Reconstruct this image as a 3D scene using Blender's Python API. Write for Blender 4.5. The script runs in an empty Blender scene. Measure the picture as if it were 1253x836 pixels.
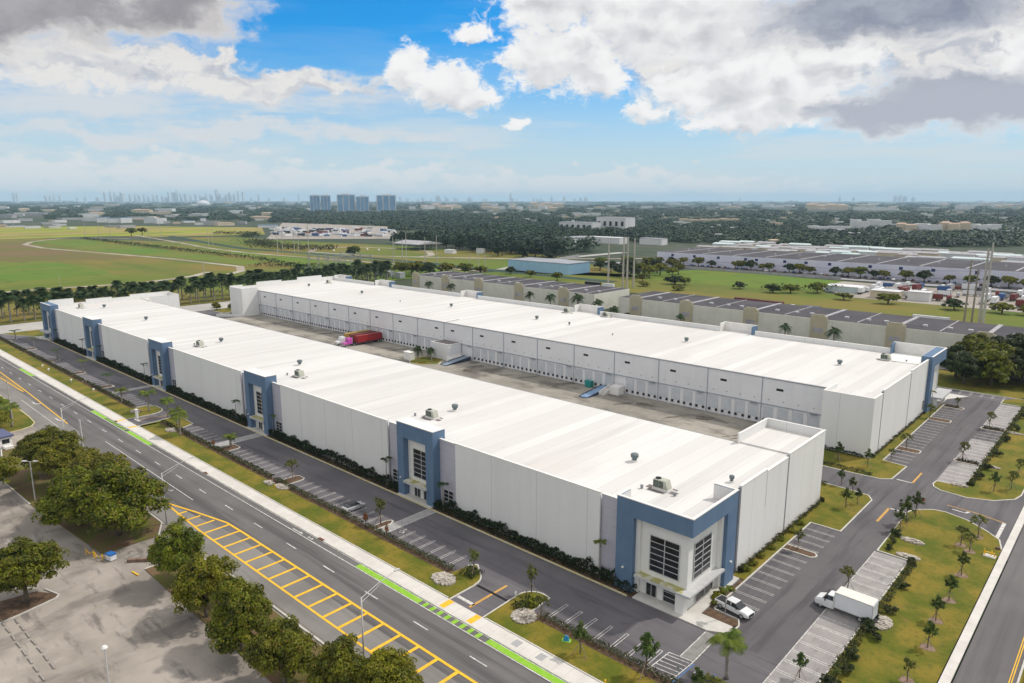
import bpy, math, random, time
T0 = time.time()
import numpy as np
from mathutils import Vector, Matrix
R = math.radians
sc = bpy.context.scene
col = sc.collection

# ------------------------------------------------------------------ camera
CAM_H = 60.0
YAW, PITCH = R(47.4), math.atan((418 - 245) / 862.0)
Fh = Vector((-math.cos(YAW), math.sin(YAW), 0)); Rr = Vector((math.sin(YAW), math.cos(YAW), 0)); Zu = Vector((0, 0, 1))
F = Fh * math.cos(PITCH) - Zu * math.sin(PITCH); U = Fh * math.sin(PITCH) + Zu * math.cos(PITCH)
cd = bpy.data.cameras.new('camera'); cam = bpy.data.objects.new('camera', cd); col.objects.link(cam)
cam.matrix_world = Matrix(((Rr.x, U.x, -F.x, 0), (Rr.y, U.y, -F.y, 0), (Rr.z, U.z, -F.z, CAM_H), (0, 0, 0, 1)))
cd.sensor_width = 36; cd.lens = 862 / 1253 * 36; cd.clip_start = 0.5; cd.clip_end = 200000
sc.camera = cam

# ------------------------------------------------------------------ render / light
SUN_EL, SUN_AZ = 50.0, 28.0       # azimuth clockwise from +Y
SUN_STRENGTH, SUN_ANGLE, SKY_STRENGTH, EXPOSURE = 3.3, 2.2, 0.12, -0.24
sc.render.engine = 'CYCLES'
sc.view_settings.view_transform = 'Standard'; sc.view_settings.look = 'None'; sc.view_settings.gamma = 1
sc.view_settings.exposure = EXPOSURE
sc.cycles.max_bounces = 5; sc.cycles.diffuse_bounces = 3; sc.cycles.glossy_bounces = 2; sc.cycles.transmission_bounces = 2
sc.cycles.transparent_max_bounces = 6; sc.cycles.volume_bounces = 2; sc.cycles.caustics_reflective = False; sc.cycles.caustics_refractive = False
sc.cycles.use_denoising = True
sd = bpy.data.lights.new('sun', 'SUN'); sun = bpy.data.objects.new('sun', sd); col.objects.link(sun)
sdir = Vector((math.sin(R(SUN_AZ)) * math.cos(R(SUN_EL)), math.cos(R(SUN_AZ)) * math.cos(R(SUN_EL)), math.sin(R(SUN_EL))))
sun.rotation_euler = sdir.to_track_quat('Z', 'Y').to_euler(); sun.location = (0, 0, 300)
sd.energy = SUN_STRENGTH; sd.angle = R(SUN_ANGLE); sd.color = (1.0, 0.94, 0.86)

class NT:
    "tiny node-graph writer"
    def __init__(s, tree): s.t = tree; s.n = tree.nodes; s.l = tree.links
    def new(s, typ, **kw):
        n = s.n.new(typ)
        for k, v in kw.items(): setattr(n, k, v)
        return n
    def put(s, sock, v):
        if isinstance(v, bpy.types.NodeSocket): s.l.new(v, sock)
        elif isinstance(v, (tuple, list)) and len(v) == 3 and sock.type == 'RGBA': sock.default_value = (*v, 1)
        else: sock.default_value = v
    def m(s, op, a, b=0.0, c=0.0, clamp=False):
        n = s.new('ShaderNodeMath', operation=op, use_clamp=clamp); s.put(n.inputs[0], a); s.put(n.inputs[1], b); s.put(n.inputs[2], c); return n.outputs[0]
    def v(s, op, a, b=(0, 0, 0), out=0):
        n = s.new('ShaderNodeVectorMath', operation=op); s.put(n.inputs[0], a); s.put(n.inputs[1], b); return n.outputs['Value' if out == 'v' else 0]
    def comb(s, x, y, z=0.0):
        n = s.new('ShaderNodeCombineXYZ'); s.put(n.inputs[0], x); s.put(n.inputs[1], y); s.put(n.inputs[2], z); return n.outputs[0]
    def sep(s, v):
        n = s.new('ShaderNodeSeparateXYZ'); s.put(n.inputs[0], v); return n.outputs
    def noise(s, vec, scale, detail=4.0, rough=0.55, lac=2.0, color=False):
        n = s.new('ShaderNodeTexNoise', noise_dimensions=getattr(s, 'dims', '3D')); s.put(n.inputs['Vector'], vec); s.put(n.inputs['Scale'], scale); s.put(n.inputs['Detail'], detail)
        s.put(n.inputs['Roughness'], rough); s.put(n.inputs['Lacunarity'], lac); return n.outputs['Color' if color else 'Fac']
    def noise3(s, *a): d = s.dims; s.dims = '3D'; r = s.noise(*a); s.dims = d; return r
    def ss(s, x, lo, hi, a=0.0, b=1.0):
        n = s.new('ShaderNodeMapRange', interpolation_type='SMOOTHSTEP')
        for i, q in enumerate((x, lo, hi, a, b)): s.put(n.inputs[i], q)
        return n.outputs[0]
    def mix(s, f, a, b, mode='MIX'):
        n = s.new('ShaderNodeMix', data_type='RGBA', blend_type=mode); s.put(n.inputs[0], f); s.put(n.inputs[6], a); s.put(n.inputs[7], b); return n.outputs[2]

# ------------------------------------------------------------------ sky: Nishita with procedural clouds laid out by compass direction
world = bpy.data.worlds.new('World'); sc.world = world; world.use_nodes = True
g = NT(world.node_tree); g.n.clear(); g.dims = '2D'
sky = g.new('ShaderNodeTexSky', sky_type='NISHITA', sun_disc=False, sun_elevation=R(SUN_EL), sun_rotation=R(SUN_AZ), altitude=60)
sky.air_density = 1.0; sky.dust_density = 0.6; sky.ozone_density = 1.6
D = g.new('ShaderNodeTexCoord').outputs['Generated']
right = g.v('DOT_PRODUCT', D, tuple(Rr), 'v'); ahead = g.v('DOT_PRODUCT', D, tuple(Fh), 'v'); upc = g.sep(D)[2]
DEG = 180 / math.pi
az = g.m('MULTIPLY', g.m('ARCTAN2', right, ahead), DEG)
el = g.m('MULTIPLY', g.m('ARCSINE', upc), DEG)
P = g.comb(az, el)
# gentle domain warp so no outline is an ellipse
wn = g.noise(g.v('MULTIPLY', P, (0.22, 0.34, 1)), 1.0, 5.0, 0.6, color=True)
W = g.v('ADD', P, g.v('MULTIPLY', g.v('SUBTRACT', wn, (0.5, 0.5, 0.5)), (5.5, 3.4, 0)))
wn2 = g.noise(g.v('MULTIPLY', P, (0.07, 0.16, 1)), 1.0, 3.0, 0.5, color=True)
WS = g.v('ADD', W, g.v('MULTIPLY', g.v('SUBTRACT', wn2, (0.5, 0.5, 0.5)), (7, 3, 0)))
bil = g.noise(g.v('MULTIPLY', W, (0.42, 0.62, 1)), 1.0, 7.0, 0.56)
bil_up = g.noise(g.v('MULTIPLY', g.v('ADD', W, (0.55, 0.75, 0)), (0.42, 0.62, 1)), 1.0, 4.0, 0.5)
bil_lo = g.noise(g.v('MULTIPLY', W, (0.42, 0.62, 1)), 1.0, 4.0, 0.5)
fine = g.noise(g.v('MULTIPLY', W, (1.3, 1.8, 1)), 1.0, 5.0, 0.6)
def field(ells, coord):
    acc = None
    for (cx, cy, rx, ry) in ells:
        dlt = g.v('MULTIPLY', g.v('SUBTRACT', coord, (cx, cy, 0)), (1 / rx, 1 / ry, 0))
        d = g.m('SUBTRACT', 1.0, g.v('LENGTH', dlt, out='v'))
        if acc is None: acc = d
        else: acc = g.m('SMOOTH_MAX', acc, d, 0.25)
    return acc
CUM = [(-7.7, 9.5, 2.0, 2.0), (-4.8, 8.2, 3.6, 2.0), (-1.7, 7.7, 3.0, 1.5), (-3.2, 12.3, 2.2, 0.9), (1.8, 10.3, 3.9, 2.8), (5.5, 11.0, 3.8, 3.3), (4.5, 14.2, 4.9, 2.2), (7.1, 9.1, 2.5, 1.6), (10.1, 12.7, 5.4, 3.3), (14.2, 13.0, 4.7, 3.2), (16.8, 8.0, 6.9, 3.1), (20.8, 7.8, 4.4, 2.7), (10.3, 6.4, 2.1, 1.1), (20.4, 5.6, 3.9, 1.0), (22.2, 10.4, 6.4, 3.2), (30.1, 6.7, 9.0, 3.2), (26.2, 12.1, 9.5, 3.5), (33.4, 9.4, 3.1, 3.9), (34.2, 5.9, 2.6, 2.0), (30.6, 14.4, 13.6, 2.8)]
LEFT = [(-32.0, 12.4, 11.5, 3.3), (-24.8, 13.2, 6.5, 2.4), (-36.7, 11.0, 9.0, 3.0)]
BACKL = [(-30.0, 9.0, 9.5, 1.9), (-22.5, 9.2, 4.6, 1.5), (-19.0, 8.0, 7.5, 1.2)]
BACKR = [(24, 10.4, 10, 4.6), (33, 9.8, 9, 4.8), (14, 10.5, 7, 4.0), (12, 14, 9, 3.5)]
DARK = [(-31.5, 11.5, 9.9, 2.3), (-24.2, 12.8, 4.6, 1.6), (25.2, 11.8, 8.6, 2.2), (28.2, 6.0, 9.4, 2.5), (15.7, 7.0, 4.1, 1.6), (32.6, 5.0, 5.0, 1.5), (30.8, 13.0, 9.1, 2.4), (19.9, 12.7, 3.3, 2.1), (-32.5, 14.1, 13.1, 2.7)]
STRAT = [(-19.8, 7.5, 10.6, 1.5), (-29.3, 6.5, 10.6, 1.5), (-12.2, 8.2, 3.6, 0.8), (-32.0, 7.6, 5.5, 1.0), (-18.3, 4.8, 14.8, 0.8), (-31.4, 4.3, 7.5, 0.7)]
LOW = [(-32.6, 1.6, 8.3, 1.5), (-23.0, 1.8, 9.8, 1.5), (-12.5, 1.6, 9.8, 1.2), (4.8, 1.3, 12.7, 1.0), (17.2, 1.0, 8.8, 0.7)]
SOFTR = [(27.5, 12.7, 11.5, 3.4), (31.5, 6.2, 9.5, 2.4), (26.0, 5.6, 6.0, 1.6), (36.5, 6.0, 6.0, 2.3), (31, 16, 14, 3.2)]
BRIGHT = [(-7.9, 9.8, 1.9, 2.0), (-5.0, 8.4, 3.2, 2.0), (-2.9, 7.6, 2.4, 1.5), (-3.2, 12.2, 2.1, 0.8), (2.3, 10.5, 3.5, 2.7), (5.6, 10.8, 3.9, 3.3), (3.5, 14.9, 6.0, 3.0), (7.4, 9.1, 2.4, 1.6), (10.1, 13.0, 6.0, 3.8), (14.8, 12.6, 5.4, 3.6), (16.6, 8.3, 6.6, 3.2), (20.6, 7.9, 4.4, 2.6), (10.4, 6.5, 1.9, 1.0), (17.6, 5.8, 5.0, 1.0), (23.4, 9.7, 4.0, 1.2), (35.2, 9.0, 3.2, 2.0), (36.0, 6.0, 1.8, 1.4), (0.4, 6.0, 0.9, 0.5)]
def vor(vec, detail=3.0, rough=0.5):
    n = g.new('ShaderNodeTexVoronoi', feature='SMOOTH_F1', voronoi_dimensions='2D'); g.put(n.inputs['Vector'], vec); n.inputs['Scale'].default_value = 1.0
    n.inputs['Detail'].default_value = detail; n.inputs['Roughness'].default_value = rough; n.inputs['Smoothness'].default_value = 0.55; n.normalize = True; return g.m('SUBTRACT', 1.0, g.m('MULTIPLY', n.outputs['Distance'], 1.5))
wb = g.noise(g.v('MULTIPLY', P, (0.35, 0.5, 1)), 1.0, 4.0, 0.6, color=True)
WB = g.v('ADD', P, g.v('MULTIPLY', g.v('SUBTRACT', wb, (0.5, 0.5, 0.5)), (2.6, 1.7, 0)))
f0 = field(BRIGHT, WB); f1 = field(BRIGHT, g.v('ADD', WB, (0.3, 0.9, 0)))
v0 = vor(g.v('MULTIPLY', WB, (0.42, 0.62, 1)), 2.5); v1 = vor(g.v('MULTIPLY', g.v('ADD', WB, (0.35, 0.8, 0)), (0.42, 0.62, 1)), 1.0)
bright = g.m('ADD', g.m('MULTIPLY', f0, 1.2), g.m('ADD', g.m('MULTIPLY', g.m('SUBTRACT', v0, 0.50), 0.75), g.m('MULTIPLY', g.m('SUBTRACT', fine, 0.5), 0.85)))
deep = g.m('ADD', f1, g.m('MULTIPLY', g.m('SUBTRACT', v1, 0.5), 0.55))
softn = g.noise(g.v('MULTIPLY', W, (0.13, 0.26, 1)), 1.0, 5.0, 0.55)
def puffy(ells, k=0.5, j=0.75): return g.m('ADD', field(ells, WS), g.m('ADD', g.m('MULTIPLY', g.m('SUBTRACT', softn, 0.5), j), g.m('MULTIPLY', g.m('SUBTRACT', bil, 0.5), k)))
softl, softr = puffy(LEFT), puffy(SOFTR)
rest = g.m('ADD', g.m('MULTIPLY', g.m('SUBTRACT', g.noise3(g.v('MULTIPLY', D, (3, 3, 6)), 1.0, 5.0, 0.6), 0.5), 3.2), g.m('MAXIMUM', g.ss(el, 16.5, 23, -2.5, 0.75), g.m('SUBTRACT', g.ss(g.m('ABSOLUTE', az), 39, 52, -2.5, 0.55), g.ss(el, 6, 1, 0, 2.0))))  # unseen cloud cover outside the view, thickened to lift and neutralise ambient light
a_soft = g.ss(softl, -0.08, 0.40); a_softr = g.ss(softr, -0.12, 0.50)
a_back = g.m('MAXIMUM', g.ss(puffy(BACKL, 1.2), -0.1, 0.35), g.ss(puffy(BACKR, 1.0), -0.10, 0.50))
c_back = g.mix(g.m('ADD', g.m('MULTIPLY', g.m('SUBTRACT', bil_lo, bil_up), 3.0), 0.72, clamp=True), (0.58, 0.60, 0.66), (0.88, 0.86, 0.84))
a_br = g.ss(g.m('MAXIMUM', bright, rest), -0.04, 0.50)
lit = g.m('ADD', g.m('MULTIPLY', g.m('SUBTRACT', v0, v1), 0.42), g.m('ADD', g.ss(deep, 0.1, 1.2, 1.0, 0.45), g.m('MULTIPLY', g.m('SUBTRACT', fine, 0.5), 0.08)), clamp=True)
c_br = g.mix(lit, (0.50, 0.515, 0.56), (1.02, 1.01, 1.0))
c_dl = g.mix(g.ss(softn, 0.35, 0.70), (0.33, 0.315, 0.34), (0.45, 0.43, 0.45)); c_dr = g.mix(g.ss(softn, 0.35, 0.70), (0.27, 0.30, 0.39), (0.46, 0.49, 0.57))
c_dr = g.mix(g.ss(el, 10.5, 6.5), c_dr, (0.50, 0.525, 0.60))
c_l = g.mix(g.ss(softl, 0.10, 0.75), (0.84, 0.81, 0.79), c_dl); c_r = g.mix(g.ss(softr, 0.12, 0.66), (0.86, 0.85, 0.85), c_dr)
c_soft = c_l
strn = g.noise(g.v('MULTIPLY', P, (0.10, 0.75, 1)), 1.0, 6.0, 0.62)
a_str = g.m('MULTIPLY', g.ss(g.m('ADD', field(STRAT, WS), g.m('MULTIPLY', g.m('SUBTRACT', strn, 0.5), 2.2)), -0.35, 0.75), 0.85)
veil = g.m('MULTIPLY', g.ss(g.noise(g.v('MULTIPLY', P, (0.06, 0.5, 1)), 1.0, 5.0, 0.6), 0.42, 0.68), g.ss(el, 8.5, 4, 0.08, 0.60))
lown = g.noise(g.v('MULTIPLY', P, (0.45, 1.1, 1)), 1.0, 6.0, 0.55)
a_low = g.m('MULTIPLY', g.ss(g.m('ADD', field(LOW, W), g.m('MULTIPLY', g.m('SUBTRACT', lown, 0.5), 2.4)), -0.1, 0.5), 0.8)
skyc = g.mix(1.0, sky.outputs[0], (0.06, 0.90, 1.52), 'MULTIPLY')
K = 9.1    # cloud radiance in the sky texture's own units
def cl(c, k): return g.mix(1.0, c, (k, k, k), 'MULTIPLY')
pale = g.mix(g.ss(el, 0.0, 13.0, 0.97, 0.0), skyc, (0.70 * K, 0.80 * K, 0.84 * K))
c = g.mix(veil, pale, (0.76 * K, 0.80 * K, 0.82 * K))
c = g.mix(a_low, c, (0.84 * K, 0.85 * K, 0.85 * K))
c = g.mix(a_str, c, (0.78 * K, 0.79 * K, 0.81 * K))
c = g.mix(a_back, c, cl(c_back, K))
c = g.mix(a_soft, c, cl(c_soft, K))
c = g.mix(a_br, c, cl(c_br, K))
c = g.mix(a_softr, c, cl(c_r, K))
bg = g.new('ShaderNodeBackground'); g.put(bg.inputs[0], c); bg.inputs[1].default_value = SKY_STRENGTH
g.l.new(bg.outputs[0], g.new('ShaderNodeOutputWorld').inputs[0])
world.cycles.sampling_method = 'MANUAL'; world.cycles.sample_map_resolution = 512

# ------------------------------------------------------------------ materials
MATS = {}
def mat(name, c1, c2=None, scale=1.0, rough=0.8, detail=5.0, stretch=(1, 1, 1), bump=0.0, bscale=None, spec=0.3, metal=0.0, lo=0.35, hi=0.65, extra=None, obj=False, emit=None):
    if name in MATS: return MATS[name]
    m = bpy.data.materials.new(name); m.use_nodes = True; MATS[name] = m
    t = NT(m.node_tree); b = t.n['Principled BSDF']
    b.inputs['Roughness'].default_value = rough; b.inputs['Metallic'].default_value = metal; b.inputs['Specular IOR Level'].default_value = spec
    pos = t.new('ShaderNodeTexCoord').outputs['Object'] if obj else t.new('ShaderNodeNewGeometry').outputs['Position']
    c = None
    if c2 is not None:
        vec = t.v('MULTIPLY', pos, stretch)
        c = t.mix(t.ss(t.noise(vec, scale, detail, 0.6), lo, hi), c1, c2)
    else: c = t.mix(0.0, c1, c1)
    if extra: c = extra(t, pos, c)
    t.put(b.inputs['Base Color'], c)
    if bump:
        bn = t.new('ShaderNodeBump'); bn.inputs['Strength'].default_value = bump; bn.inputs['Distance'].default_value = 0.05
        t.put(bn.inputs['Height'], t.noise(pos, bscale or scale * 4, 4.0)); t.l.new(bn.outputs[0], b.inputs['Normal'])
    if emit: b.inputs['Emission Color'].default_value = (*emit[0], 1); b.inputs['Emission Strength'].default_value = emit[1]
    return m
def lines(axis, period, width, color, amount=1.0, offset=0.0):
    "thin joint lines across a surface"
    def f(t, pos, c):
        p = t.sep(pos)[axis]
        fr = t.m('FRACT', t.m('DIVIDE', t.m('ADD', p, 5000.0 * period - offset), period))
        return t.mix(t.m('MULTIPLY', t.m('LESS_THAN', fr, width / period), amount), c, color)
    return f
def chain(*fs):
    def f(t, pos, c):
        for q in fs: c = q(t, pos, c)
        return c
    return f
def streak(scale, stretch, color, lo, hi, amount=1.0, detail=5.0):
    def f(t, pos, c):
        n = t.noise(t.v('MULTIPLY', pos, stretch), scale, detail, 0.62)
        return t.mix(t.m('MULTIPLY', t.ss(n, lo, hi), amount), c, color)
    return f
def bands(axis, period, c2, amount):
    "sheets laid side by side, each a slightly different tone"
    def f(t, pos, c):
        p = t.sep(pos)[axis]
        cell = t.m('FLOOR', t.m('DIVIDE', p, period))
        w = t.new('ShaderNodeTexWhiteNoise', noise_dimensions='1D'); t.put(w.inputs['W'], cell)
        return t.mix(t.m('MULTIPLY', w.outputs[0], amount), c, c2)
    return f
def leafmat(name, dark, light, trans=0.25, scale=0.5, third=None):
    if name in MATS: return MATS[name]
    m = bpy.data.materials.new(name); m.use_nodes = True; MATS[name] = m
    t = NT(m.node_tree); b = t.n['Principled BSDF']; out = t.n['Material Output']
    geo = t.new('ShaderNodeNewGeometry'); oi = t.new('ShaderNodeObjectInfo')
    n = t.ss(t.noise(geo.outputs['Position'], scale, 3.0), 0.32, 0.68)
    f = t.m('ADD', t.m('MULTIPLY', n, 0.6), t.m('MULTIPLY', geo.outputs['Random Per Island'], 0.4))
    c = t.mix(f, dark, light)
    if third: c = t.mix(t.ss(t.m('FRACT', t.m('MULTIPLY', geo.outputs['Random Per Island'], 7.3)), 0.82, 0.95, 0, 0.8), c, third)
    hs = t.new('ShaderNodeHueSaturation'); t.put(hs.inputs['Color'], c)
    t.put(hs.inputs['Value'], t.m('ADD', 0.85, t.m('MULTIPLY', oi.outputs['Random'], 0.36)))
    t.put(hs.inputs['Hue'], t.m('ADD', 0.488, t.m('MULTIPLY', oi.outputs['Random'], 0.024)))
    c = hs.outputs[0]
    t.put(b.inputs['Base Color'], c); b.inputs['Roughness'].default_value = 0.6; b.inputs['Specular IOR Level'].default_value = 0.25
    tr = t.new('ShaderNodeBsdfTranslucent'); t.put(tr.inputs[0], c)
    mx = t.new('ShaderNodeMixShader'); mx.inputs[0].default_value = trans
    t.l.new(b.outputs[0], mx.inputs[1]); t.l.new(tr.outputs[0], mx.inputs[2]); t.l.new(mx.outputs[0], out.inputs[0])
    return m

# ------------------------------------------------------------------ mesh builder
class MB:
    def __init__(s): s.v = []; s.f = []; s.mi = []; s.cur = 0
    def add(s, vs, fs):
        k = len(s.v); s.v += [tuple(p) for p in vs]; s.f += [tuple(i + k for i in f) for f in fs]; s.mi += [s.cur] * len(fs); return s
    def box(s, x0, x1, y0, y1, z0, z1, top=True):
        return s.add([(x0, y0, z0), (x1, y0, z0), (x1, y1, z0), (x0, y1, z0), (x0, y0, z1), (x1, y0, z1), (x1, y1, z1), (x0, y1, z1)],
                     [(0, 3, 2, 1), (4, 5, 6, 7), (0, 1, 5, 4), (1, 2, 6, 5), (2, 3, 7, 6), (3, 0, 4, 7)])
    def quad(s, a, b, c, d): return s.add([a, b, c, d], [(0, 1, 2, 3)])
    def rect(s, x0, x1, y0, y1, z): return s.quad((x0, y0, z), (x1, y0, z), (x1, y1, z), (x0, y1, z))
    def poly(s, pts, z): return s.add([(x, y, z) for x, y in pts], [tuple(range(len(pts)))])
    def prism(s, pts, z0, z1):
        n = len(pts); s.add([(x, y, z0) for x, y in pts] + [(x, y, z1) for x, y in pts],
            [tuple(range(n - 1, -1, -1)), tuple(range(n, 2 * n))] + [(i, (i + 1) % n, n + (i + 1) % n, n + i) for i in range(n)]); return s
    def tube(s, pts, rad, n=8, caps=True):
        pts = [Vector(p) for p in pts]; rad = rad if isinstance(rad, (list, tuple)) else [rad] * len(pts)
        vs = []; 
        for i, p in enumerate(pts):
            d = (pts[min(i + 1, len(pts) - 1)] - pts[max(i - 1, 0)]).normalized()
            a = d.orthogonal().normalized() if abs(d.z) < 0.98 else Vector((1, 0, 0)); a = (a - d * a.dot(d)).normalized()
            if abs(d.z) < 0.98 and abs(d.z) > 0: a = Vector((0, 0, 1)).cross(d).normalized()
            b = d.cross(a)
            vs += [p + (a * math.cos(2 * math.pi * k / n) + b * math.sin(2 * math.pi * k / n)) * rad[i] for k in range(n)]
        fs = [(i * n + k, i * n + (k + 1) % n, (i + 1) * n + (k + 1) % n, (i + 1) * n + k) for i in range(len(pts) - 1) for k in range(n)]
        if caps: fs += [tuple(range(n - 1, -1, -1)), tuple(range((len(pts) - 1) * n, len(pts) * n))]
        return s.add(vs, fs)
    def lathe(s, cx, cy, prof, n=16):
        vs = [(cx + r * math.cos(2 * math.pi * k / n), cy + r * math.sin(2 * math.pi * k / n), z) for r, z in prof for k in range(n)]
        fs = [(i * n + k, i * n + (k + 1) % n, (i + 1) * n + (k + 1) % n, (i + 1) * n + k) for i in range(len(prof) - 1) for k in range(n)]
        fs += [tuple(range(n - 1, -1, -1)), tuple(range((len(prof) - 1) * n, len(prof) * n))]
        return s.add(vs, fs)
    def mesh(s, name, mats, off=(0, 0, 0), smooth=False):
        me = bpy.data.meshes.new(name)
        me.from_pydata([(x - off[0], y - off[1], z - off[2]) for x, y, z in s.v], [], s.f)
        for m in (mats if isinstance(mats, (list, tuple)) else [mats]): me.materials.append(m)
        if any(s.mi): me.polygons.foreach_set('material_index', s.mi)
        if smooth: me.polygons.foreach_set('use_smooth', [True] * len(me.polygons))
        me.update(); return me
    def build(s, name, mats, parent=None, off=None, smooth=False, loc=None):
        "world coordinates unless the parent was made with local=True"
        if off is None: off = tuple(parent['_o']) if (parent is not None and '_o' in parent) else (0, 0, 0)
        o = bpy.data.objects.new(name, s.mesh(name, mats, off, smooth)); col.objects.link(o)
        if parent is not None: o.parent = parent; o['_o'] = off
        elif off != (0, 0, 0): o.location = off
        if loc: o.location = loc
        return o
TMP = []
def tag(o, label=None, cat=None, group=None, kind=None):
    if label is not None: o['label'] = label
    if cat: o['category'] = cat
    if group: o['group'] = group
    if kind: o['kind'] = kind
    return o
def thing(name, label, cat, loc=(0, 0, 0), rz=0, group=None, local=False):
    o = bpy.data.objects.new(name, None); col.objects.link(o); o.location = loc; o.rotation_euler = (0, 0, rz); o.empty_display_size = 0.5
    o['_o'] = (0, 0, 0) if local else tuple(loc)
    return tag(o, label, cat, group)
def kids(o): return [c for c in KID.get(o.name, [])]
KID = {}
def index_children():
    KID.clear()
    for o in sc.objects:
        if o.parent: KID.setdefault(o.parent.name, []).append(o)
def copy_tree(o, loc=None, rz=None, scale=None, label=None, parent=None):
    c = o.copy(); col.objects.link(c)
    if parent is not None: c.parent = parent
    if loc is not None: c.location = loc
    if rz is not None: c.rotation_euler = (0, 0, rz)
    if scale is not None: c.scale = (scale,) * 3 if not isinstance(scale, (tuple, list)) else scale
    if label: c['label'] = label
    for ch in o.children: copy_tree(ch, parent=c)
    return c
ORD = ['first', 'second', 'third', 'fourth', 'fifth', 'sixth', 'seventh', 'eighth', 'ninth', 'tenth', 'eleventh', 'twelfth', 'thirteenth', 'fourteenth', 'fifteenth',
       'sixteenth', 'seventeenth', 'eighteenth', 'nineteenth', 'twentieth'] + ['twenty-' + q for q in ('first', 'second', 'third', 'fourth', 'fifth', 'sixth', 'seventh', 'eighth', 'ninth')] + ['thirtieth'] + \
       ['thirty-' + q for q in ('first', 'second', 'third', 'fourth', 'fifth', 'sixth', 'seventh', 'eighth', 'ninth')] + ['fortieth'] + ['forty-' + q for q in ('first', 'second', 'third', 'fourth', 'fifth', 'sixth', 'seventh', 'eighth', 'ninth')]
def arc(cx, cy, r, a0, a1, n=7):
    return [(cx + r * math.cos(R(a0 + (a1 - a0) * i / n)), cy + r * math.sin(R(a0 + (a1 - a0) * i / n))) for i in range(n + 1)]
# ================================================================== SETTING
grass_a, grass_b = (0.060, 0.085, 0.016), (0.130, 0.120, 0.030)
M_lawn = mat('lawn', (0.088, 0.108, 0.005), (0.215, 0.160, 0.020), 0.16, 0.95, 9, bump=0.5, bscale=3, lo=0.36, hi=0.66,
             extra=chain(streak(1.6, (1, 1, 1), (0.050, 0.070, 0.008), 0.48, 0.72, 0.55), streak(.35, (1, 1, 1), (.17, .10, .05), .60, .75, .6)))
M_ground = mat('ground', (0.028, 0.048, 0.026), (0.070, 0.078, 0.048), 0.004, 0.95, 10, extra=streak(0.02, (1, 1, 1), (0.035, 0.050, 0.02), 0.5, 0.6, 0.8))
M_field = mat('field', (0.100, 0.145, 0.006), (0.195, 0.140, 0.026), 0.004, 0.95, 9, stretch=(1.4, 0.55, 1), lo=0.40, hi=0.60,
              extra=chain(streak(0.012, (0.5, 2.2, 1), (0.080, 0.120, 0.008), 0.42, 0.62, 0.75), streak(0.09, (1, 1, 1), (0.170, 0.140, 0.030), 0.52, 0.75, 0.5)))
M_green = mat('field_green', (0.085, 0.165, 0.006), (0.135, 0.155, 0.014), 0.010, 0.95, 9, stretch=(1, 0.5, 1), extra=streak(0.05, (1, 1, 1), (0.045, 0.075, 0.012), 0.5, 0.75, 0.6))
M_suntint = mat('field_sun_tint', (0.240, 0.270, 0.012), (0.300, 0.220, 0.075), 0.006, 0.95, 7, stretch=(1.6, 0.5, 1), lo=.42, hi=.58, extra=streak(.012, (1.5, .4, 1), (.10, .12, .02), .50, .62, .7))  # distant sunlit patch, its sunshine painted into the field's yellow base colour
M_brownf = mat('field_brown', (0.165, 0.105, 0.045), (0.120, 0.115, 0.020), 0.008, 0.95, 9, stretch=(1.5, 0.5, 1))
M_asph = mat('asphalt', (0.108, 0.101, 0.110), (0.150, 0.140, 0.150), 0.06, 0.9, 8, bump=0.3, bscale=12,
             extra=chain(streak(0.5, (0.06, 1, 1), (0.064, 0.060, 0.068), 0.48, 0.68, 0.7), streak(1.4, (0.03, 1, 1), (0.19, 0.18, 0.185), 0.58, 0.72, 0.35), streak(0.25, (1, 1, 1), (0.060, 0.056, 0.060), 0.66, 0.80, 0.55)))
M_asph2 = mat('lot_asphalt_east', (0.105, 0.098, 0.104), (0.135, 0.125, 0.130), 0.06, 0.9, 8, bump=0.3, bscale=12,
             extra=chain(streak(0.5, (1, 0.06, 1), (0.068, 0.063, 0.070), 0.47, 0.66, 0.7), streak(1.4, (1, 0.03, 1), (0.19, 0.18, 0.185), 0.58, 0.72, 0.35), streak(0.25, (1, 1, 1), (0.066, 0.060, 0.064), 0.66, 0.80, 0.5)))
M_road = mat('road_asphalt', (0.125, 0.117, 0.114), (0.160, 0.150, 0.146), 0.05, 0.9, 8, bump=0.25, bscale=12,
             extra=chain(streak(0.55, (0.03, 1, 1), (0.080, 0.074, 0.074), 0.44, 0.64, 0.8), streak(1.6, (0.02, 1, 1), (.21, .20, .195), .58, .74, .4), streak(0.3, (1, 1, 1), (0.165, 0.155, 0.15), 0.6, 0.8, 0.35)))
M_road2 = mat('cross_road_asphalt', (0.125, 0.116, 0.116), (0.150, 0.140, 0.138), 0.05, 0.9, 8, bump=0.25, bscale=12, extra=streak(0.55, (1, 0.03, 1), (0.09, 0.085, 0.086), 0.45, 0.68, 0.65))
M_oldroad = mat('worn_asphalt', (0.185, 0.172, 0.160), (0.235, 0.220, 0.205), 0.08, 0.92, 9, bump=0.25, bscale=10, extra=streak(0.5, (0.05, 1, 1), (0.150, 0.138, 0.130), 0.5, 0.72, 0.6))
M_oldlot = mat('old_lot_asphalt', (0.240, 0.210, 0.180), (0.365, 0.322, 0.280), 0.06, 0.92, 9, bump=0.3, bscale=8, lo=0.38, hi=0.62,
             extra=chain(streak(0.13, (1, 0.45, 1), (0.150, 0.130, 0.118), 0.52, 0.68, 0.7), streak(0.5, (0.25, 1, 1), (0.110, 0.098, 0.095), 0.52, 0.70, 0.75), streak(0.25, (1, 1, 1), (.45, .41, .37), .58, .72, .5), lines(0, 2.74, 0.14, (0.30, 0.28, 0.26), 0.22)))
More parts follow.
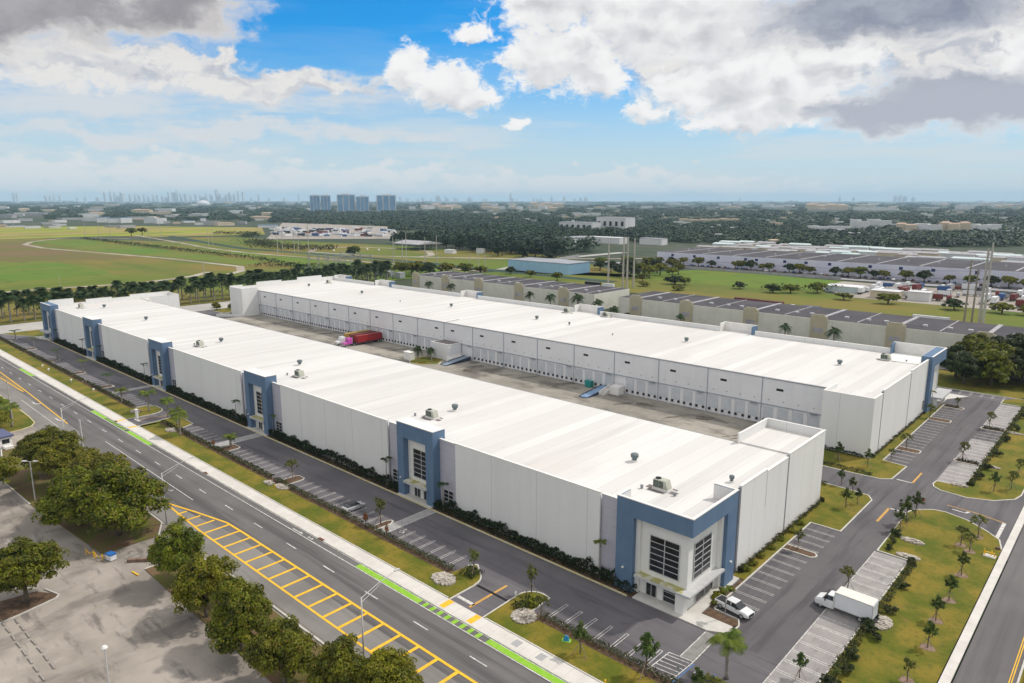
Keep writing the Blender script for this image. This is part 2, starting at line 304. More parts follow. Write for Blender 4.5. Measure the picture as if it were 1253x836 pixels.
M_pale = mat('light_stall_paving', (0.27, 0.25, 0.25), (0.33, 0.31, 0.30), 0.4, 0.9, 8, extra=streak(0.9, (1, 0.3, 1), (0.20, 0.185, 0.185), 0.52, 0.72, 0.7))
M_conc = mat('concrete_walk', (0.56, 0.53, 0.49), (0.64, 0.61, 0.57), 0.3, 0.85, 8, extra=chain(lines(0, 1.9, 0.05, (0.36, 0.34, 0.31), 0.7), streak(1.2, (1, 1, 1), (0.46, 0.43, 0.39), 0.55, 0.75, 0.5)))
M_concp = mat('concrete_plain', (0.52, 0.50, 0.46), (0.60, 0.58, 0.54), 0.3, 0.85, 8, extra=streak(1.0, (1, 1, 1), (0.40, 0.38, 0.34), 0.58, 0.78, 0.5))
M_kerb = mat('kerb_concrete', (0.50, 0.48, 0.44), (0.60, 0.58, 0.53), 0.8, 0.85, 5)
M_kerby = mat('kerb_yellow_paint', (0.56, 0.48, 0.22), (0.62, 0.58, 0.42), 0.6, 0.8, 5)
M_court = mat('court_concrete', (0.240, 0.220, 0.188), (0.345, 0.318, 0.272), 0.05, 0.88, 9, lo=0.38, hi=0.62,
              extra=chain(streak(0.12, (0.5, 1, 1), (0.120, 0.108, 0.095), 0.47, 0.64, 0.8), streak(0.6, (1, .3, 1), (.36, .335, .29), .56, .70, .5), lines(0, 5.35, 0.09, (0.15, 0.14, 0.13), 0.7), lines(1, 5.2, 0.09, (0.15, 0.14, 0.13), 0.6),
                          streak(0.11, (1, 0.5, 1), (0.060, 0.045, 0.035), 0.60, 0.70, 0.8)))
M_white = mat('road_paint_white', (0.40, 0.38, 0.36), (0.72, 0.70, 0.67), 2.2, 0.7, 5)
M_stall = mat('stall_paint', (0.40, 0.38, 0.37), (0.60, 0.58, 0.56), 1.2, 0.75, 6)
M_yell = mat('road_paint_yellow', (0.74, 0.41, 0.020), (0.84, 0.50, 0.035), 1.2, 0.7, 5)
M_oran = mat('road_paint_faded', (0.50, 0.27, 0.06), (0.58, 0.34, 0.10), 1.2, 0.75, 5)
M_gpaint = mat('bike_lane_green', (0.20, 0.44, 0.02), (0.27, 0.48, 0.05), 1.0, 0.7, 5)
M_bluep = mat('blue_paint', (0.06, 0.16, 0.36), (0.09, 0.20, 0.42), 1.0, 0.7)
M_mulch = mat('mulch', (0.085, 0.050, 0.030), (0.150, 0.095, 0.060), 1.2, 0.95, 8, bump=0.6, bscale=6)
M_dirt = mat('dirt_path', (0.24, 0.20, 0.15), (0.40, 0.36, 0.29), 0.03, 0.95, 7)
M_canal = mat('canal', (0.030, 0.055, 0.045), (0.045, 0.075, 0.055), 0.03, 0.75, 3, spec=0.1)

def S(name, mb, m, **k): return tag(mb.build(name, m, **k), kind='structure')
def ribbon(mb, pts, w, z, z0=None):
    "mitred strip along a polyline; with z0 it becomes an extruded kerb"
    P2 = [Vector((p[0], p[1])) for p in pts]; L_, R_ = [], []
    for i, p in enumerate(P2):
        a = (P2[i] - P2[i - 1]).normalized() if i else None; b = (P2[i + 1] - P2[i]).normalized() if i < len(P2) - 1 else None
        if a is None: a = b
        if b is None: b = a
        n1 = Vector((-a.y, a.x)); n2 = Vector((-b.y, b.x)); n = (n1 + n2).normalized(); k = min(2.0, 1 / max(0.3, n.dot(n1)))
        L_.append(p + n * w / 2 * k); R_.append(p - n * w / 2 * k)
    for i in range(len(P2) - 1):
        q = [(R_[i].x, R_[i].y), (R_[i + 1].x, R_[i + 1].y), (L_[i + 1].x, L_[i + 1].y), (L_[i].x, L_[i].y)]
        if z0 is None: mb.poly(q, z)
        else:
            mb.add([(x, y, z0) for x, y in q] + [(x, y, z) for x, y in q], [(4, 5, 6, 7), (0, 1, 5, 4), (2, 3, 7, 6)])
            if i == 0: mb.add([(q[0][0], q[0][1], z0), (q[3][0], q[3][1], z0), (q[3][0], q[3][1], z), (q[0][0], q[0][1], z)], [(0, 1, 2, 3)])
            if i == len(P2) - 2: mb.add([(q[1][0], q[1][1], z0), (q[2][0], q[2][1], z0), (q[2][0], q[2][1], z), (q[1][0], q[1][1], z)], [(0, 1, 2, 3)])

# the ground: one sheet to the horizon
m = MB(); n = 96
m.add([(0, 0, -0.5)] + [(r * math.cos(2 * math.pi * k / n), r * math.sin(2 * math.pi * k / n), -0.5) for r in (2000, 12000, 35000) for k in range(n)],
      [(0, 1 + k, 1 + (k + 1) % n) for k in range(n)] + [(1 + i * n + k, 1 + (i + 1) * n + k, 1 + (i + 1) * n + (k + 1) % n, 1 + i * n + (k + 1) % n) for i in range(2) for k in range(n)])
S('ground', m, M_ground)
S('pasture', MB().poly([(-1330, 50), (-1330, 330), (-1000, 480), (-432, 420), (-432, 40)], -0.32), M_field)
S('field', MB().poly([(-1230, 300), (-940, 290), (-760, 316), (-640, 322), (-655, 354), (-960, 352), (-1240, 358)], -0.26), M_green)
S('field', MB().poly([(-700, 60), (-980, 130), (-900, 200), (-700, 215), (-600, 200), (-590, 70)], -0.26), M_green)
S('field', MB().poly([(-1060, 425), (-800, 385), (-530, 330), (-432, 330), (-432, 420), (-650, 402), (-900, 412)], -0.26), M_green)
S('field', MB().poly([(-1300, 150), (-1250, 300), (-1120, 262), (-960, 268), (-800, 284), (-840, 180), (-1000, 140)], -0.25), M_brownf)
S('field', MB().poly([(-2100, 260), (-1800, 640), (-1500, 800), (-1190, 640), (-1240, 470), (-1330, 430), (-1340, 330), (-1330, 180)], -0.30), M_suntint)
S('field', MB().poly([(-700, 400), (-640, 440), (-420, 436), (-300, 480), (-480, 600), (-560, 620), (-640, 590), (-780, 600), (-1000, 560), (-1150, 560), (-1190, 480), (-1000, 460)], -0.24), M_field)
S('field', MB().poly([(-330, 500), (-290, 590), (-215, 565), (-150, 560), (-160, 500), (-200, 478), (-290, 470)], -0.20), M_green)
S('field', MB().poly([(-420, 395), (-420, 470), (-300, 500), (-180, 520), (-160, 480), (120, 470), (120, 395)], -0.24), M_field)
S('dirt_path', (lambda b: (ribbon(b, [(-563, 60), (-565, 112), (-566, 138), (-560, 165), (-556, 200), (-575, 245), (-600, 268)], 7, -0.18), b)[1])(MB()), M_dirt)
S('dirt_path', (lambda b: (ribbon(b, [(-1210, 420), (-1290, 385), (-1310, 352), (-1230, 292), (-1160, 266), (-1050, 262), (-940, 278), (-860, 290), (-753, 304), (-627, 310), (-585, 290), (-560, 262)], 7, -0.17), b)[1])(MB()), M_dirt)
S('dirt_path', (lambda b: (ribbon(b, [(-1330, 470), (-1060, 432), (-900, 405), (-786, 398), (-650, 411), (-514, 426), (-430, 430)], 7, -0.17), b)[1])(MB()), M_dirt)
S('canal', (lambda b: (ribbon(b, [(-1250, 500), (-1000, 452), (-854, 431), (-740, 440), (-634, 451), (-520, 452), (-412, 441), (-300, 440)], 12, -0.19), b)[1])(MB()), M_canal)
S('dirt_path', (lambda b: (ribbon(b, [(-745, 456), (-800, 500), (-790, 530), (-760, 552), (-700, 566), (-651, 560), (-600, 520), (-590, 494), (-640, 470), (-745, 456)], 8, -0.16), b)[1])(MB()), M_dirt)
S('dirt_path', (lambda b: (ribbon(b, [(-590, 494), (-500, 545), (-440, 600), (-400, 640)], 10, -0.15), b)[1])(MB()), M_dirt)

# paving round the two warehouses
S('parking_lot', MB().poly([(-386, 66), (-24.8, 66), (-24.8, 262), (-386, 262)], -0.04), M_asph)
S('parking_lot', MB().poly([(-45, 84.9), (-24.8, 84.9), (-24.8, 252), (-45, 252)], -0.03), M_asph2)
S('service_lane', MB().poly([(-45, 240), (-24.8, 240), (-24.8, 270), (-386, 270), (-386, 240)], -0.035), M_asph)
S('truck_court', MB().poly([(-352, 128.0), (-57, 128.0), (-57, 182.6), (-352, 182.6)], 0.0), M_court)
S('service_lane', MB().poly([(-57, 138), (-12.45, 138), (-12.45, 176), (-57, 176)], -0.025), M_asph2)
S('driveway', MB().poly([(-75, 63), (-64, 63), (-64, 78), (-75, 78)], -0.03), M_asph)
S('driveway', MB().poly([(-210, 63), (-196, 63), (-196, 78), (-210, 78)], -0.03), M_asph)
S('road', MB().poly([(-1200, 46.9), (60, 46.9), (60, 63.05), (-1200, 63.05)], -0.03), M_road)
S('road', MB().poly([(-420, 46.95), (-205, 46.95), (-205, 53.5), (-214, 53.7), (-420, 53.4)], -0.018), M_oldroad); S('road', MB().poly([(-205, 46.95), (-118, 46.95), (-118, 53.6), (-150, 50.2), (-190, 50.2), (-205, 53.5)], -0.018), M_oldroad); S('road', MB().poly([(-118, 46.95), (60, 46.95), (60, 53.6), (-118, 53.6)], -0.018), M_oldroad)
S('cross_road', MB().poly([(-12.4, 66), (-6.3, 66), (-6.3, 420), (-12.4, 420)], -0.02), M_road2)
S('perimeter_road', MB().poly([(-413, -200), (-387, -200), (-387, 300), (-413, 300)], -0.05), mat('pale_road', (0.36, 0.34, 0.32), (0.44, 0.42, 0.39), 0.05, 0.9, 6))
S('perimeter_road', MB().poly([(-387, 163), (-364, 163), (-364, 170), (-387, 170)], -0.02), M_asph)
S('back_street', MB().poly([(-432, 288), (120, 288), (120, 306), (-432, 306)], -0.06), M_road)
S('old_parking_lot', MB().poly([(-300, -80), (60, -80), (60, 46.88), (-300, 46.88)], -0.045), M_oldlot)

def lawn(pts, z=0.10, kerb=None, m_=None, name='lawn', k=None):
    S(name, MB().prism(pts, -0.04, z), m_ or M_lawn)
    if kerb:
        b = MB(); ribbon(b, kerb, 0.22, z + 0.04, -0.03); S('kerb', b, k or M_kerb)
# verge between the road and the front lot, with its two driveways
A1 = [(-73.4, 65.7), (-73.4, 71.0)] + arc(-76.9, 71.2, 3.4, 0, 62, 5) + [(-77.6, 75.9), (-78.6, 74.6), (-78.8, 71.9)]
lawn([(-197.5, 65.7)] + A1 + [(-196.5, 71.9), (-197.5, 70)], kerb=A1[:-1])
A2 = [(-66.2, 65.7), (-66.4, 71.6)] + arc(-63.6, 73.6, 2.9, 170, 95, 5) + [(-62.3, 76.3), (-62.0, 71.9)]
lawn(A2 + [(-36, 71.9), (-36, 65.7)], kerb=A2)
A3 = [(-206.6, 65.7), (-206.2, 72.5)] + arc(-210.6, 72.6, 4.2, 0, 80, 5) + [(-214.0, 76.6), (-216.4, 74.5), (-216.4, 71.9)]
lawn([(-385, 65.7)] + A3 + [(-385, 71.9)], kerb=A3)
A4 = [(-198.0, 65.7), (-198.4, 71.0), (-199.6, 75.6), (-197.5, 77.0), (-189.2, 76.8), (-187.4, 73.0), (-187.4, 71.9)]
lawn(A4 + [(-196.4, 71.8), (-196.4, 65.7)], kerb=A4)
S('sidewalk', MB().box(-900, -35, 63.3, 65.66, -0.04, 0.12), M_conc)
b = MB(); ribbon(b, [(-900, 63.15), (-35, 63.15)], 0.3, 0.13, -0.02); S('kerb', b, M_kerb)
b = MB(); ribbon(b, [(-900, 65.8), (-207, 65.8)], 0.18, 0.2, -0.02); ribbon(b, [(-197.6, 65.8), (-73.8, 65.8)], 0.18, 0.2, -0.02); ribbon(b, [(-65.8, 65.8), (-35, 65.8)], 0.18, 0.2, -0.02); S('kerb', b, M_kerb)
# islands in the front lot
ISL = [(-102.2, -100.6), (-135.0, -131.8), (-164.9, -161.2), (-250.6, -247.6), (-278.2, -275.0), (-307.6, -304.5), (-338.8, -335.4), (-368.0, -365.0)]
for (a, c) in ISL:
    pts = [(a, 71.9), (c, 71.9), (c, 75.6), (c - 0.5, 76.5), (a + 0.5, 76.5), (a, 75.6)]
    lawn(pts, 0.1, pts[1:] + [pts[0]], M_mulch, 'planting_bed')
for a, c in ((-385, -217), (-196.3, -187.6), (-187.3, -78.9), (-61.8, -36)): S('planting_bed', MB().box(a, c, 70.6, 71.88, 0.09, 0.112), M_mulch)
# beds against the front wall and the kerb of the fire lane
PC = [-105.5, -170.2, -234.9, -299.6]      # centres of the four middle entrances
segs = [(-347, PC[3] - 5.4), (PC[3] + 5.4, PC[2] - 5.4), (PC[2] + 5.4, PC[1] - 5.4), (PC[1] + 5.4, PC[0] - 5.4), (PC[0] + 5.4, -53.2)]
for a, c in segs: S('planting_bed', MB().prism([(a, 85.0), (c, 85.0), (c, 87.4), (a, 87.4)], -0.03, 0.1), M_mulch)
b = MB(); ribbon(b, [(-352, 84.9), (-54, 84.9)], 0.25, 0.14, -0.03); S('kerb', b, M_kerby)
for x in PC: S('entrance_walk', MB().box(x - 5.3, x + 5.3, 84.95 - 0.0, 87.4, -0.03, 0.13), M_concp)
S('entrance_walk', MB().prism([(-53.1, 85.0), (-40.6, 85.0), (-38.6, 86.0), (-37.9, 87.6), (-38.3, 88.3), (-43.2, 88.3), (-43.4, 101.5), (-45.2, 101.5), (-45.2, 87.4), (-53.1, 87.4)], -0.02, 0.13), M_concp)
S('entrance_walk', MB().prism([(-366, 82.0), (-352.5, 85.0), (-352.5, 87.4), (-366, 87.4)], -0.02, 0.12), M_concp)
S('planting_bed', MB().prism([(-43.1, 88.4), (-38.2, 88.4), (-37.8, 89.2), (-38.4, 90.2), (-42.9, 90.4)], -0.02, 0.12), M_mulch)
b = MB(); ribbon(b, [(-38.2, 86.2), (-37.7, 88.0), (-37.7, 89.2), (-38.4, 90.5), (-42.3, 90.7)], 0.2, 0.16, -0.02); S('kerb', b, M_kerb)
# strip along the east wall, the corner lawns and stall islands
lawn([(-44.7, 101.6), (-43.2, 101.6), (-42.4, 101.6), (-42.4, 129.8), (-37.0, 129.8), (-37.0, 148.6), (-38.2, 150.6), (-41.0, 151.0), (-56.5, 151.4), (-56.5, 141.5), (-44.7, 141.5)],
     kerb=[(-42.4, 90.9), (-42.4, 129.8), (-37.0, 129.8), (-37.0, 148.6), (-38.2, 150.6), (-41.0, 151.0), (-56.5, 151.4)])
lawn([(-44.7, 90.9), (-42.4, 90.9), (-42.4, 101.5), (-43.1, 101.5), (-43.2, 90.9)], m_=M_mulch, name='planting_bed')
lawn([(-56.5, 161.2), (-44.0, 161.4), (-39.0, 161.9), (-37.2, 163.4), (-36.8, 173.8), (-42.0, 174.6), (-42.2, 236.8), (-44.4, 236.8), (-44.4, 173.4), (-56.5, 173.4)],
     kerb=[(-56.5, 161.2), (-44.0, 161.4), (-39.0, 161.9), (-37.2, 163.4), (-36.8, 173.8), (-42.0, 174.6), (-42.2, 236.8)])
for (y0, y1, x0, x1) in [(116.2, 118.2, -42.4, -36.9), (184.7, 187.6, -42.0, -36.9), (217.1, 220.2, -42.0, -36.9), (234.4, 236.6, -42.0, -36.9)]:
    pts = [(x0, y0), (x1 - 0.6, y0), (x1, y0 + 0.6), (x1, y1 - 0.6), (x1 - 0.6, y1), (x0, y1)]; lawn(pts, 0.1, pts, M_mulch, 'planting_bed')
for (y0, y1) in [(185.4, 187.4), (217.6, 219.9)]:
    pts = [(-24.6, y1), (-29.2, y1), (-29.8, y1 - 0.6), (-29.8, y0 + 0.6), (-29.2, y0), (-24.6, y0)]; lawn(pts, 0.1, pts, M_mulch, 'planting_bed')
E1 = [(-24.8, 70), (-24.8, 126.4), (-29.8, 126.6), (-30.1, 147.0)] + [(-29.6, 149.0), (-28.4, 150.4), (-26.6, 151.9), (-24.6, 152.3), (-20.8, 151.0), (-17.2, 148.2), (-14.8, 145.6), (-13.9, 141.6), (-13.9, 70)]
lawn(E1, kerb=E1[:-1])
E2 = [(-24.6, 249.5), (-24.6, 169.3), (-29.7, 168.8), (-29.9, 166.6), (-29.4, 165.0), (-27.9, 163.7), (-23.0, 163.0), (-18.7, 164.9), (-15.6, 168.6), (-14.9, 172.0), (-14.9, 300)]
lawn(E2 + [(-24.6, 300)], kerb=E2)
lawn([(-29.9, 249.8), (-24.7, 249.6), (-24.7, 262), (-29.9, 254.5)], kerb=[(-29.9, 254.5), (-29.9, 249.8), (-24.7, 249.6)])
lawn([(-386, 259), (-24.7, 259), (-14.9, 300), (-14.9, 286), (-386, 286)][0:2] + [(-24.7, 286), (-386, 286)], kerb=[(-386, 258.9), (-24.7, 258.9)])
S('sidewalk', MB().prism([(-13.75, 60), (-12.6, 60), (-12.6, 420), (-13.75, 420)], -0.03, 0.08), mat('concrete_walk_cross', (0.56, 0.53, 0.49), (0.64, 0.61, 0.57), 0.3, 0.85, 8, extra=lines(1, 1.9, 0.05, (0.38, 0.36, 0.33), 0.7)))
S('median', MB().prism([(-6.2, 60), (60, 60), (60, 300), (-6.2, 300)], -0.03, 0.12), M_lawn)
b = MB(); ribbon(b, [(-6.3, 60), (-6.3, 300)], 0.25, 0.16, -0.03); S('kerb', b, M_kerb)
# strips south of the road
lawn([(-117.2, 37.6), (-117.2, 39.6), (-113, 45.8), (60, 46.2), (60, 37.6)], kerb=[(60, 46.5), (-112.4, 46.4), (-117.2, 39.8), (-117.2, 37.6)], m_=mat('scrub_lawn', (0.100, 0.115, 0.012), (0.150, 0.090, 0.050), 0.25, 0.95, 8, bump=0.5, bscale=3))
lawn([(-203, 36.0), (-178, 31.3), (-161, 31.9), (-128, 34.6), (-128, 44.0), (-133, 46.3), (-198, 46.3), (-204.5, 43)], kerb=[(-128, 44.0), (-133, 46.5), (-198, 46.5), (-204.5, 43), (-203, 36), (-178, 31.3), (-161, 31.9)], m_=MATS['scrub_lawn'])
C1 = [(-216.9, 39.5), (-217.6, 43.5), (-219.2, 46.3), (-222.1, 47.7), (-229.7, 48.2), (-300, 48.4)]
lawn(C1 + [(-300, 20), (-230, 20)], kerb=C1, k=M_kerby)
C2 = [(-122.0, 16.6), (-116.6, 17.2), (-117.0, 20.0), (-118.2, 25.0), (-119.0, 25.6), (-122.4, 24.6)]
lawn([(-123.6, 17.0)] + C2[1:-1] + [(-122.6, 23.4)], 0.1, C2, M_mulch, 'planting_bed')
# lawns at the west end
lawn([(-386, 74.5), (-377.5, 77.6), (-366.4, 84.4), (-366.4, 112), (-386, 112)], kerb=[(-386, 74.5), (-377.5, 77.6), (-366.4, 84.4)])
lawn([(-386.5, 171.5), (-366, 171.5), (-366, 200), (-386.5, 200)], kerb=[(-386.5, 171.5), (-366, 171.5)])
lawn([(-386.5, 128), (-366, 132), (-366, 162), (-386.5, 162)], kerb=[(-386.5, 128), (-366, 132), (-366, 162), (-386.5, 162)])
lawn([(-430, -100), (-414, -100), (-414, 286), (-430, 286)], 0.02)
# planted island in the truck court
PI = [(-211.5, 164.6), (-206, 166.4), (-202.4, 163.6), (-197.2, 164.4), (-193.4, 169.6), (-199.4, 178.6), (-206, 176)]
lawn(PI, 0.14, PI + [PI[0]])

# tyre scuffs and oil stains across the court, dark and ragged
rs = random.Random(4); b = MB()
for x, y, l, w_, a in [(-70, 172, 9, 1.4, 60), (-76, 167, 4, .7, 60), (-89, 177, 5, 2.2, 20), (-95, 172, 6, .7, 55), (-108, 176, 5, 2.4, 15), (-113, 172, 7, .8, 55), (-141, 179, 10, 1.0, 62), (-157, 179, 9, .9, 62), (-163, 174, 7, .6, 60), (-172, 178, 10, 1.1, 62), (-180, 176, 7, .7, 60), (-186, 180, 5, 1.5, 40), (-213, 172, 8, .8, 60), (-224, 178, 9, 1.2, 62), (-232, 172, 9, .6, 62), (-262, 178, 10, .9, 62), (-278, 176, 9, .8, 62), (-300, 178, 10, 1.0, 62), (-320, 176, 9, .9, 62)]:
    for k in range(3):
        ca, sa = math.cos(R(a)), math.sin(R(a)); ox, oy = rs.uniform(-1.5, 1.5), rs.uniform(-2, 2); n = 14
        b.poly([(x + ox + ca * l * .5 * math.cos(t) * rs.uniform(.7, 1.1) - sa * w_ * .4 * math.sin(t) * rs.uniform(.5, 1.3), y + oy + sa * l * .5 * math.cos(t) * rs.uniform(.7, 1.1) + ca * w_ * .4 * math.sin(t) * rs.uniform(.5, 1.3)) for t in [2 * math.pi * q / n for q in range(n)]], 0.004 + .003 * k)
S('oil_stain', b, mat('oil_stain', (.085, .068, .052), (.17, .15, .125), 1.2, .8, 7, lo=.4, hi=.6))
b = MB(); ribbon(b, [(-427, 452), (-450, 520), (-468, 605), (-466, 700)], 14, -.13); S('far_street', b, mat('pale_street', (.42, .41, .39), (.34, .33, .31), .03, .9))
# markings ---------------------------------------------------------
Z1 = 0.004
b = MB(); ribbon(b, [(-900, 61.66), (-35, 61.66)], 0.16, Z1); ribbon(b, [(-900, 63.0 - 0.1), (-35, 62.9)], 0.14, Z1)
x = -61.3
while x > -420: b.rect(x - 0, x + 3.2, 58.2, 58.4, Z1); x -= 11.75
for x in (-49.5, -37.8): b.rect(x, x + 3.2, 58.2, 58.4, Z1)
ribbon(b, [(-191, 55.5), (-139, 55.0)], 0.16, Z1); ribbon(b, [(-251, 51.4), (-213.6, 51.0)], 0.16, Z1)
S('lane_marking', b, M_white)
b = MB()
def turn_arrow(b, x, y, s=1.0, rot=0.0):
    c_, s_ = math.cos(rot), math.sin(rot)
    for pts in ([(0, -.15), (2.0, -.15), (2.0, .15), (0, .15)], [(2.0, -.15), (2.6, .1), (2.75, .6), (2.4, .6), (2.2, .3), (2.0, .15)], [(2.15, .6), (3.0, .6), (2.57, 1.25)]):
        b.poly([(x + s * (p * c_ - q * s_), y + s * (p * s_ + q * c_)) for p, q in pts], Z1 + 0.002)
turn_arrow(b, -246, 53.0, 1.3); turn_arrow(b, -222.5, 52.8, 1.3); turn_arrow(b, -24.0, 154.9, 1.0, R(-8)); 
b.poly([(-112.6, 62.2), (-110.2, 62.2), (-110.2, 61.98), (-112.6, 61.98)], Z1 + .002); b.poly([(-110.2, 62.45), (-109.0, 62.1), (-110.2, 61.95)], Z1 + .002)
for dx in (0, 0.9): b.poly([(-107.6 + dx, 62.1), (-107.2 + dx, 62.5), (-106.8 + dx, 62.1), (-107.2 + dx, 61.98)], Z1 + .002)
S('lane_arrow', b, M_white)
b = MB()     # green cycle lane: solid runs and dashes across the driveway mouths
for a, c in [(-92.4, -76.2), (-61.9, -35), (-223.0, -211.9), (-195.5, -180.0), (-300, -283.5)]: b.rect(a, c, 61.78, 62.82, Z1 + 0.004)
for x0, x1 in [(-75.4, -62.9), (-211, -196.8)]:
    k = 0
    while x0 + k * 1.62 < x1: b.rect(x0 + k * 1.62, x0 + k * 1.62 + 0.75, 61.78, 62.82, Z1 + 0.004); k += 1
S('bike_lane', b, M_gpaint)
b = MB()     # yellow hatched median
ribbon(b, [(-141.0, 50.9), (-133, 52.9), (-124, 54.85), (-118, 55.0), (-20, 55.1)], 0.42, Z1 + .002)
ribbon(b, [(-139.5, 50.5), (-124, 49.9), (-20, 49.75)], 0.36, Z1 + .002)
x = -134.6; 
while x < -22:
    top = 55.0 if x > -122 else 54.9 - (-122 - x) * 0.24
    b.poly([(x - 0.27, 49.9), (x + 0.27, 49.9), (x + 0.27, top), (x - 0.27, top)], Z1); x += 3.92
S('hatched_median', b, M_yell)
b = MB(); ribbon(b, [(-420, 57.6), (-292, 55.9), (-260, 55.15), (-214.6, 53.6)], 0.3, Z1); ribbon(b, [(-420, 53.6), (-292, 53.9), (-262, 54.4)], 0.3, Z1)
x = -292
while x < -264: b.poly([(x, 53.9), (x + .3, 53.9), (x + 1.2, 55.6), (x + .9, 55.6)], Z1 + .002); x += 2.1
for dx in (0,): ribbon(b, [(-6.9, 60), (-6.9, 300)], 0.12, 0.0); ribbon(b, [(-7.15, 60), (-7.15, 300)], 0.12, 0.0)
S('centre_line', b, M_yell)
b = MB(); b.rect(-69.9, -69.45, 66.3, 74.6, 0.0); b.rect(-33.55, -33.1, 139.0, 147.0, 0.0); b.rect(-33.5, -33.1, 164.3, 172.0, 0.0)
ribbon(b, [(-25.2, 156.4), (-20, 156.0), (-15.3, 154.5)], 0.25, 0.0); ribbon(b, [(-204.3, 67.2), (-201.6, 77)], 0.3, 0.0)
S('centre_line', b, M_oran)
b = MB(); b.rect(-73.2, -69.6, 66.9, 67.5, 0.0); b.rect(-33.4, -30.0, 146.7, 147.1, 0.0); b.rect(-36.4, -33.4, 164.0, 164.4, 0.0); b.poly([(-15.6, 146.4), (-15.0, 146.4), (-15.0, 154.4), (-15.6, 154.4)], 0.0)
b.rect(-206.0, -202.4, 67.4, 68.2, 0.0)
S('stop_line', b, M_white)
# stalls: hairpin double lines
b = MB()
def hair_x(x, y0, y1, closed=True):
    for d in (-0.21, 0.21): b.rect(x + d - 0.055, x + d + 0.055, y0, y1, 0.0)
    if closed: b.rect(x - 0.265, x + 0.265, y1 - 0.1, y1, 0.001)
def hair_y(y, x0, x1, zz=0.0):
    for d in (-0.21, 0.21): b.rect(x0, x1, y + d - 0.055, y + d + 0.055, zz)
def run_x(a, c, pitch=2.71):
    x = a
    while x > c: hair_x(x, 72.4, 76.8); x -= pitch
run_x(-43.0, -60); run_x(-81.3, -95.5); run_x(-104.6, -131); run_x(-137.2, -160.5); run_x(-172.0, -187.3); run_x(-217.5, -236); run_x(-252.2, -274.5); run_x(-280.2, -304); run_x(-309.5, -335); run_x(-341, -364)
y = 92.3
while y < 116: hair_y(y, -42.2, -37.3); y += 2.71
y = 118.8
while y < 129.4: hair_y(y, -42.2, -37.1); y += 2.71
for a, c in ((174.2, 184.5), (188.0, 217), (220.6, 234)):
    y = a
    while y < c: hair_y(y, -41.9, -37.0); y += 2.65
S('stall_marking', b, M_stall)
b = MB()
for k in range(6): b.rect(-41.9 + 2.9 * k, -41.8 + 2.9 * k, 254.0, 258.6, 0.0); b.rect(-41.5 + 2.9 * k, -41.4 + 2.9 * k, 254.0, 258.6, 0.0)
S('stall_marking', b, M_stall)
S('stall_paving', MB().rect(-30.1, -24.9, 75, 126.2, -0.012), M_pale); S('stall_paving', MB().rect(-29.9, -24.7, 169.4, 185.3, -0.012), M_pale)
S('stall_paving', MB().rect(-29.9, -24.7, 187.6, 206.5, -0.012), M_pale); S('stall_paving', MB().rect(-29.9, -24.7, 222, 249.0, -0.012), M_pale)
b = MB(); y = 78.0
while y < 126: hair_y(y, -29.9, -25.1, -0.004); y += 2.71
for a, c in ((169.8, 185), (188.2, 217.3), (220.6, 249)):
    y = a
    while y < c: hair_y(y, -29.7, -24.8, -0.004); y += 2.65
b.rect(-30.12, -30.0, 75, 126.2, -0.004)
S('stall_marking', b, M_white)
# crosswalks
for x0, x1 in ((-100.4, -98.3), (-168.8, -165.9), (-241.0, -238.4)):
    S('crosswalk', MB().rect(x0, x1, 72.2, 84.7, 0.0), mat('crossing_paint', (0.30, 0.29, 0.29), (0.38, 0.37, 0.36), 1, 0.8))
    b = MB(); b.rect(x0 - .14, x0, 72.2, 84.7, 0.004); b.rect(x1, x1 + .14, 72.2, 84.7, 0.004); S('crosswalk', b, M_white)
b = MB(); ribbon(b, [(-40.5, 77.2), (-40.6, 84.8)], 0.14, 0.004); ribbon(b, [(-38.9, 72.2), (-38.6, 77.4), (-38.8, 85.9)], 0.14, 0.004); ribbon(b, [(-42.3, 71.8), (-42.0, 77.1), (-38.7, 77.5)], 0.14, 0.004)
for k in range(6): ribbon(b, [(-42.2, 72.2 + k * 0.85), (-38.9, 72.6 + k * 0.85)], 0.12, 0.006)
S('crosswalk', b, M_white); S('crosswalk', MB().rect(-40.5, -38.7, 77.4, 84.9, 0.0), mat('crossing_grey', (0.20, 0.19, 0.18), (0.26, 0.25, 0.235), 1, 0.85))
b = MB(); ribbon(b, [(-38.6, 71.2), (-38.3, 77.2)], 0.16, 0.008); ribbon(b, [(-35.6, 72.6), (-35.3, 77.2)], 0.16, 0.008); S('blue_line', b, M_bluep)
b = MB()     # wheelchair symbol on the accessible stall
def wheelchair(b, x, y, s=1.0):
    ribbon(b, [(x + s * math.cos(a) * .5, y + s * math.sin(a) * .5) for a in [R(q) for q in range(130, 400, 30)]], 0.13 * s, 0.008)
    ribbon(b, [(x - .15 * s, y + 1.15 * s), (x - .1 * s, y + .45 * s), (x + .5 * s, y + .4 * s), (x + .75 * s, y - .35 * s), (x + 1.0 * s, y - .3 * s)], 0.14 * s, 0.009)
    b.poly([(x - .15 * s + .2 * s * math.cos(R(a)), y + 1.4 * s + .2 * s * math.sin(R(a))) for a in range(0, 360, 45)], 0.01)
wheelchair(b, -37.1, 75.6, 0.75); wheelchair(b, -96.6, 75.0, 0.8)
S('accessible_marking', b, M_white)
S('drain_channel', MB().rect(-73.2, -66.3, 71.2, 71.7, 0.004), mat('black_grate', (0.01, 0.01, 0.01), None, 1, 0.7))
b = MB(); b.box(-67.4, -66.3, 63.4, 65.6, 0.1, 0.125); b.box(-73.3, -72.2, 63.4, 65.6, 0.1, 0.125); b.box(-207.2, -206.2, 63.4, 65.6, 0.1, 0.125); b.box(-198.6, -197.5, 63.4, 65.6, 0.1, 0.125)
S('tactile_paving', b, M_yell)
b = MB()
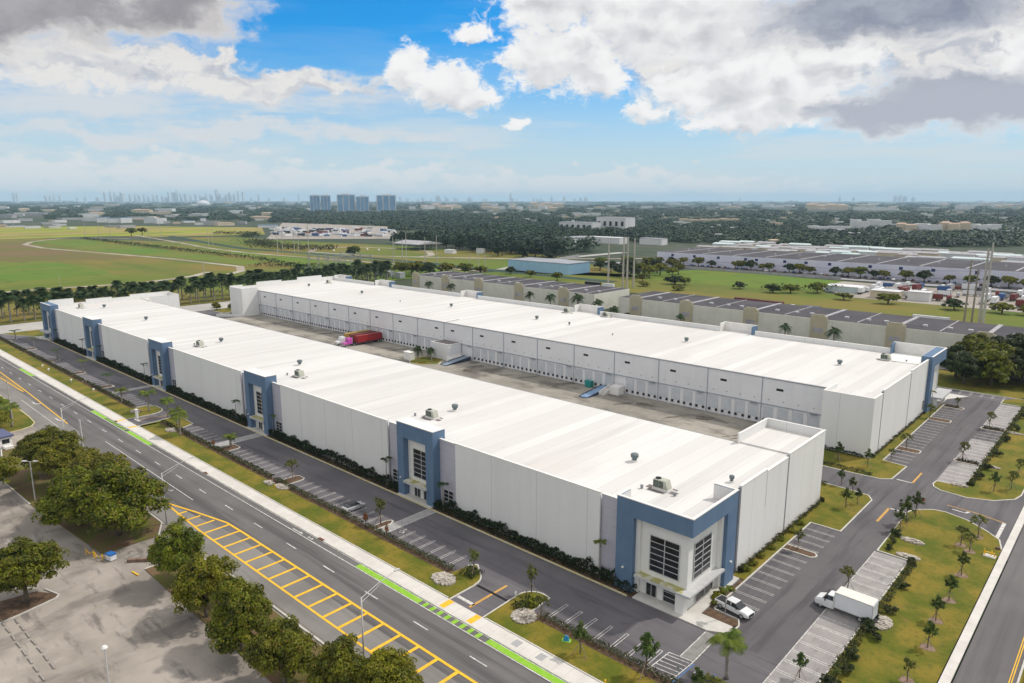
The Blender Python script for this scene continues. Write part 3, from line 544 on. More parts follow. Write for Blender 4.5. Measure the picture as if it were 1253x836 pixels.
for x in (-59.0, -54.6): b.rect(x, x + 1.2, 63.8, 65.2, 0.124)
S('inspection_cover', b, mat('grey_cover', (0.36, 0.36, 0.36), None, 1, 0.7))
for x in (-105.6, -152, -207.5): S('storm_inlet', MB().box(x, x + 1.6, 62.95, 63.45, 0.02, 0.15), mat('rusty_inlet', (0.12, 0.05, 0.03), (0.2, 0.09, 0.05), 3, 0.9))
# ================================================================== THE TWO WHITE WAREHOUSES
wallstreak = streak(0.45, (1, 1, 0.07), (0.60, 0.595, 0.58), 0.50, 0.80, 0.4)
M_wx = mat('wall_white_x', (0.74, 0.74, 0.725), (0.70, 0.70, 0.69), 0.10, 0.8, 6, stretch=(1, 1, 0.2), extra=chain(wallstreak, lines(0, 10.9, 0.10, (0.42, 0.42, 0.42), 0.75, offset=2.0), streak(3.0, (0.15, 0.15, 1), (0.66, 0.66, 0.65), 0.5, 0.7, 0.35)))
M_wy = mat('wall_white_y', (0.76, 0.755, 0.74), (0.72, 0.715, 0.70), 0.10, 0.8, 6, stretch=(1, 1, 0.2), extra=chain(wallstreak, lines(1, 5.6, 0.09, (0.52, 0.52, 0.52), 0.7, offset=1.4), streak(3.0, (0.15, 0.15, 1), (0.68, 0.68, 0.67), 0.5, 0.7, 0.35)))
M_dockw = mat('wall_dock', (0.72, 0.72, 0.73), (0.67, 0.67, 0.69), 0.10, 0.8, 6, extra=chain(streak(0.5, (1, 1, 0.1), (0.58, 0.58, 0.60), 0.5, 0.8, 0.4), lines(0, 8.05, 0.06, (0.55, 0.56, 0.58), 0.6, offset=4.0)))
M_roof = mat('roof_membrane', (0.63, 0.612, 0.59), (0.71, 0.69, 0.668), 0.02, 0.75, 6, stretch=(1, 0.25, 1), spec=0.2,
             extra=chain(bands(0, 3.05, (0.53, 0.51, 0.49), 0.55), streak(0.30, (1, 0.05, 1), (0.46, 0.44, 0.425), 0.52, 0.76, 0.5), streak(0.035, (1, 0.5, 1), (0.58, 0.55, 0.52), 0.52, 0.66, 0.6),
                         lines(0, 3.05, 0.09, (0.46, 0.44, 0.42), 0.6), streak(0.9, (1, 0.3, 1), (0.42, 0.40, 0.38), 0.68, 0.78, 0.6)))
M_cap = mat('parapet_cap', (0.78, 0.76, 0.73), (0.72, 0.70, 0.67), 0.5, 0.7)
M_blue = mat('blue_render', (0.105, 0.170, 0.270), (0.120, 0.190, 0.295), 0.3, 0.75, 6, extra=chain(streak(0.8, (1, 1, 0.08), (0.085, 0.145, 0.24), 0.5, 0.75, 0.5), streak(0.3, (1, 1, 0.3), (0.15, 0.22, 0.32), 0.6, 0.8, 0.35)))
M_purple = mat('lilac_render', (0.48, 0.465, 0.53), (0.44, 0.43, 0.49), 0.2, 0.8, 6, extra=chain(lines(2, 1.45, 0.06, (0.28, 0.27, 0.33), 0.6, offset=0.3), streak(0.5, (1, 1, 0.1), (0.40, 0.385, 0.45), 0.5, 0.75, 0.5)))
M_entr = mat('entrance_white', (0.76, 0.75, 0.72), (0.71, 0.70, 0.67), 0.3, 0.8)
M_glass = mat('dark_glass', (0.012, 0.012, 0.014), (0.022, 0.024, 0.03), 0.6, 0.12, 3, spec=0.5)
M_alu = mat('aluminium', (0.52, 0.52, 0.52), (0.45, 0.45, 0.45), 1.0, 0.5)
M_grey = mat('grey_metal', (0.30, 0.31, 0.32), (0.24, 0.25, 0.26), 1.0, 0.55)
M_pipe = mat('downpipe_grey', (0.33, 0.37, 0.42), (0.28, 0.32, 0.37), 1.0, 0.6)
M_joint = mat('expansion_joint', (0.24, 0.25, 0.27), (0.19, 0.20, 0.22), 0.5, 0.8)
M_black = mat('black', (0.012, 0.012, 0.013), None, 1, 0.6)
M_moss = mat('canopy_top', (0.56, 0.54, 0.44), (0.36, 0.34, 0.12), 0.6, 0.85, 5, lo=0.42, hi=0.55)
M_door = mat('dock_door_grey', (0.56, 0.58, 0.61), (0.49, 0.52, 0.55), 0.5, 0.6, extra=lines(2, 0.62, 0.04, (0.40, 0.42, 0.45), 0.6))
M_notice = mat('notice_blue', (0.10, 0.16, 0.30), (0.55, 0.58, 0.64), 2.5, 0.6, 2, lo=0.5, hi=0.56)

def frame_x(b, x0, x1, z0, z1, y, cols, rows, t=0.12, d=0.08):
    "mullion grid in a plane of constant y, standing proud of the glass"
    for i in range(cols + 1):
        c = x0 + (x1 - x0) * i / cols; b.box(c - t / 2, c + t / 2, y - d, y, z0 - t / 2, z1 + t / 2)
    for j in range(rows + 1):
        c = z0 + (z1 - z0) * j / rows; b.box(x0, x1, y - d * 0.8, y - 0.002, c - t * 0.4, c + t * 0.4)
def frame_y(b, y0, y1, z0, z1, x, cols, rows, t=0.12, d=0.08):
    for i in range(cols + 1):
        c = y0 + (y1 - y0) * i / cols; b.box(x, x + d, c - t / 2, c + t / 2, z0 - t / 2, z1 + t / 2)
    for j in range(rows + 1):
        c = z0 + (z1 - z0) * j / rows; b.box(x + 0.002, x + d * 0.8, y0, y1, c - t * 0.4, c + t * 0.4)
def window_x(parent, x0, x1, z0, z1, y, cols, rows):
    w = MB().box(x0, x1, y - 0.06, y + 0.1, z0, z1).build('window', M_glass, parent)
    b = MB(); frame_x(b, x0, x1, z0, z1, y - 0.062, cols, rows); b.build('frame', M_alu, w); return w
def window_y(parent, y0, y1, z0, z1, x, cols, rows):
    w = MB().box(x - 0.1, x + 0.06, y0, y1, z0, z1).build('window', M_glass, parent)
    b = MB(); frame_y(b, y0, y1, z0, z1, x + 0.062, cols, rows); b.build('frame', M_alu, w); return w
def door_x(parent, x0, x1, z1, y):
    w = MB().box(x0, x1, y - 0.06, y + 0.1, 0.12, z1).build('door', M_glass, parent)
    b = MB(); frame_x(b, x0, x1, 0.16, z1, y - 0.062, max(1, round((x1 - x0) / 0.95)), 1, 0.1); b.build('frame', M_alu, w)
    return w
def sconce(parent, x, y, z, dx=0, dy=-1):
    b = MB(); b.box(x - 0.12 - (dx > 0) * 0, x + 0.12, y - 0.28 if dy else y - 0.12, y + 0.0 if dy else y + 0.12, z - 0.12, z + 0.16)
    b.box(x - 0.16, x + 0.16, y - 0.34 if dy else y - 0.16, y - 0.28 if dy else y + 0.16, z - 0.06, z + 0.1); b.build('wall_lamp', M_cap, parent)

def make_portal(root, cx, window_rows=6, hw=5.6, y0=85.7, yb=88.9, zt=15.7):
    "tall blue frame round a white recessed entrance, with canopy, glazing, doors"
    l, r = cx - hw, cx + hw; leg = 2.9; ot = 12.6
    b = MB(); b.box(l, l + leg - 0.9, y0, yb, 0.1, zt); b.box(r - leg + 0.6, r, y0, yb, 0.1, zt); b.box(l + leg - 0.9, r - leg + 0.6, y0, yb, ot, zt)
    p = b.build('entrance_frame', M_blue, root)
    b = MB(); b.box(l - 0.05, r + 0.05, y0 - 0.06, y0 + 0.35, zt, zt + 0.12); b.box(l - 0.05, l + 0.3, y0 + 0.35, yb, zt, zt + 0.12); b.box(r - 0.3, r + 0.05, y0 + 0.35, yb, zt, zt + 0.12); b.box(l + .3, r - .3, y0 + .35, yb, zt - 0.1, zt + 0.02)
    b.build('parapet_cap', M_cap, p)
    a, c = l + leg - 0.9, r - leg + 0.6
    MB().box(a, c, y0 + 1.3, yb - 0.3, 0.1, ot - 0.004).build('entrance_wall', M_entr, root)
    wx0, wx1 = cx - 1.9, cx + 3.0
    window_x(root, wx0, wx1, 4.4, 10.4, y0 + 1.3, 2, window_rows)
    cn = MB().box(cx - 3.4, c + 0.25, y0 - 0.5, y0 + 1.3, 3.1, 3.55).build('canopy', M_alu, root)
    MB().box(cx - 3.2, c + 0.1, y0 - 0.3, y0 + 1.29, 3.55, 3.58).build('canopy_top', M_moss, cn)
    door_x(root, wx0 + 0.1, wx0 + 1.9, 2.75, y0 + 1.3); door_x(root, wx0 + 3.0, wx1, 2.75, y0 + 1.3)
    MB().box(wx0 + 2.0, wx0 + 2.9, y0 + 1.24, y0 + 1.3, 0.15, 2.7).build('door_panel', M_entr, root)
    sconce(root, l + 1.0, y0, 3.8); 
    return p

XL, XR, YF = -362.5, -44.8, 87.0
fw = thing('warehouse', 'long white flat-roofed warehouse in front with tall blue entrance frames along the car park', 'warehouse', (-200, 107, 0))
fw_seg = []
edges = [XL + 18.2] + sum([[c - 10.4, c + 10.7] for c in reversed(PC)], []) + [-60.9]
for i in range(0, len(edges), 2):
    a, c = edges[i], edges[i + 1]
    MB().box(a, c, YF, YF + 0.35, -0.04, 14.35).build('facade_panel', M_wx, fw)
    MB().box(a - 0.04, c + 0.04, YF - 0.05, YF + 0.42, 14.352, 14.46).build('parapet_cap', M_cap, fw)
for c in PC:
    for (a, d) in ((c - 10.4, c - 5.6), (c + 5.6, c + 10.7)):
        w_ = MB().box(a + 0.005, d - 0.005, YF + 0.5, YF + 0.85, -0.04, 14.0).build('lilac_wing', M_purple, fw)
        MB().box(a + 0.01, d - 0.01, YF + 0.42, YF + 0.95, 14.002, 14.1).build('parapet_cap', M_cap, w_)
        window_x(fw, (a + d) / 2 - 1.4, (a + d) / 2 + 1.4, 1.5, 3.9, YF + 0.5, 2, 3)
    make_portal(fw, c + 0.1)
# east corner entrance
M_wlil = M_purple
w_ = MB().box(-60.9, -57.05, YF + 0.5, YF + 0.85, -0.04, 14.0).build('lilac_wing', M_purple, fw); MB().box(-60.89, -57.06, YF + .42, YF + .95, 14.002, 14.1).build('parapet_cap', M_cap, w_)
b = MB(); cy0, cx1, cz = 86.0, -44.0, 15.4
b.box(-57.0, -53.9, cy0, 89.2, 0.1, 13.0); b.box(-53.9, cx1, cy0, 89.2, 12.6, 13.0); b.box(-48.0, cx1, 89.2, 97.2, 12.6, 13.0); b.box(-48.0, cx1, 97.2, 100.4, 0.1, 13.0); b.box(-57.0, cx1, cy0, cy0 + .4, 13.0, cz); b.box(cx1 - .4, cx1, cy0 + .4, 100.4, 13.0, cz); b.box(-57.0, -56.6, cy0 + .4, 89.2, 13.0, cz); b.box(-48.0, cx1 - .4, 100.0, 100.4, 13.0, cz)
p = b.build('entrance_frame', M_blue, fw)
b = MB(); b.box(-57.05, cx1 + 0.06, cy0 - 0.06, cy0 + 0.4, cz, cz + 0.14); b.box(cx1 - 0.4, cx1 + 0.06, cy0 + 0.4, 100.45, cz, cz + 0.14); b.box(-57.05, -56.7, cy0 + 0.4, 89.2, cz, cz + 0.14); b.box(-48, cx1 - 0.4, 100.1, 100.45, cz, cz + 0.14)
b.build('parapet_cap', M_cap, p); MB().box(-56.598, -56.56, cy0 + .45, 89.19, 13.07, cz - .02).build('parapet_lining', M_cap, p); MB().box(-47.99, cx1 - .45, 99.96, 99.998, 13.07, cz - .02).build('parapet_lining', M_cap, p); MB().prism([(-56.6, cy0 + .4), (cx1 - .4, cy0 + .4), (cx1 - .4, 100.0), (-48, 100.0), (-48, 89.2), (-56.6, 89.2)], 13.002, 13.06).build('corner_roof', M_roof, fw)
MB().prism([(-53.895, 87.3), (-45.2, 87.3), (-45.2, 97.195), (-49, 97.195), (-49, 91), (-53.895, 91)], 0.1, 12.596).build('entrance_wall', M_entr, fw)
MB().box(-53.895, -53.2, 86.8, 87.298, 0.1, 12.59).build('pilaster', M_entr, fw); MB().box(-45.198, -44.6, 96.4, 97.19, 0.1, 12.59).build('pilaster', M_entr, fw)
window_x(fw, -51.6, -46.6, 4.4, 10.2, 87.3, 2, 6); window_y(fw, 89.0, 94.2, 4.4, 10.2, -45.2, 2, 6)
cn = MB().prism([(-53.4, 85.7), (-43.8, 85.7), (-43.8, 96.8), (-45.196, 96.8), (-45.196, 87.296), (-53.4, 87.296)], 3.15, 3.5).build('canopy', M_alu, fw)
MB().prism([(-53.2, 85.9), (-45.2, 85.9), (-45.6, 87.29), (-53.2, 87.29)], 3.502, 3.53).build('canopy_top', M_moss, cn)
door_x(fw, -52.0, -50.2, 2.75, 87.3); window_x(fw, -49.0, -46.7, 0.3, 2.75, 87.3, 1, 3); MB().box(-50.1, -49.1, 87.22, 87.3, 0.15, 2.7).build('door_panel', M_entr, fw)
window_y(fw, 90.0, 95.5, 0.3, 2.75, -45.2, 2, 2)
MB().box(-46.3, -44.9, 85.95, 87.2, 0.13, 3.14).build('pillar', M_entr, fw)
sconce(fw, -55.5, 86.0, 3.9); sconce(fw, -44.0 + 0.16, 98.8, 3.9, 1, 0)
# east side
MB().box(-45.6, -45.1, 100.45, 102.9, -0.04, 14.2).build('lilac_wing', M_purple, fw)
window_y(fw, 101.0, 102.5, 1.3, 3.9, -45.1, 2, 3)
for (a, c, zt) in ((103.3, 113.4, 14.9), (113.4, 122.5, 14.5), (123.1, 141.2, 15.0)):
    w_ = MB().box(-45.2, -44.8, a, c - 0.004, -0.04, zt).build('side_panel', M_wy, fw); MB().box(-45.3, -44.74, a - 0.03, c + 0.03, zt, zt + 0.1).build('parapet_cap', M_cap, w_)
for a, c in ((102.9, 103.3), (122.5, 123.1)): MB().box(-45.25, -44.9, a, c, -0.04, 14.7).build('expansion_joint', M_joint, fw)
MB().box(-44.8, -44.74, 113.3, 113.44, 8, 14.6).build('downpipe', M_cap, fw)
# annexes at the rear corners, rear wall, west end
for (x0, x1, inner) in ((-56.6, -45.2, -56.6), (XL + 0.4, XL + 12, XL + 12)):
    b = MB(); b.box(x0, x1, 140.85, 141.2, -0.04, 15.0); b.box(inner - 0.18, inner + 0.17, 127.4, 140.85, -0.04, 15.0)
    w_ = b.build('annex_wall', M_wx, fw); 
    b = MB(); b.box(x0, x1 + .003, 140.8, 141.25, 15.002, 15.1); b.box(inner - .23, inner + .22, 127.35, 140.8, 15.002, 15.1); b.build('parapet_cap', M_cap, w_)
    MB().box(min(x0, x1) + .18, max(x0, x1), 127.9, 140.84, -0.03, 13.3).build('annex_roof', M_roof, fw)
MB().box(XL + 0.4, -45.21, 87.86, 127.9, 0.05, 13.0).build('roof', [M_roof], fw)
MB().box(XL + 12.3, -56.9, 127.905, 128.1, 12.75, 13.05).build('gutter', M_grey, fw)
MB().box(XL + 12.3, -56.9, 127.902, 128.0, -0.03, 12.74).build('rear_wall', M_dockw, fw)
# west corner entrance and west end parapets
b = MB(); b.box(XL, XL + 2.6, 86.0, 89.2, 0.1, 15.6); b.box(XL + 2.6, XL + 11, 86.0, 89.2, 12.6, 15.6); b.box(XL + 11.0, XL + 14.0, 86.0, 89.2, 0.1, 15.6)
p = b.build('entrance_frame', M_blue, fw); MB().box(XL, XL + 14, 85.95, 86.4, 15.6, 15.72).build('parapet_cap', M_cap, p)
MB().box(XL + 2.605, XL + 10.995, 87.3, 89.1, 0.1, 12.59).build('entrance_wall', M_entr, fw); window_x(fw, XL + 4.6, XL + 9.4, 4.4, 10.2, 87.3, 2, 6)
cn = MB().box(XL - 1.5, XL + 10.6, 84.6, 87.296, 3.0, 3.5).build('canopy', M_alu, fw); door_x(fw, XL + 4.8, XL + 8.5, 2.75, 87.3)
w_ = MB().box(XL + 14.0, XL + 18.2, YF + 0.5, YF + 0.85, -0.04, 14.0).build('lilac_wing', M_purple, fw); window_x(fw, XL + 14.8, XL + 17.4, 1.5, 3.9, YF + .5, 2, 3)
for (a, c, zt) in ((89.2, 99.0, 16.2), (99.0, 104.0, 14.0), (104.0, 115.0, 15.2), (115.0, 123.0, 14.6), (123.0, 141.2, 15.5)):
    w_ = MB().box(XL, XL + 0.4, a + .002, c - .002, -0.04, zt).build('side_panel', M_wy, fw); MB().box(XL - .06, XL + .46, a, c, zt, zt + .1).build('parapet_cap', M_cap, w_)

# ---- rear warehouse
bw = thing('warehouse', 'long white warehouse behind with a row of loading docks facing the truck court', 'warehouse', (-200, 212, 0))
BX0, BX1, YD, YN = -351.0, -56.5, 182.6, 238.5
MB().box(BX0, BX1, YD, YD + 0.4, 5.75, 12.8).build('upper_wall', M_dockw, bw)
MB().box(BX0, BX1, YD + 0.25, YD + 0.6, 0.0, 5.5).build('dock_wall', M_dockw, bw)
MB().box(BX0, BX1, YD - 0.1, YD + 0.6, 5.5, 5.75).build('ledge', M_pipe, bw)
MB().box(BX0, BX1, YD - 0.15, YD + 0.5, 12.8, 13.05).build('gutter', M_grey, bw)
MB().box(-364.5, -45.21, YD + 0.61, YN, 0.05, 13.0).build('roof', M_roof, bw)
bay = 16.1; x_first = -59.3
pipes = [x_first - bay * k for k in range(19)]
slot = MB().box(-0.95, 0.95, YD - 0.03, YD + 0.05, 9.85, 10.5).mesh('vent', M_black, (0, 0, 0)) 
dmesh = MB().box(-1.35, 1.35, YD + 0.18, YD + 0.26, 1.45, 4.9).mesh('dock_door', M_door)
b = MB(); b.box(-1.35, -0.75, YD - 0.1, YD + 0.2, 0.75, 1.4); b.box(0.75, 1.35, YD - 0.1, YD + 0.2, 0.75, 1.4); bump = b.mesh('dock_bumper', M_black)
pil = MB().box(-0.5, 0.5, YD + 0.13, YD + 0.249, 0.0, 5.498).mesh('pilaster', M_dockw)
lampm = MB().box(-0.9, 0.9, YD - 0.35, YD + 0.1, 5.2, 5.42).mesh('door_hood', M_grey)
rivet = MB()
def inst(name, me, parent, x):
    o = bpy.data.objects.new(name, me); col.objects.link(o); o.parent = parent; o.location = (x + 200, -212, 0); return o
for k, xp in enumerate(pipes):
    pp = MB().box(xp - 0.09, xp + 0.09, YD - 0.14, YD - 0.001, 0.0, 12.79).build('downpipe', M_pipe, bw)
    if xp - bay < BX0 - 2: continue
    vx = xp - bay * 0.70
    if k == 9: vx = xp - 4.5
    inst('vent', slot, bw, vx)
    for j in range(4):
        dx = xp - 2.1 - 4.0 * j
        rivet.box(dx - 0.12, dx + 0.12, YD - 0.12, YD, 6.9, 7.15)
        if -206.5 < dx < -190 or -124.5 < dx < -119.5 or dx < BX0 + 1: continue
        d = inst('dock_door', dmesh, bw, dx)
        q = bpy.data.objects.new('bumper', bump); col.objects.link(q); q.parent = d
        inst('pilaster', pil, bw, dx - 2.0)
    inst('door_hood', lampm, bw, xp - 2.1)
rivet.build('wall_lamp_row', M_grey, bw)['kind'] = 'stuff'
# corner blocks of the rear warehouse
for (x0, x1, side) in ((-56.5, -44.8, 1), (-364.5, BX0, -1)):
    b = MB(); b.box(x0, x1, 173.5, 173.9, -0.04, 14.6); xi = x0 if side > 0 else x1 - 0.4; b.box(xi, xi + 0.4, 173.9, YD - 0.11, -0.04, 14.6)
    w_ = b.build('corner_block', M_wx, bw); MB().box(x0 + (0.4 if side > 0 else 0.01), x1 - (0.41 if side > 0 else 0.4), 173.91, YD + .6, -0.03, 13.6).build('corner_roof', M_roof, bw)
    b = MB(); b.box(x0 - .04, x1 + .04, 173.46, 173.95, 14.602, 14.7); b.box(xi - .04, xi + .44, 173.95, YD - .1, 14.602, 14.7); b.build('parapet_cap', M_cap, w_)
for (a, c, zt) in ((173.9, 180.0, 14.6), (180.7, 205.0, 15.2), (205.7, 223.6, 15.6)):
    w_ = MB().box(-45.2, -44.8, a + .002, c, -0.04, zt).build('side_panel', M_wy, bw); MB().box(-45.27, -44.74, a, c + .03, zt, zt + .1).build('parapet_cap', M_cap, w_)
for a, c in ((180.0, 180.7), (205.0, 205.7)): MB().box(-45.25, -44.9, a, c, -0.04, 15.0).build('expansion_joint', M_joint, bw)
for (a, c, zt) in ((173.9, 181, 15.0), (181, 189, 14.2), (189, 204, 15.8), (204, 214, 15.0), (214, 230, 16.4), (230, YN, 15.2)):
    w_ = MB().box(-364.9, -364.51, a + .002, c, -0.04, zt).build('side_panel', M_wy, bw); MB().box(-364.96, -364.45, a, c + .03, zt, zt + .1).build('parapet_cap', M_cap, w_)
# north side: parapets and the backs of the entrance frames
for (a, c) in ((-364.5, -348), (-309, -254), (-242, -183), (-169.5, -116), (-102.5, -58.5), (-348, -325)):
    w_ = MB().box(a, c, YN, YN + 0.4, -0.04, 14.5).build('north_parapet', M_wx, bw); MB().box(a - .05, c + .05, YN - .15, YN + .5, 14.5, 14.62).build('parapet_cap', M_cap, w_)
MB().box(-364.5, -45, YN + 0.1, YN + 0.3, -0.03, 12.9).build('north_wall', M_wx, bw)
def north_portal(x0, x1, y1=242.6, y0=238.6, zt=15.9):
    b = MB(); b.box(x0, x1, y1 - .4, y1, -0.04, zt); b.box(x1 - 0.4, x1, y0, y1 - .4, 12.95, zt); p_ = b.build('entrance_frame', M_blue, bw); MB().box(x0, x0 + 0.4, y0, y1 - .41, 12.95, zt).build('frame_return', M_cap, p_)
    MB().box(x0 + 0.4, x1 - 0.4, y1 - .5, y1 - .402, 12.9, zt).build('frame_back', M_cap, p_); MB().box(x0 - .05, x1 + .05, y1 - .55, y1 + .05, zt, zt + .12).build('parapet_cap', M_cap, p_)
    MB().box(x0 + .1, x1 - .1, 238.95, y1 - .51, 12.5, 12.94).build('frame_roof', M_roof, p_)
for a, c in ((-378, -366), (-324, -311), (-254, -242.5), (-183, -170.5), (-116, -103.5)):
    if a > -370: north_portal(a, c)
north_portal(-364.4, -352)
# north-east corner entrance
b = MB(); b.box(-58.4, -43.9, 240.6, 241.0, 12.9, 16.4); b.box(-46.8, -43.9, 223.7, 227.0, 0.1, 16.4); b.box(-46.8, -43.9, 227.0, 240.6, 13.2, 16.4); b.box(-58.4, -58.0, 237.5, 240.6, 12.9, 16.4); p = b.build('entrance_frame', M_blue, bw)
b = MB(); b.box(-58.0, -46.8, 240.5, 240.598, 12.9, 16.4); b.box(-46.9, -46.802, 223.7, 240.5, 13.0, 16.4); b.build('frame_back', M_cap, p)
b = MB(); b.box(-58.5, -43.85, 240.55, 241.05, 16.402, 16.52); b.box(-44.3, -43.85, 223.65, 240.55, 16.402, 16.52); b.build('parapet_cap', M_cap, p)
MB().box(-58, -45.3, 227.0, 240.4, 0.0, 13.19).build('entrance_wall', M_entr, bw)
window_y(bw, 231.0, 237.0, 4.4, 10.4, -45.3, 2, 6); window_y(bw, 221.5, 223.0, 1.3, 3.9, -44.8, 1, 3)
MB().box(-45.29, -41.5, 229.0, 242.0, 3.2, 3.7).build('canopy', M_alu, bw); MB().box(-43.6, -42.9, 240.6, 241.4, 0.0, 3.19).build('pillar', M_entr, bw); MB().box(-43.6, -42.9, 229.4, 230.2, 0.0, 3.19).build('pillar', M_entr, bw)
S('entrance_walk', MB().prism([(-45.2, 229), (-42.9, 229), (-42.9, 244), (-38.5, 252), (-46, 252), (-46, 242)], -0.02, 0.11), M_concp)

# ---- rooftop plant
M_hvac = mat('hvac_cream', (0.46, 0.46, 0.39), (0.38, 0.39, 0.33), 1.0, 0.6, obj=True)
M_hvacd = mat('hvac_coil', (0.06, 0.085, 0.075), (0.16, 0.19, 0.15), 2.0, 0.6, obj=True, extra=lines(2, 0.12, 0.03, (0.03, 0.04, 0.04), 0.6))
M_pad = mat('walk_pad', (0.16, 0.14, 0.14), (0.22, 0.19, 0.18), 2.0, 0.85)
M_fan = mat('fan_cowl', (0.10, 0.13, 0.14), (0.16, 0.19, 0.20), 3.0, 0.5)
u = thing('rooftop_unit', '', 'air conditioner', local=True)
u0 = u
MB().box(-1.5, 1.5, -0.8, 0.8, 0.0, 0.35).build('curb', M_cap, u)
b = MB(); b.prism([(-1.35, -0.7), (0.55, -0.7), (0.55, 0.7), (-1.35, 0.7)], 0.352, 1.75); b.add([(0.55, -0.7, .352), (1.4, -0.7, .352), (1.4, 0.7, .352), (0.55, 0.7, .352), (0.55, -0.7, 1.75), (0.95, -0.7, 1.75), (0.95, .7, 1.75), (.55, .7, 1.75)], [(0, 1, 5, 4), (1, 2, 6, 5), (2, 3, 7, 6), (4, 5, 6, 7)])
b.build('cabinet', M_hvac, u)
MB().box(-1.36, -0.35, -0.73, -0.702, 0.45, 1.6).build('coil', M_hvacd, u); MB().box(-0.28, 0.5, -0.73, -0.702, 0.45, 1.6).build('coil', M_hvacd, u)
MB().lathe(-0.8, 0.0, [(0.48, 1.75), (0.48, 1.86), (0.40, 1.86), (0.38, 1.80)], 20).build('fan', M_black, u)
b = MB(); b.rect(-1.9, 1.2, -1.75, -0.95, 0.03); b.rect(-2.7, -1.6, -0.9, 0.4, 0.03); b.rect(1.6, 2.9, -0.8, 0.3, 0.03); b.rect(0.9, 2.2, 0.9, 1.4, 0.03)
b.build('walk_pad', M_pad, u)
HV = [(-55.9, 97.6, 'cream air conditioning unit on the front warehouse roof just behind its near corner'), (-113.6, 97.6, 'grey roof unit on dark pads behind the second blue entrance from the near corner'),
      (-168, 97.6, 'grey roof unit on dark pads behind the middle blue entrance'), (-228.5, 97.4, 'grey roof unit behind the fourth blue entrance from the near corner'), (-350.9, 98.6, 'dark roof unit at the far west end of the front warehouse roof'),
      (-56.9, 227.5, 'grey roof unit on the near end of the rear warehouse roof'), (-183.4, 234.2, 'left one of the two grey roof units by the rear parapet gap'), (-164.8, 236.4, 'right one of the two grey roof units by the rear parapet gap'), (-352, 226.6, 'grey roof unit at the far corner of the rear warehouse roof')]
for i, (x, y, lb) in enumerate(HV):
    q = u if i == 0 else copy_tree(u)
    q.location = (x, y, 13.0); q['label'] = lb; q['group'] = 'air conditioning units on the roofs'
f = thing('exhaust_fan', '', 'roof fan', local=True)
MB().lathe(0, 0, [(0.62, 0.0), (0.62, 0.3), (0.45, 0.34)], 16).build('curb', M_cap, f)
MB().lathe(0, 0, [(0.45, 0.34), (0.45, 0.75), (0.68, 0.82), (0.74, 1.1), (0.74, 1.42), (0.55, 1.55), (0.2, 1.62)], 18).build('cowl', M_fan, f)
FN = [(-66.3, 105.3, 'front', 'near end'), (-113.8, 104.6, 'front', 'second'), (-180.3, 105.0, 'front', 'third'), (-229.6, 105.0, 'front', 'fourth'), (-294.8, 105.2, 'front', 'fifth'), (-343.4, 105.6, 'front', 'sixth'), (-48.8, 108.2, 'front', 'small'),
      (-114.6, 211.7, 'rear', 'second'), (-181.4, 212.0, 'rear', 'third'), (-231.7, 211.8, 'rear', 'fourth'), (-298.9, 211.7, 'rear', 'fifth'), (-346.4, 210.3, 'rear', 'sixth'), (-64.9, 211.2, 'rear', 'near end'), (-163.8, 210.6, 'rear', 'pale')]
for i, (x, y, wh, w_) in enumerate(FN):
    q = f if i == 0 else copy_tree(f)
    q.location = (x, y, 13.0)
    q['label'] = {'near end': f'mushroom roof fan on the {wh} warehouse roof nearest its right-hand end', 'small': 'small dark roof fan right behind the blue corner parapet', 'pale': 'small pale roof vent beside the third fan of the rear warehouse'}.get(w_, f'dark mushroom fan on the {wh} warehouse roof, {w_} from the right-hand end')
    q['group'] = 'fans on the roofs'
    if w_ in ('small', 'pale'): q.scale = (0.6, 0.6, 0.8)
b = MB(); b.lathe(0, 0, [(0.22, 0), (0.22, 0.5), (0.30, 0.5), (0.30, 0.62), (0.1, 0.7)], 10)
vp = b.build('roof_vent_pipe', M_grey); tag(vp, 'short vent pipe standing beside a rooftop unit', 'vent pipe', 'short vent pipes on the roofs')
VP = [(-58.6, 95.6), (-53.0, 96.6), (-117.5, 96), (-172, 96.2), (-51.7, 228.9), (-232, 97), (-140, 205), (-262, 207)]
for i, (x, y) in enumerate(VP):
    q = vp if i == 0 else vp.copy()
    if i: col.objects.link(q)
    q.location = (x, y, 13.0)
pp = MB(); ribbon(pp, [(-203.4, 182.9), (-204.5, 191.0)], 0.16, 13.16, 13.02); tag(pp.build('conduit', M_grey), 'thin grey pipe lying on the rear warehouse roof by the dock edge', 'pipe')

# ---- ramps, stairs and transformer house in the court
M_ramp = mat('ramp_blue_grey', (0.26, 0.31, 0.38), (0.20, 0.26, 0.34), 0.6, 0.6, 5); M_rampd = mat('ramp_side', (0.030, 0.040, 0.075), None, 1, 0.7)
def ramp(x0, x1, y0, y1, h, label, top):
    r_ = thing('loading_ramp', label, 'ramp', ((x0 + x1) / 2, y0, 0), group='steel ramps at the loading docks')
    MB().add([(x0, y0, 0.12), (x1, y0, 0.12), (x1, y1, h), (x0, y1, h)], [(0, 1, 2, 3)]).build('deck', top, r_)
    b = MB()
    for xa, xb in ((x0 - 0.18, x0), (x1, x1 + 0.18)): b.add([(xa, y0, 0.0), (xb, y0, 0), (xb, y1, 0), (xa, y1, 0), (xa, y0, 0.3), (xb, y0, 0.3), (xb, y1, h + .22), (xa, y1, h + .22)], [(4, 5, 6, 7), (0, 1, 5, 4), (1, 2, 6, 5), (2, 3, 7, 6), (3, 0, 4, 7)])
    b.build('side_rail', M_rampd, r_)
    MB().box(x0, x1, y0 - 0.5, y0 + .02, 0.0, 0.13).build('lip', M_rampd, r_)
ramp(-192.4, -189.2, 170.2, 182.3, 1.35, 'long blue-grey steel ramp rising to the dock beside the planted island', M_ramp)
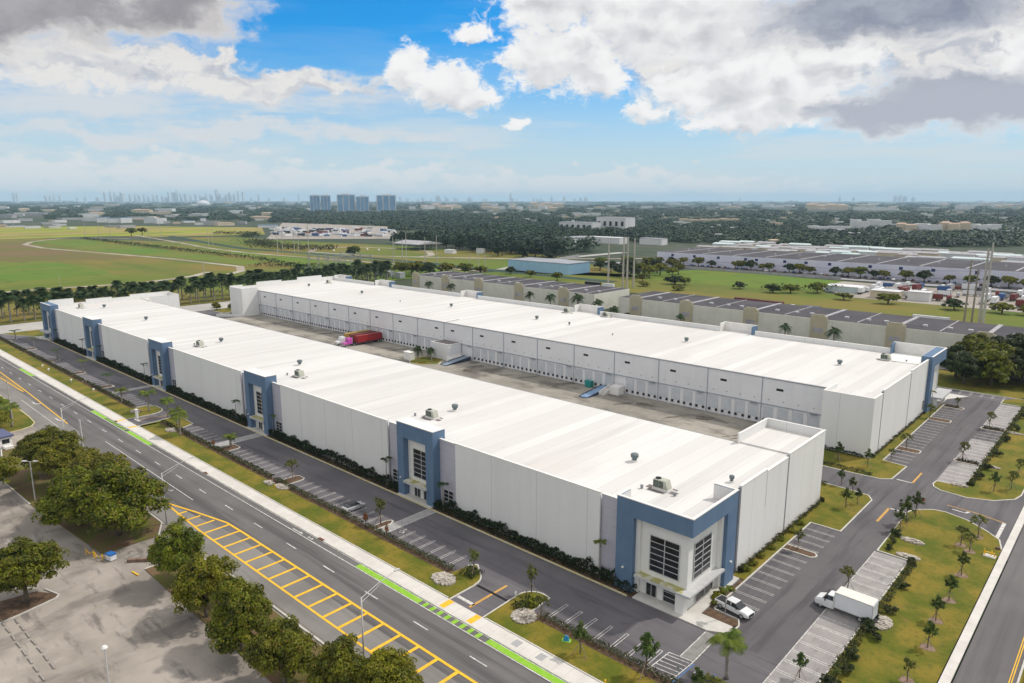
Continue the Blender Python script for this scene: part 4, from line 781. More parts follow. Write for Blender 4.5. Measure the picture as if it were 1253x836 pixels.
ramp(-128.0, -125.0, 170.4, 182.3, 1.35, 'bright blue steel ramp rising to the dock beside concrete stairs', mat('ramp_blue', (0.16, 0.26, 0.42), (0.24, 0.33, 0.46), 0.6, 0.6, 5))
st = thing('dock_stairs', 'white concrete stairs and landing next to the bright blue ramp', 'stairs', (-122.5, 180, 0))
b = MB()
for k in range(7): b.box(-124.6, -123.0, 176.3 + 0.42 * k, 182.2, 0.19 * k + 0.0, 0.19 * (k + 1))
b.build('steps', M_concp, st); b = MB(); b.box(-123.0, -119.6, 179.2, 182.3, 0, 2.6); b.add([(-124.9, 176.0, 0), (-124.61, 176.0, 0), (-124.61, 182.2, 0), (-124.9, 182.2, 0), (-124.9, 176.0, 0.9), (-124.61, 176, .9), (-124.61, 182.2, 2.4), (-124.9, 182.2, 2.4)], [(4, 5, 6, 7), (0, 1, 5, 4), (1, 2, 6, 5), (3, 0, 4, 7)]); b.build('side_wall', M_entr, st)
th = thing('pump_room', 'small white flat-roofed block against the docks behind the planted island', 'outbuilding', (-199, 179, 0))
MB().box(-204.2, -194.4, 176.0, 182.4, 0, 6.1).build('wall', M_dockw, th); b = MB(); b.box(-204.3, -194.3, 175.9, 176.2, 6.1, 6.3); b.box(-204.3, -204.0, 176.2, 182.5, 6.1, 6.3); b.box(-194.6, -194.3, 176.2, 182.5, 6.1, 6.3); b.build('parapet_cap', M_cap, th)
MB().box(-203.9, -194.7, 176.3, 182.4, 6.102, 6.14).build('roof', M_pad, th); MB().box(-203.0, -201.6, 175.94, 175.998, 0.1, 2.2).build('door', M_door, th)
st2 = thing('dock_stairs', 'white stair wall between the pump room and the long blue-grey ramp', 'stairs', (-193, 180, 0)); b = MB(); b.box(-194.2, -193.0, 174.5, 182.4, 0, 1.3); b.box(-194.29, -194.21, 174.5, 182.4, 0, 2.3); b.build('side_wall', M_entr, st2)
cb = thing('utility_cabinet', 'white box cabinet standing on the planted island in the court', 'cabinet', (-207, 167, 0.1)); MB().box(-209.6, -205.6, 166.4, 168.6, 0.12, 3.0).build('cabinet_body', M_cap, cb); MB().box(-209.7, -205.5, 166.3, 168.7, 3.0, 3.1).build('cabinet_lid', M_entr, cb)
sb = thing('signboard', 'red and black lettered board standing behind the island palms', 'sign', (-201, 175, 0.1)); 
gb = thing('dumpster', 'teal green waste bin by the dock wall left of the bright blue ramp', 'bin', (-132.6, 181.5, 0)); b = MB(); b.add([(-133.7, 180.8, 0.1), (-131.5, 180.8, 0.1), (-131.5, 182.1, .1), (-133.7, 182.1, .1), (-133.9, 180.6, 2.0), (-131.3, 180.6, 2.0), (-131.3, 182.2, 2.0), (-133.9, 182.2, 2.0)], [(0, 1, 5, 4), (1, 2, 6, 5), (2, 3, 7, 6), (3, 0, 4, 7), (3, 2, 1, 0)]); b.build('bin_body', mat('teal_plastic', (0.02, 0.28, 0.26), (0.03, 0.22, 0.21), 1, 0.5), gb)
b = MB(); b.box(-133.95, -131.25, 180.55, 182.25, 2.0, 2.12); b.build('lid', MATS['teal_plastic'], gb)
bpy.data.objects.remove(sb)
wr = thing('retaining_wall', 'low white wall at the far left end of the truck court', 'wall', (-357, 170, 0)); b = MB(); ribbon(b, [(-351.4, 182.2), (-352.5, 172.0), (-362, 164)], 0.4, 1.3, -0.03); ribbon(b, [(-362, 164), (-364, 166), (-365, 173)], 0.4, 1.0, -0.03); b.build('wall_body', M_cap, wr)
# ================================================================== VEGETATION
def quads_mesh(name, C, N, size, rng, m, aspect=0.6, two=False):
    "one leaf-shaped quad per row of C, facing N, size per row"
    n = len(C); N = N / (np.linalg.norm(N, axis=1, keepdims=True) + 1e-9)
    t = rng.normal(size=(n, 3)); t -= N * (t * N).sum(1, keepdims=True); t /= np.linalg.norm(t, axis=1, keepdims=True) + 1e-9
    bt = np.cross(N, t); s = np.asarray(size).reshape(-1, 1) * np.ones((n, 1))
    V = np.stack([C - t * s * .5, C + bt * s * aspect * .5 - t * s * 0.05 , C + t * s * .5, C - bt * s * aspect * .5 + N * s * 0.08], 1).reshape(-1, 3)
    me = bpy.data.meshes.new(name); me.vertices.add(4 * n); me.vertices.foreach_set('co', V.astype(np.float32).ravel())
    me.loops.add(4 * n); me.loops.foreach_set('vertex_index', np.arange(4 * n, dtype=np.int32))
    me.polygons.add(n); me.polygons.foreach_set('loop_start', np.arange(0, 4 * n, 4, dtype=np.int32)); me.polygons.foreach_set('loop_total', np.full(n, 4, dtype=np.int32))
    me.materials.append(m); me.update(calc_edges=True); me.validate(); return me
def crown(name, seed, rx, ry, rz, nclump, per, leaf, m, cr=0.28, zmin=-0.55, fill=0.15, ragged=0.14):
    "foliage as many leaf clusters over a dome: billows, gaps and an uneven outline; centre at the origin"
    rng = np.random.default_rng(seed)
    nl = 9 if nclump > 50 else 4                      # main boughs, each with its own dome of leaf clumps
    la = np.arange(nl) * 2.4 + rng.random(nl); lr = np.where(np.arange(nl) == 0, 0, .34 + .20 * rng.random(nl)); lz = np.where(np.arange(nl) == 0, .42, -.45 + .75 * rng.random(nl))
    L = np.stack([np.cos(la) * lr, np.sin(la) * lr, lz], 1); ls = .44 + .14 * rng.random(nl)
    d = rng.normal(size=(nclump, 3)); d /= np.linalg.norm(d, axis=1, keepdims=True); d[:, 2] = np.where(d[:, 2] < zmin * .6, -d[:, 2], d[:, 2])
    li = rng.integers(0, nl, nclump); cc = L[li] + d * (ls[li] * (.85 + rng.normal(size=nclump) * ragged))[:, None]
    cs = cr * .62 * (0.6 + 0.7 * rng.random(nclump))
    k = rng.integers(0, len(d), nclump * per)
    q = rng.normal(size=(len(k), 3)); q /= np.linalg.norm(q, axis=1, keepdims=True)
    up = q[:, 2] < -0.35; q[up, 2] *= -0.6
    P = cc[k] + q * (cs[k] * (0.72 + 0.36 * rng.random(len(k)) ** 0.5))[:, None]
    S3 = np.array([rx, ry, rz]); P = P * S3
    N = q + d[k] * 0.4 + rng.normal(size=q.shape) * 0.5 + np.array([0, 0, .35])
    return quads_mesh(name, P, N, leaf * (0.7 + 0.6 * rng.random(len(k))), rng, m)
def limbs(b, rng, h0, h1, spread, r0, n=5, base=(0, 0, 0)):
    x0, y0, z0 = base
    b.tube([(x0, y0, z0 - 0.1), (x0 + .05, y0, z0 + h0 * .5), (x0, y0 + .05, z0 + h0)], [r0 * 1.25, r0, r0 * 0.85], 8)
    for i in range(n):
        a = 2 * math.pi * (i + rng.random() * .6) / n; s = spread * (0.6 + 0.5 * rng.random()); hz = h0 + (h1 - h0) * (0.6 + .4 * rng.random())
        b.tube([(x0, y0, z0 + h0 * .9), (x0 + math.cos(a) * s * .4, y0 + math.sin(a) * s * .4, z0 + h0 + (hz - h0) * .45), (x0 + math.cos(a) * s, y0 + math.sin(a) * s, z0 + hz)], [r0 * .6, r0 * .38, r0 * .12], 6)
M_bark = mat('bark', (0.085, 0.062, 0.045), (0.14, 0.115, 0.09), 3, 0.95, 5)
M_oak = leafmat('leaf_oak', (0.016, 0.036, 0.002), (0.190, 0.210, 0.006), 0.18, 0.45, third=(0.17, 0.115, 0.02))
M_olive = leafmat('leaf_olive', (0.036, 0.052, 0.003), (0.225, 0.215, 0.006), 0.22, 0.5, third=(0.22, 0.16, 0.03))
M_young = leafmat('leaf_young', (0.055, 0.085, 0.014), (0.170, 0.185, 0.035), 0.22, 0.8, third=(0.12, 0.075, 0.04))
M_youngd = leafmat('leaf_young_dark', (0.028, 0.055, 0.010), (0.095, 0.130, 0.022), 0.2, 0.8)
M_deep = leafmat('leaf_deep', (0.012, 0.026, 0.007), (0.050, 0.070, 0.012), 0.2, 0.5)
M_hedge = leafmat('leaf_hedge', (0.020, 0.036, 0.010), (0.065, 0.070, 0.018), 0.18, 0.7, third=(0.12, 0.08, 0.03))
M_hedged = leafmat('leaf_hedge_dark', (0.008, 0.020, 0.005), (0.022, 0.042, 0.010), 0.15, 0.9)
M_yelg = leafmat('leaf_yellow_green', (0.09, 0.12, 0.010), (0.28, 0.26, 0.02), 0.25, 1.2)
M_red = leafmat('leaf_rust', (0.16, 0.05, 0.02), (0.26, 0.12, 0.04), 0.2, 1.2)
M_palm = leafmat('leaf_palm', (0.040, 0.075, 0.008), (0.16, 0.19, 0.018), 0.28, 0.8)
M_palmd = leafmat('leaf_palm_dark', (0.012, 0.032, 0.008), (0.040, 0.070, 0.014), 0.2, 0.8)
M_ptrunk = mat('palm_trunk', (0.30, 0.27, 0.24), (0.22, 0.19, 0.17), 2, 0.9, 4, extra=lines(2, 0.35, 0.06, (0.15, 0.13, 0.11), 0.6))
M_far = leafmat('leaf_far', (0.004, 0.018, 0.013), (0.024, 0.052, 0.020), 0.05, 0.006, third=(.06, .085, .02))

def tree_proto(seed, rx, rz, h0, leaf, ncl, per, m, rt, name='tree'):
    rng = random.Random(seed)
    t = thing(name, '', 'tree', local=True)
    b = MB(); limbs(b, rng, h0, h0 + rz * 1.2, rx * .62, rt, 6); b.build('trunk', M_bark, t, smooth=True)
    o = bpy.data.objects.new('crown', crown('crown', seed, rx, rx, rz, ncl, per, leaf, m)); col.objects.link(o); o.parent = t; o.location = (0, 0, h0 + rz * 0.50)
    return t
BT = [tree_proto(11, 5.0, 4.3, 2.0, 0.34, 260, 120, M_oak, .32), tree_proto(12, 5.0, 4.0, 2.1, 0.34, 250, 120, M_oak, .3), tree_proto(13, 5.0, 4.5, 1.9, 0.34, 260, 115, M_olive, .3)]
used = set()
def place(protos, k, x, y, s, rz, label, group=None, z=0.0):
    p = protos[k % len(protos)]
    if p.name in used: q = copy_tree(p)
    else: used.add(p.name); q = p
    q.location = (x, y, z); q.rotation_euler = (0, 0, rz); q.scale = s if isinstance(s, tuple) else (s, s, s)
    q['label'] = label
    if group: q['group'] = group
    return q
G1 = 'broad leafy trees along the south side of the road'
for i, (x, y, s, k, lb) in enumerate([
    (-175.7, 39.6, 1.3, 1, 'dark broad tree at the far left, above the double-headed lamp'), (-164.5, 39.5, 1.2, 2, 'bushy brownish tree between the dark tree and the large olive one'),
    (-151.0, 41.2, (1.6, 1.35, 1.3), 2, 'large olive-green tree behind the biggest tree'), (-143.0, 35.8, (1.45, 1.3, 1.3), 0, 'left half of the big clump, leafy tree behind the blue and yellow box'),
    (-133.5, 39.2, (1.7, 1.6, 1.6), 0, 'biggest rounded tree in the lower left, beside the tall white street lamp'), (-120.0, 21.6, (1.1, 1.1, 1.2), 1, 'round tree standing alone on the mulched island in the old parking lot'),
    (-107.8, 39.6, (.92, .92, 1.22), 0, 'upright round tree right of the cracked walkway'), (-96.2, 38.4, (.96, .92, 1.15), 2, 'second tree right of the cracked walkway'),
    (-84.8, 38.2, (.95, .95, 1.2), 0, 'third tree right of the cracked walkway, dense and dark'), (-73.8, 38.2, (.9, .9, 1.1), 1, 'fourth tree right of the cracked walkway, cut by the bottom edge'),
    (-65.6, 41.2, (.88, .88, 1.05), 0, 'dark tree at the bottom edge left of the lightest tree'), (-60.0, 43.8, (.86, .86, 1.02), 2, 'light yellow-green tree at the bottom edge beside the hatched median'),
    (-172.5, 28.5, 0.95, 2, 'tree half cut off by the left edge of the picture, below the guard booth'), (-219.5, 38.0, (0.8, 0.8, 0.7), 2, 'bushy tree under the palms at the left edge')]):
    place(BT, k, x, y, s, i * 1.3, lb, G1)

# young trees: thin stem, stakes, sparse crown
def young_proto(seed, r, rz, h0, m, n=900, leaf=0.24):
    t = thing('young_tree', '', 'young tree', local=True); rng = random.Random(seed)
    b = MB(); b.tube([(0, 0, 0), (0.03, 0.02, h0 * .6), (0, 0, h0 + rz)], [0.07, 0.06, 0.03], 6)
    for i in range(5): a = i * 1.3; b.tube([(0, 0, h0 * .8 + .2 * i), (math.cos(a) * r * .6, math.sin(a) * r * .6, h0 + .3 * i + .5)], [0.035, 0.01], 5)
    b.build('trunk', M_bark, t)
    b = MB()
    for i in range(3): a = i * 2.09; b.tube([(math.cos(a) * .9, math.sin(a) * .9, 0), (0.05 * math.cos(a), .05 * math.sin(a), 1.3)], 0.035, 5)
    b.build('stakes', mat('stake_wood', (0.32, 0.25, 0.18), (0.25, 0.2, 0.15), 2, 0.9), t)
    o = bpy.data.objects.new('crown', crown('crown', seed, r, r, rz, 34, n // 34, leaf, m, cr=0.30, fill=0.4, ragged=0.3)); col.objects.link(o); o.parent = t; o.location = (0, 0, h0 + rz * .8); return t
YT = [young_proto(21, 0.85, 1.25, 1.3, M_young, 620, .2), young_proto(22, 1.1, 1.1, 1.4, M_young, 700, .2), young_proto(23, 0.9, 1.5, 1.1, M_youngd, 1000, .22)]
def young(k, x, y, s, label, group): return place(YT, k, x, y, s, x * 1.7, label, group, 0.08)
G2 = 'young trees on the lawn between car park and cross road'
for i, (x, y, s, k) in enumerate([(-17.9, 144.3, 1.35, 1), (-17.9, 137.0, 1.1, 1), (-19.5, 138.6, 1.15, 1), (-17.2, 126.8, 1.15, 2), (-17.0, 117.0, 1.15, 2), (-17.2, 109.6, 1.1, 2), (-16.5, 101.8, 1.1, 2), (-16.7, 92.3, 1.0, 0)]):
    young(k, x, y, s, f'young staked tree on the east lawn, {ORD[i]} from the top of its row', G2); S('planting_bed', MB().poly([(x + 1.0 * math.cos(R(a)) * (1 + .2 * math.sin(a)), y + .9 * math.sin(R(a))) for a in range(0, 360, 24)], .108), mat('pale_mulch', (.20, .13, .10), (.27, .19, .14), 1.5, .95))
for i, (x, y, s, k, lb) in enumerate([
    (-29.0, 137.4, 1.3, 2, 'dark conical young tree beside the red stop sign'), (-29.0, 141.5, 1.5, 2, 'taller dark conical young tree right under the red stop sign'), (-28.4, 146.0, 1.4, 2, 'slim dark young tree behind the red stop sign'),
    (-29.4, 109.6, 1.25, 1, 'small leafy tree standing behind the white box truck'), (-27.0, 83.6, 1.0, 2, 'young tree near the bottom edge below the pale stalls'),
    (-22.9, 84.2, 1.0, 0, 'young tree at the bottom of the hedge by the pale stalls'), (-40.1, 117.4, 1.2, 0, 'young tree on the planting bed nearest the white pickup in the east row'),
    (-40.0, 186.2, 1.3, 1, 'young tree on the first bed of the far parking row by the rear warehouse'), (-40.4, 174.9, 1.0, 0, 'thin young tree at the corner bed where the far row begins'), (-42.0, 218.6, 1.3, 1, 'young tree on the second bed beside the rear warehouse'),
    (-28.1, 186.4, 1.5, 1, 'round young tree on the lower bed of the far right parking row'), (-28.0, 218.8, 1.5, 1, 'round young tree on the upper bed of the far right parking row'), (-38.5, 235.4, 1.0, 0, 'thin bare young tree on the bed by the rear blue entrance'),
    (-49.7, 167.0, 1.25, 2, 'young tree on the lawn below the rear warehouse corner'), (-43.3, 167.3, 1.2, 2, 'young tree at the tip of the lawn below the rear warehouse'), (-44.2, 152.3, 1.0, 2, 'young tree on the kerb side of the service lane'),
    (-41.0, 149.2, 1.0, 2, 'young tree at the upper tip of the corner lawn'), (-39.7, 141.0, 1.15, 2, 'dark young tree in the middle of the corner lawn'), (-38.6, 144.6, 0.9, 2, 'smaller young tree beside the dark one on the corner lawn'), (-49.5, 152.2, 1.2, 2, 'bright young tree beside the front warehouse rear corner'),
    (-19.5, 170.5, 1.2, 2, 'dark young tree on the north lawn near its lower kerb'), (-17.0, 174.3, 1.3, 1, 'young tree on the north lawn near the cross road'), (-17.0, 184.0, 1.3, 1, 'second young tree on the north lawn near the cross road'), (-16.8, 198.0, 1.3, 1, 'third young tree on the north lawn near the cross road'),
    (-75.8, 73.3, 1.35, 0, 'slim tree on the kerbed tip left of the near driveway'), (-65.2, 75.4, 1.4, 0, 'slim tree on the kerbed tip right of the near driveway'), (-59.9, 71.4, 1.1, 1, 'small tree beside the white rocks right of the near driveway'),
    (-50.6, 68.6, 1.3, 2, 'bushy dark young tree on the verge beside the blue object'), (-41.6, 70.6, 1.7, 2, 'large dark bush-like tree at the bottom edge beside the hatched stall'), (-35.0, 71.6, 1.1, 2, 'leafy sapling at the bottom edge under the palm'),
    (-101.6, 74.0, 1.65, 0, 'slender tree on the mulched bed beside the second entrance crosswalk'), (-133.3, 74.2, 1.5, 1, 'slender tree on the mulched bed between two runs of stalls'), (-163.4, 75.2, 0.8, 1, 'small tree on the bed beside the middle entrance crossing')]):
    young(k, x, y, s, lb, 'young trees round the car parks')
yr = place([young_proto(24, 0.8, 0.9, 0.7, M_red, 500)], 0, -103.6, 72.0, 1.0, 0, 'rust-red leaved sapling beside the parked car bed', None, 0.05)
q = copy_tree(yr, loc=(-96.6, 71.6, 0.05), label='thin rust-brown sapling at the hedge by the accessible stall'); q.scale = (0.7, 0.7, 1.1)
q = copy_tree(yr, loc=(-166.0, 71.8, 0.05), label='rust-red sapling at the hedge near the middle driveway'); q.scale = (0.8, 0.8, .9)

# palms
def fronds(rng, n, L, droop, wid, z, leaflets=18, up=0.9, spread=None):
    C, N, V, Fc = [], [], [], []
    k = 0
    for i in range(n):
        a = 2 * math.pi * (i + rng.random() * .5) / n * 1.618 * 2; e = (up * (0.35 + 0.65 * rng.random())) if spread is None else spread[0] + (spread[1] - spread[0]) * rng.random(); l = L * (0.85 + .3 * rng.random())
        pts = []
        for j in range(leaflets + 1):
            u = j / leaflets; r = l * u * math.cos(e) * (1 - 0.15 * u); h = l * (u * math.sin(e) - droop * u * u)
            pts.append(Vector((math.cos(a) * r, math.sin(a) * r, z + h)))
        side = Vector((-math.sin(a), math.cos(a), 0))
        for j in range(1, leaflets):
            p, d = pts[j], (pts[j + 1] - pts[j - 1]).normalized(); u = j / leaflets; w = wid * math.sin(math.pi * min(1, u * .85 + .13)) ** .7; nn = side.cross(d)
            for s_ in (-1, 1):
                tip = p + side * s_ * w + d * w * .55 - Vector((0, 0, w * .45)) ; wd = d * (l / leaflets * .42)
                V += [p - wd, p + wd, tip + wd * .3, tip - wd * .3]; Fc.append((k, k + 1, k + 2, k + 3)); k += 4
    return V, Fc
def palm_proto(seed, h, L, n, m, shaft=True, r=0.16, droop=0.55, wid=None, leaflets=16, name='palm', spread=None):
    rng = random.Random(seed); t = thing(name, '', 'palm tree', local=True)
    b = MB(); b.tube([(0, 0, -.05), (0, 0, .4), (0.05, 0, h * .5), (0.02, 0.03, h * .86)], [r * 1.5, r * 1.15, r, r * .8], 9); b.build('trunk', M_ptrunk, t, smooth=True)
    if shaft: b = MB(); b.tube([(0.02, .03, h * .855), (0.02, .03, h * .93), (0, 0, h)], [r * .95, r * .8, r * .3], 9); b.build('crownshaft', mat('crownshaft', (0.14, 0.22, 0.05), (0.2, 0.28, 0.08), 2, 0.6), t, smooth=True)
    V, Fc = fronds(rng, n, L, droop, wid or L * .26, h * .97, leaflets, spread=spread)
    b = MB(); b.add(V, Fc); b.build('fronds', m, t); return t
PB = [palm_proto(31, 4.2, 2.9, 17, M_palm, r=.19), palm_proto(32, 5.0, 3.0, 17, M_palm, r=.19)]       # bright palms by the driveway
PT = [palm_proto(33, 6.2, 1.7, 9, M_palmd, shaft=True, r=.09, leaflets=10), palm_proto(34, 6.8, 1.7, 9, M_palm, shaft=True, r=.09, leaflets=10)]   # thin palms by the walls
PR = [palm_proto(35, 10.5, 4.4, 34, M_palmd, r=.30, leaflets=10, droop=.55, wid=1.6, spread=(-.45, 1.35)), palm_proto(36, 11.5, 4.6, 36, M_palmd, r=.32, leaflets=10, droop=.6, wid=1.6, spread=(-.45, 1.35)), palm_proto(37, 9.6, 4.2, 32, M_palmd, r=.28, leaflets=10, droop=.5, wid=1.5, spread=(-.45, 1.3))]
G3 = 'bright royal palms around the far driveway'
for k, x, y, s, lb in [(0, -224.7, 70.9, 1.0, 'palm on the verge left of the white entrance sign'), (1, -210.1, 73.2, 1.15, 'tallest bright palm on the kerbed tip left of the far driveway'), (1, -200.2, 74.6, 1.0, 'palm in the middle of the far driveway mouth'),
                   (0, -222.5, 42.6, 1.3, 'right palm of the bushy cluster at the left edge'), (1, -227.5, 41.0, 1.3, 'middle palm of the bushy cluster at the left edge'), (0, -232.5, 42.4, 1.2, 'left palm of the bushy cluster at the left edge'), (0, -191.2, 73.4, 1.0, 'palm behind the frontmost palm right of the far driveway'), (1, -181.5, 70.2, 1.15, 'frontmost bright palm right of the far driveway'), (1, -33.9, 77.4, 1.1, 'bright palm on the bed at the bottom edge beside the blue lines')]:
    place(PB, k, x, y, s, x, lb, G3, 0.05)
G4 = 'slim palms in front of the walls beside the entrances'
for x, y, k, s, lb in [(-59.8, 85.9, 1, .98, 'slim palm by the lilac wall left of the near corner entrance'), (-115.2, 85.9, 0, 1.05, 'slim palm left of the second blue entrance from the near corner'), (-97.3, 85.9, 0, .95, 'slim palm right of the second blue entrance from the near corner'),
                   (-182.5, 85.9, 0, .95, 'slim palm left of the middle blue entrance'), (-162.6, 85.9, 1, .85, 'slim palm right of the middle blue entrance'), (-247, 85.9, 0, 1.0, 'slim palm left of the fourth blue entrance'), (-309.6, 85.9, 0, 1.0, 'slim palm left of the fifth blue entrance'),
                   (-290.5, 85.9, 0, 1.0, 'slim palm right of the fifth blue entrance'), (-345, 85.9, 0, .9, 'slim palm at the far west entrance'), (-40.0, 89.4, 1, .72, 'slim palm on the kerbed bed in front of the white pickup'), (-43.4, 225.8, 1, .9, 'slim palm at the rear warehouse blue corner')]:
    place(PT, k, x, y, s, x, lb, G4, 0.08)
G5 = 'small palms on the beds of the front car park'
for i, (x, y) in enumerate([(-248.9, 75.4), (-276.4, 75.8), (-306.0, 75.8), (-337.0, 75.8), (-366.2, 76)]):
    place(PT, i, x, y, (1.9, 1.9, .66), x, f'small spreading palm on a car park bed, {ORD[i]} beyond the far driveway', G5, 0.05)
q = place(PB, 0, -163.6, 74.9, (0.9, .9, .7), 1, 'spiky low palm on the bed left of the middle crosswalk', None, .05)
# royal palm avenue beyond the west end, two staggered rows
G6 = 'tall royal palms in the avenue beyond the warehouses'
rnd = random.Random(5); row = []
y = 62
while y < 322: row.append((-419.5 + rnd.uniform(-1.2, 1.2), y)); y += rnd.uniform(4.6, 6.4)
y = 58
while y < 335: row.append((-440.0 + rnd.uniform(-3, 3), y)); y += rnd.uniform(5, 7)
row.sort(key=lambda p: math.atan2((p[0] * Rr.x + p[1] * Rr.y), (p[0] * Fh.x + p[1] * Fh.y)))
for i, (x, y) in enumerate(row):
    place(PR, i * 7 % 3, x, y, rnd.uniform(.98, 1.3), i * 1.1, ('royal palm number ' + str(i + 1) + ' counted from the left in the avenue beyond the warehouses') if i >= len(ORD) else f'royal palm in the avenue beyond the warehouses, {ORD[i]} from the left', G6, 0)
# palms on the island in the court and along the beige walls
PM = [palm_proto(38, 5.5, 2.7, 26, M_palmd, r=.2, leaflets=10, droop=.6, spread=(-.5, 1.3))]
for x, y, s, lb in [(-206.5, 170.5, .8, 'left palm on the planted island in the truck court'), (-202.6, 167.8, .9, 'front palm on the planted island in the truck court'), (-198.2, 170.6, .85, 'right palm on the planted island in the truck court'), (-203.2, 174.3, .7, 'rear palm on the planted island in the truck court')]:
    place(PM, 0, x, y, s, x, lb, 'palms on the island in the truck court', .1)
for x, y, s, lb in [(-345, 296, 1.35, 'palm before the beige wall, far left one'), (-326, 298, 1.3, 'second palm from the left before the beige wall'), (-244.5, 297, 1.45, 'palm before the west beige warehouse, left of the pair'), (-225, 296, 1.6, 'palm with hanging dry fronds before the beige wall'),
                    (-212.5, 297, 1.35, 'palm at the east end of the west beige warehouse'), (-196.5, 288, 1.6, 'bushy palm in the gap between the beige warehouses'), (-164.5, 297, 1.3, 'lone palm before the east beige warehouse'),
                    (-262, 300, 1.25, 'palm between the roof boxes before the west beige warehouse'), (-114.5, 297, 1.55, 'palm before the tan gable of the east beige warehouse'), (-93.5, 294, 1.4, 'rightmost palm before the east beige warehouse')]:
    place(PM, 0, x, y, s * (1.02 + .16 * math.sin(x)), x, lb, 'palms in front of the beige warehouses')

# hedges: one object each
def hedge(x0, x1, y0, y1, h, label, m=None, dens=34, leaf=0.26, name='hedge', wob=0.35, group=None, lumps=0.0):
    m = m or M_hedge; rng = np.random.default_rng(int(abs(x0 * 7 + y0 * 3)) + 5); A = (x1 - x0) * (y1 - y0); n = int((A + 2 * h * ((x1 - x0) + (y1 - y0))) * dens)
    n = min(n, 40000)
    P = rng.random((n, 3)); f = rng.random(n); P[f < .45, 2] = 1 - .12 * rng.random((f < .45).sum()); a = (f > .45) & (f < .8); P[a, 1] = rng.integers(0, 2, a.sum()) + .0; a = f > .8; P[a, 2] **= .8
    X = x0 + P[:, 0] * (x1 - x0); Y = y0 + P[:, 1] * (y1 - y0)
    lon = X if (x1 - x0) > (y1 - y0) else Y
    hh = h * (1 + wob * .5 * np.sin(lon * 1.9 + np.sin(lon * .7) * 2) + wob * .3 * np.sin(lon * 4.7 + 1)) + lumps * np.maximum(0, np.sin(lon * .55 + np.sin(lon * .21) * 3) - .6) * 3
    w = rng.normal(size=n) * .09
    C = np.stack([X + w - x0, Y + rng.normal(size=n) * .12 - y0, .05 + P[:, 2] * hh + rng.normal(size=n) * .06], 1)
    N = rng.normal(size=(n, 3)) + np.array([0, -.3, 1.0])
    t = thing(name, label, 'hedge', (x0, y0, 0.0), group=group)
    o = bpy.data.objects.new('foliage', quads_mesh('foliage', C, N, leaf * (.7 + .6 * rng.random(n)), rng, m)); col.objects.link(o); o.parent = t
    return t
GH = 'dark hedges at the foot of the front wall'
nm = ['far west', 'fourth', 'third', 'second', 'nearest']
for (a, c), w in zip(segs, nm): hedge(a + .3, c - .2, 85.5, 86.9, 1.5, f'{w} dark hedge along the foot of the front wall between two entrances' if w != 'far west' else 'dark hedge along the front wall next to the far west corner', M_hedged, 40 if a > -240 else 18, 0.34 if a > -240 else .5, group=GH, lumps=.7)
GV = 'low hedges between the stalls and the verge'
for a, c, lb in [(-196, -188, 'short hedge on the verge right of the far driveway'), (-187, -137, 'low hedge along the verge between the far driveway and the middle beds'), (-136, -104, 'low hedge on the verge behind the parked dark car'), (-103, -79.2, 'low hedge on the verge ending at the white rocks'),
                 (-60, -36, 'low hedge on the verge along the bottom stalls'), (-260, -217, 'low hedge on the verge left of the white entrance sign'), (-330, -262, 'long low hedge on the far part of the verge'), (-384, -332, 'low hedge at the far end of the verge')]:
    hedge(a, c, 71.2, 72.1, 0.75, lb, M_hedge, 40 if a > -140 else 16, .24 if a > -140 else .4, group=GV)
hedge(-24.6, -23.4, 76, 100.2, .8, 'hedge along the pale stalls below the white box truck', M_hedge, 40, .26, wob=.8); hedge(-24.5, -23.4, 103.8, 124.8, .8, 'hedge along the pale stalls above the white box truck', M_hedge, 40, .26, wob=.8)
hedge(-24.4, -23.2, 171, 248, .8, 'hedge along the far right parking row on the north lawn', M_hedge, 22, .34, wob=.9)
hedge(-44.5, -43.9, 103.5, 141, .7, 'green hedge at the foot of the east wall of the front warehouse', M_yelg if False else M_hedge, 40, .26, wob=.7); hedge(-44.5, -44.0, 175, 222, .6, 'green hedge at the foot of the rear warehouse east wall', M_hedge, 24, .3, wob=.7)
hedge(-56, -46, 172.4, 173.1, .8, 'dark hedge under the lavender-grey corner block', M_hedged, 40, .26); hedge(-56, -41, 162.2, 163.0, .6, 'low hedge beside the upper kerb of the service lane', M_hedge, 40, .26); hedge(-56, -46.5, 149.6, 150.6, .7, 'low hedge beside the lower kerb of the service lane', M_hedge, 40, .26)
hedge(-29.2, -24.8, 186.0, 187.0, .45, 'dark groundcover on the lower bed of the far right row', M_hedged, 50, .24); hedge(-29.2, -24.8, 218.2, 219.4, .45, 'dark groundcover on the upper bed of the far right row', M_hedged, 50, .24)
hedge(-41.6, -38.2, 235.0, 236.2, .5, 'groundcover on the bed beside the rear blue entrance', M_hedge, 50, .24)
hedge(-65.0, -62.8, 70.6, 74.4, .7, 'dark shrubs on the kerbed tip right of the near driveway', M_hedged, 40, .24); hedge(-78.0, -74.6, 72.0, 74.4, .7, 'dark shrubs on the kerbed tip left of the near driveway', M_hedged, 40, .24)
hedge(-5.4, -3.2, 92, 112, 1.2, 'dark hedge on the median in the bottom right corner', M_hedge, 40, .3)
hedge(-36.0, -32.0, 71.2, 75.8, .7, 'leafy shrubs round the palm at the bottom edge', M_yelg, 36, .28)
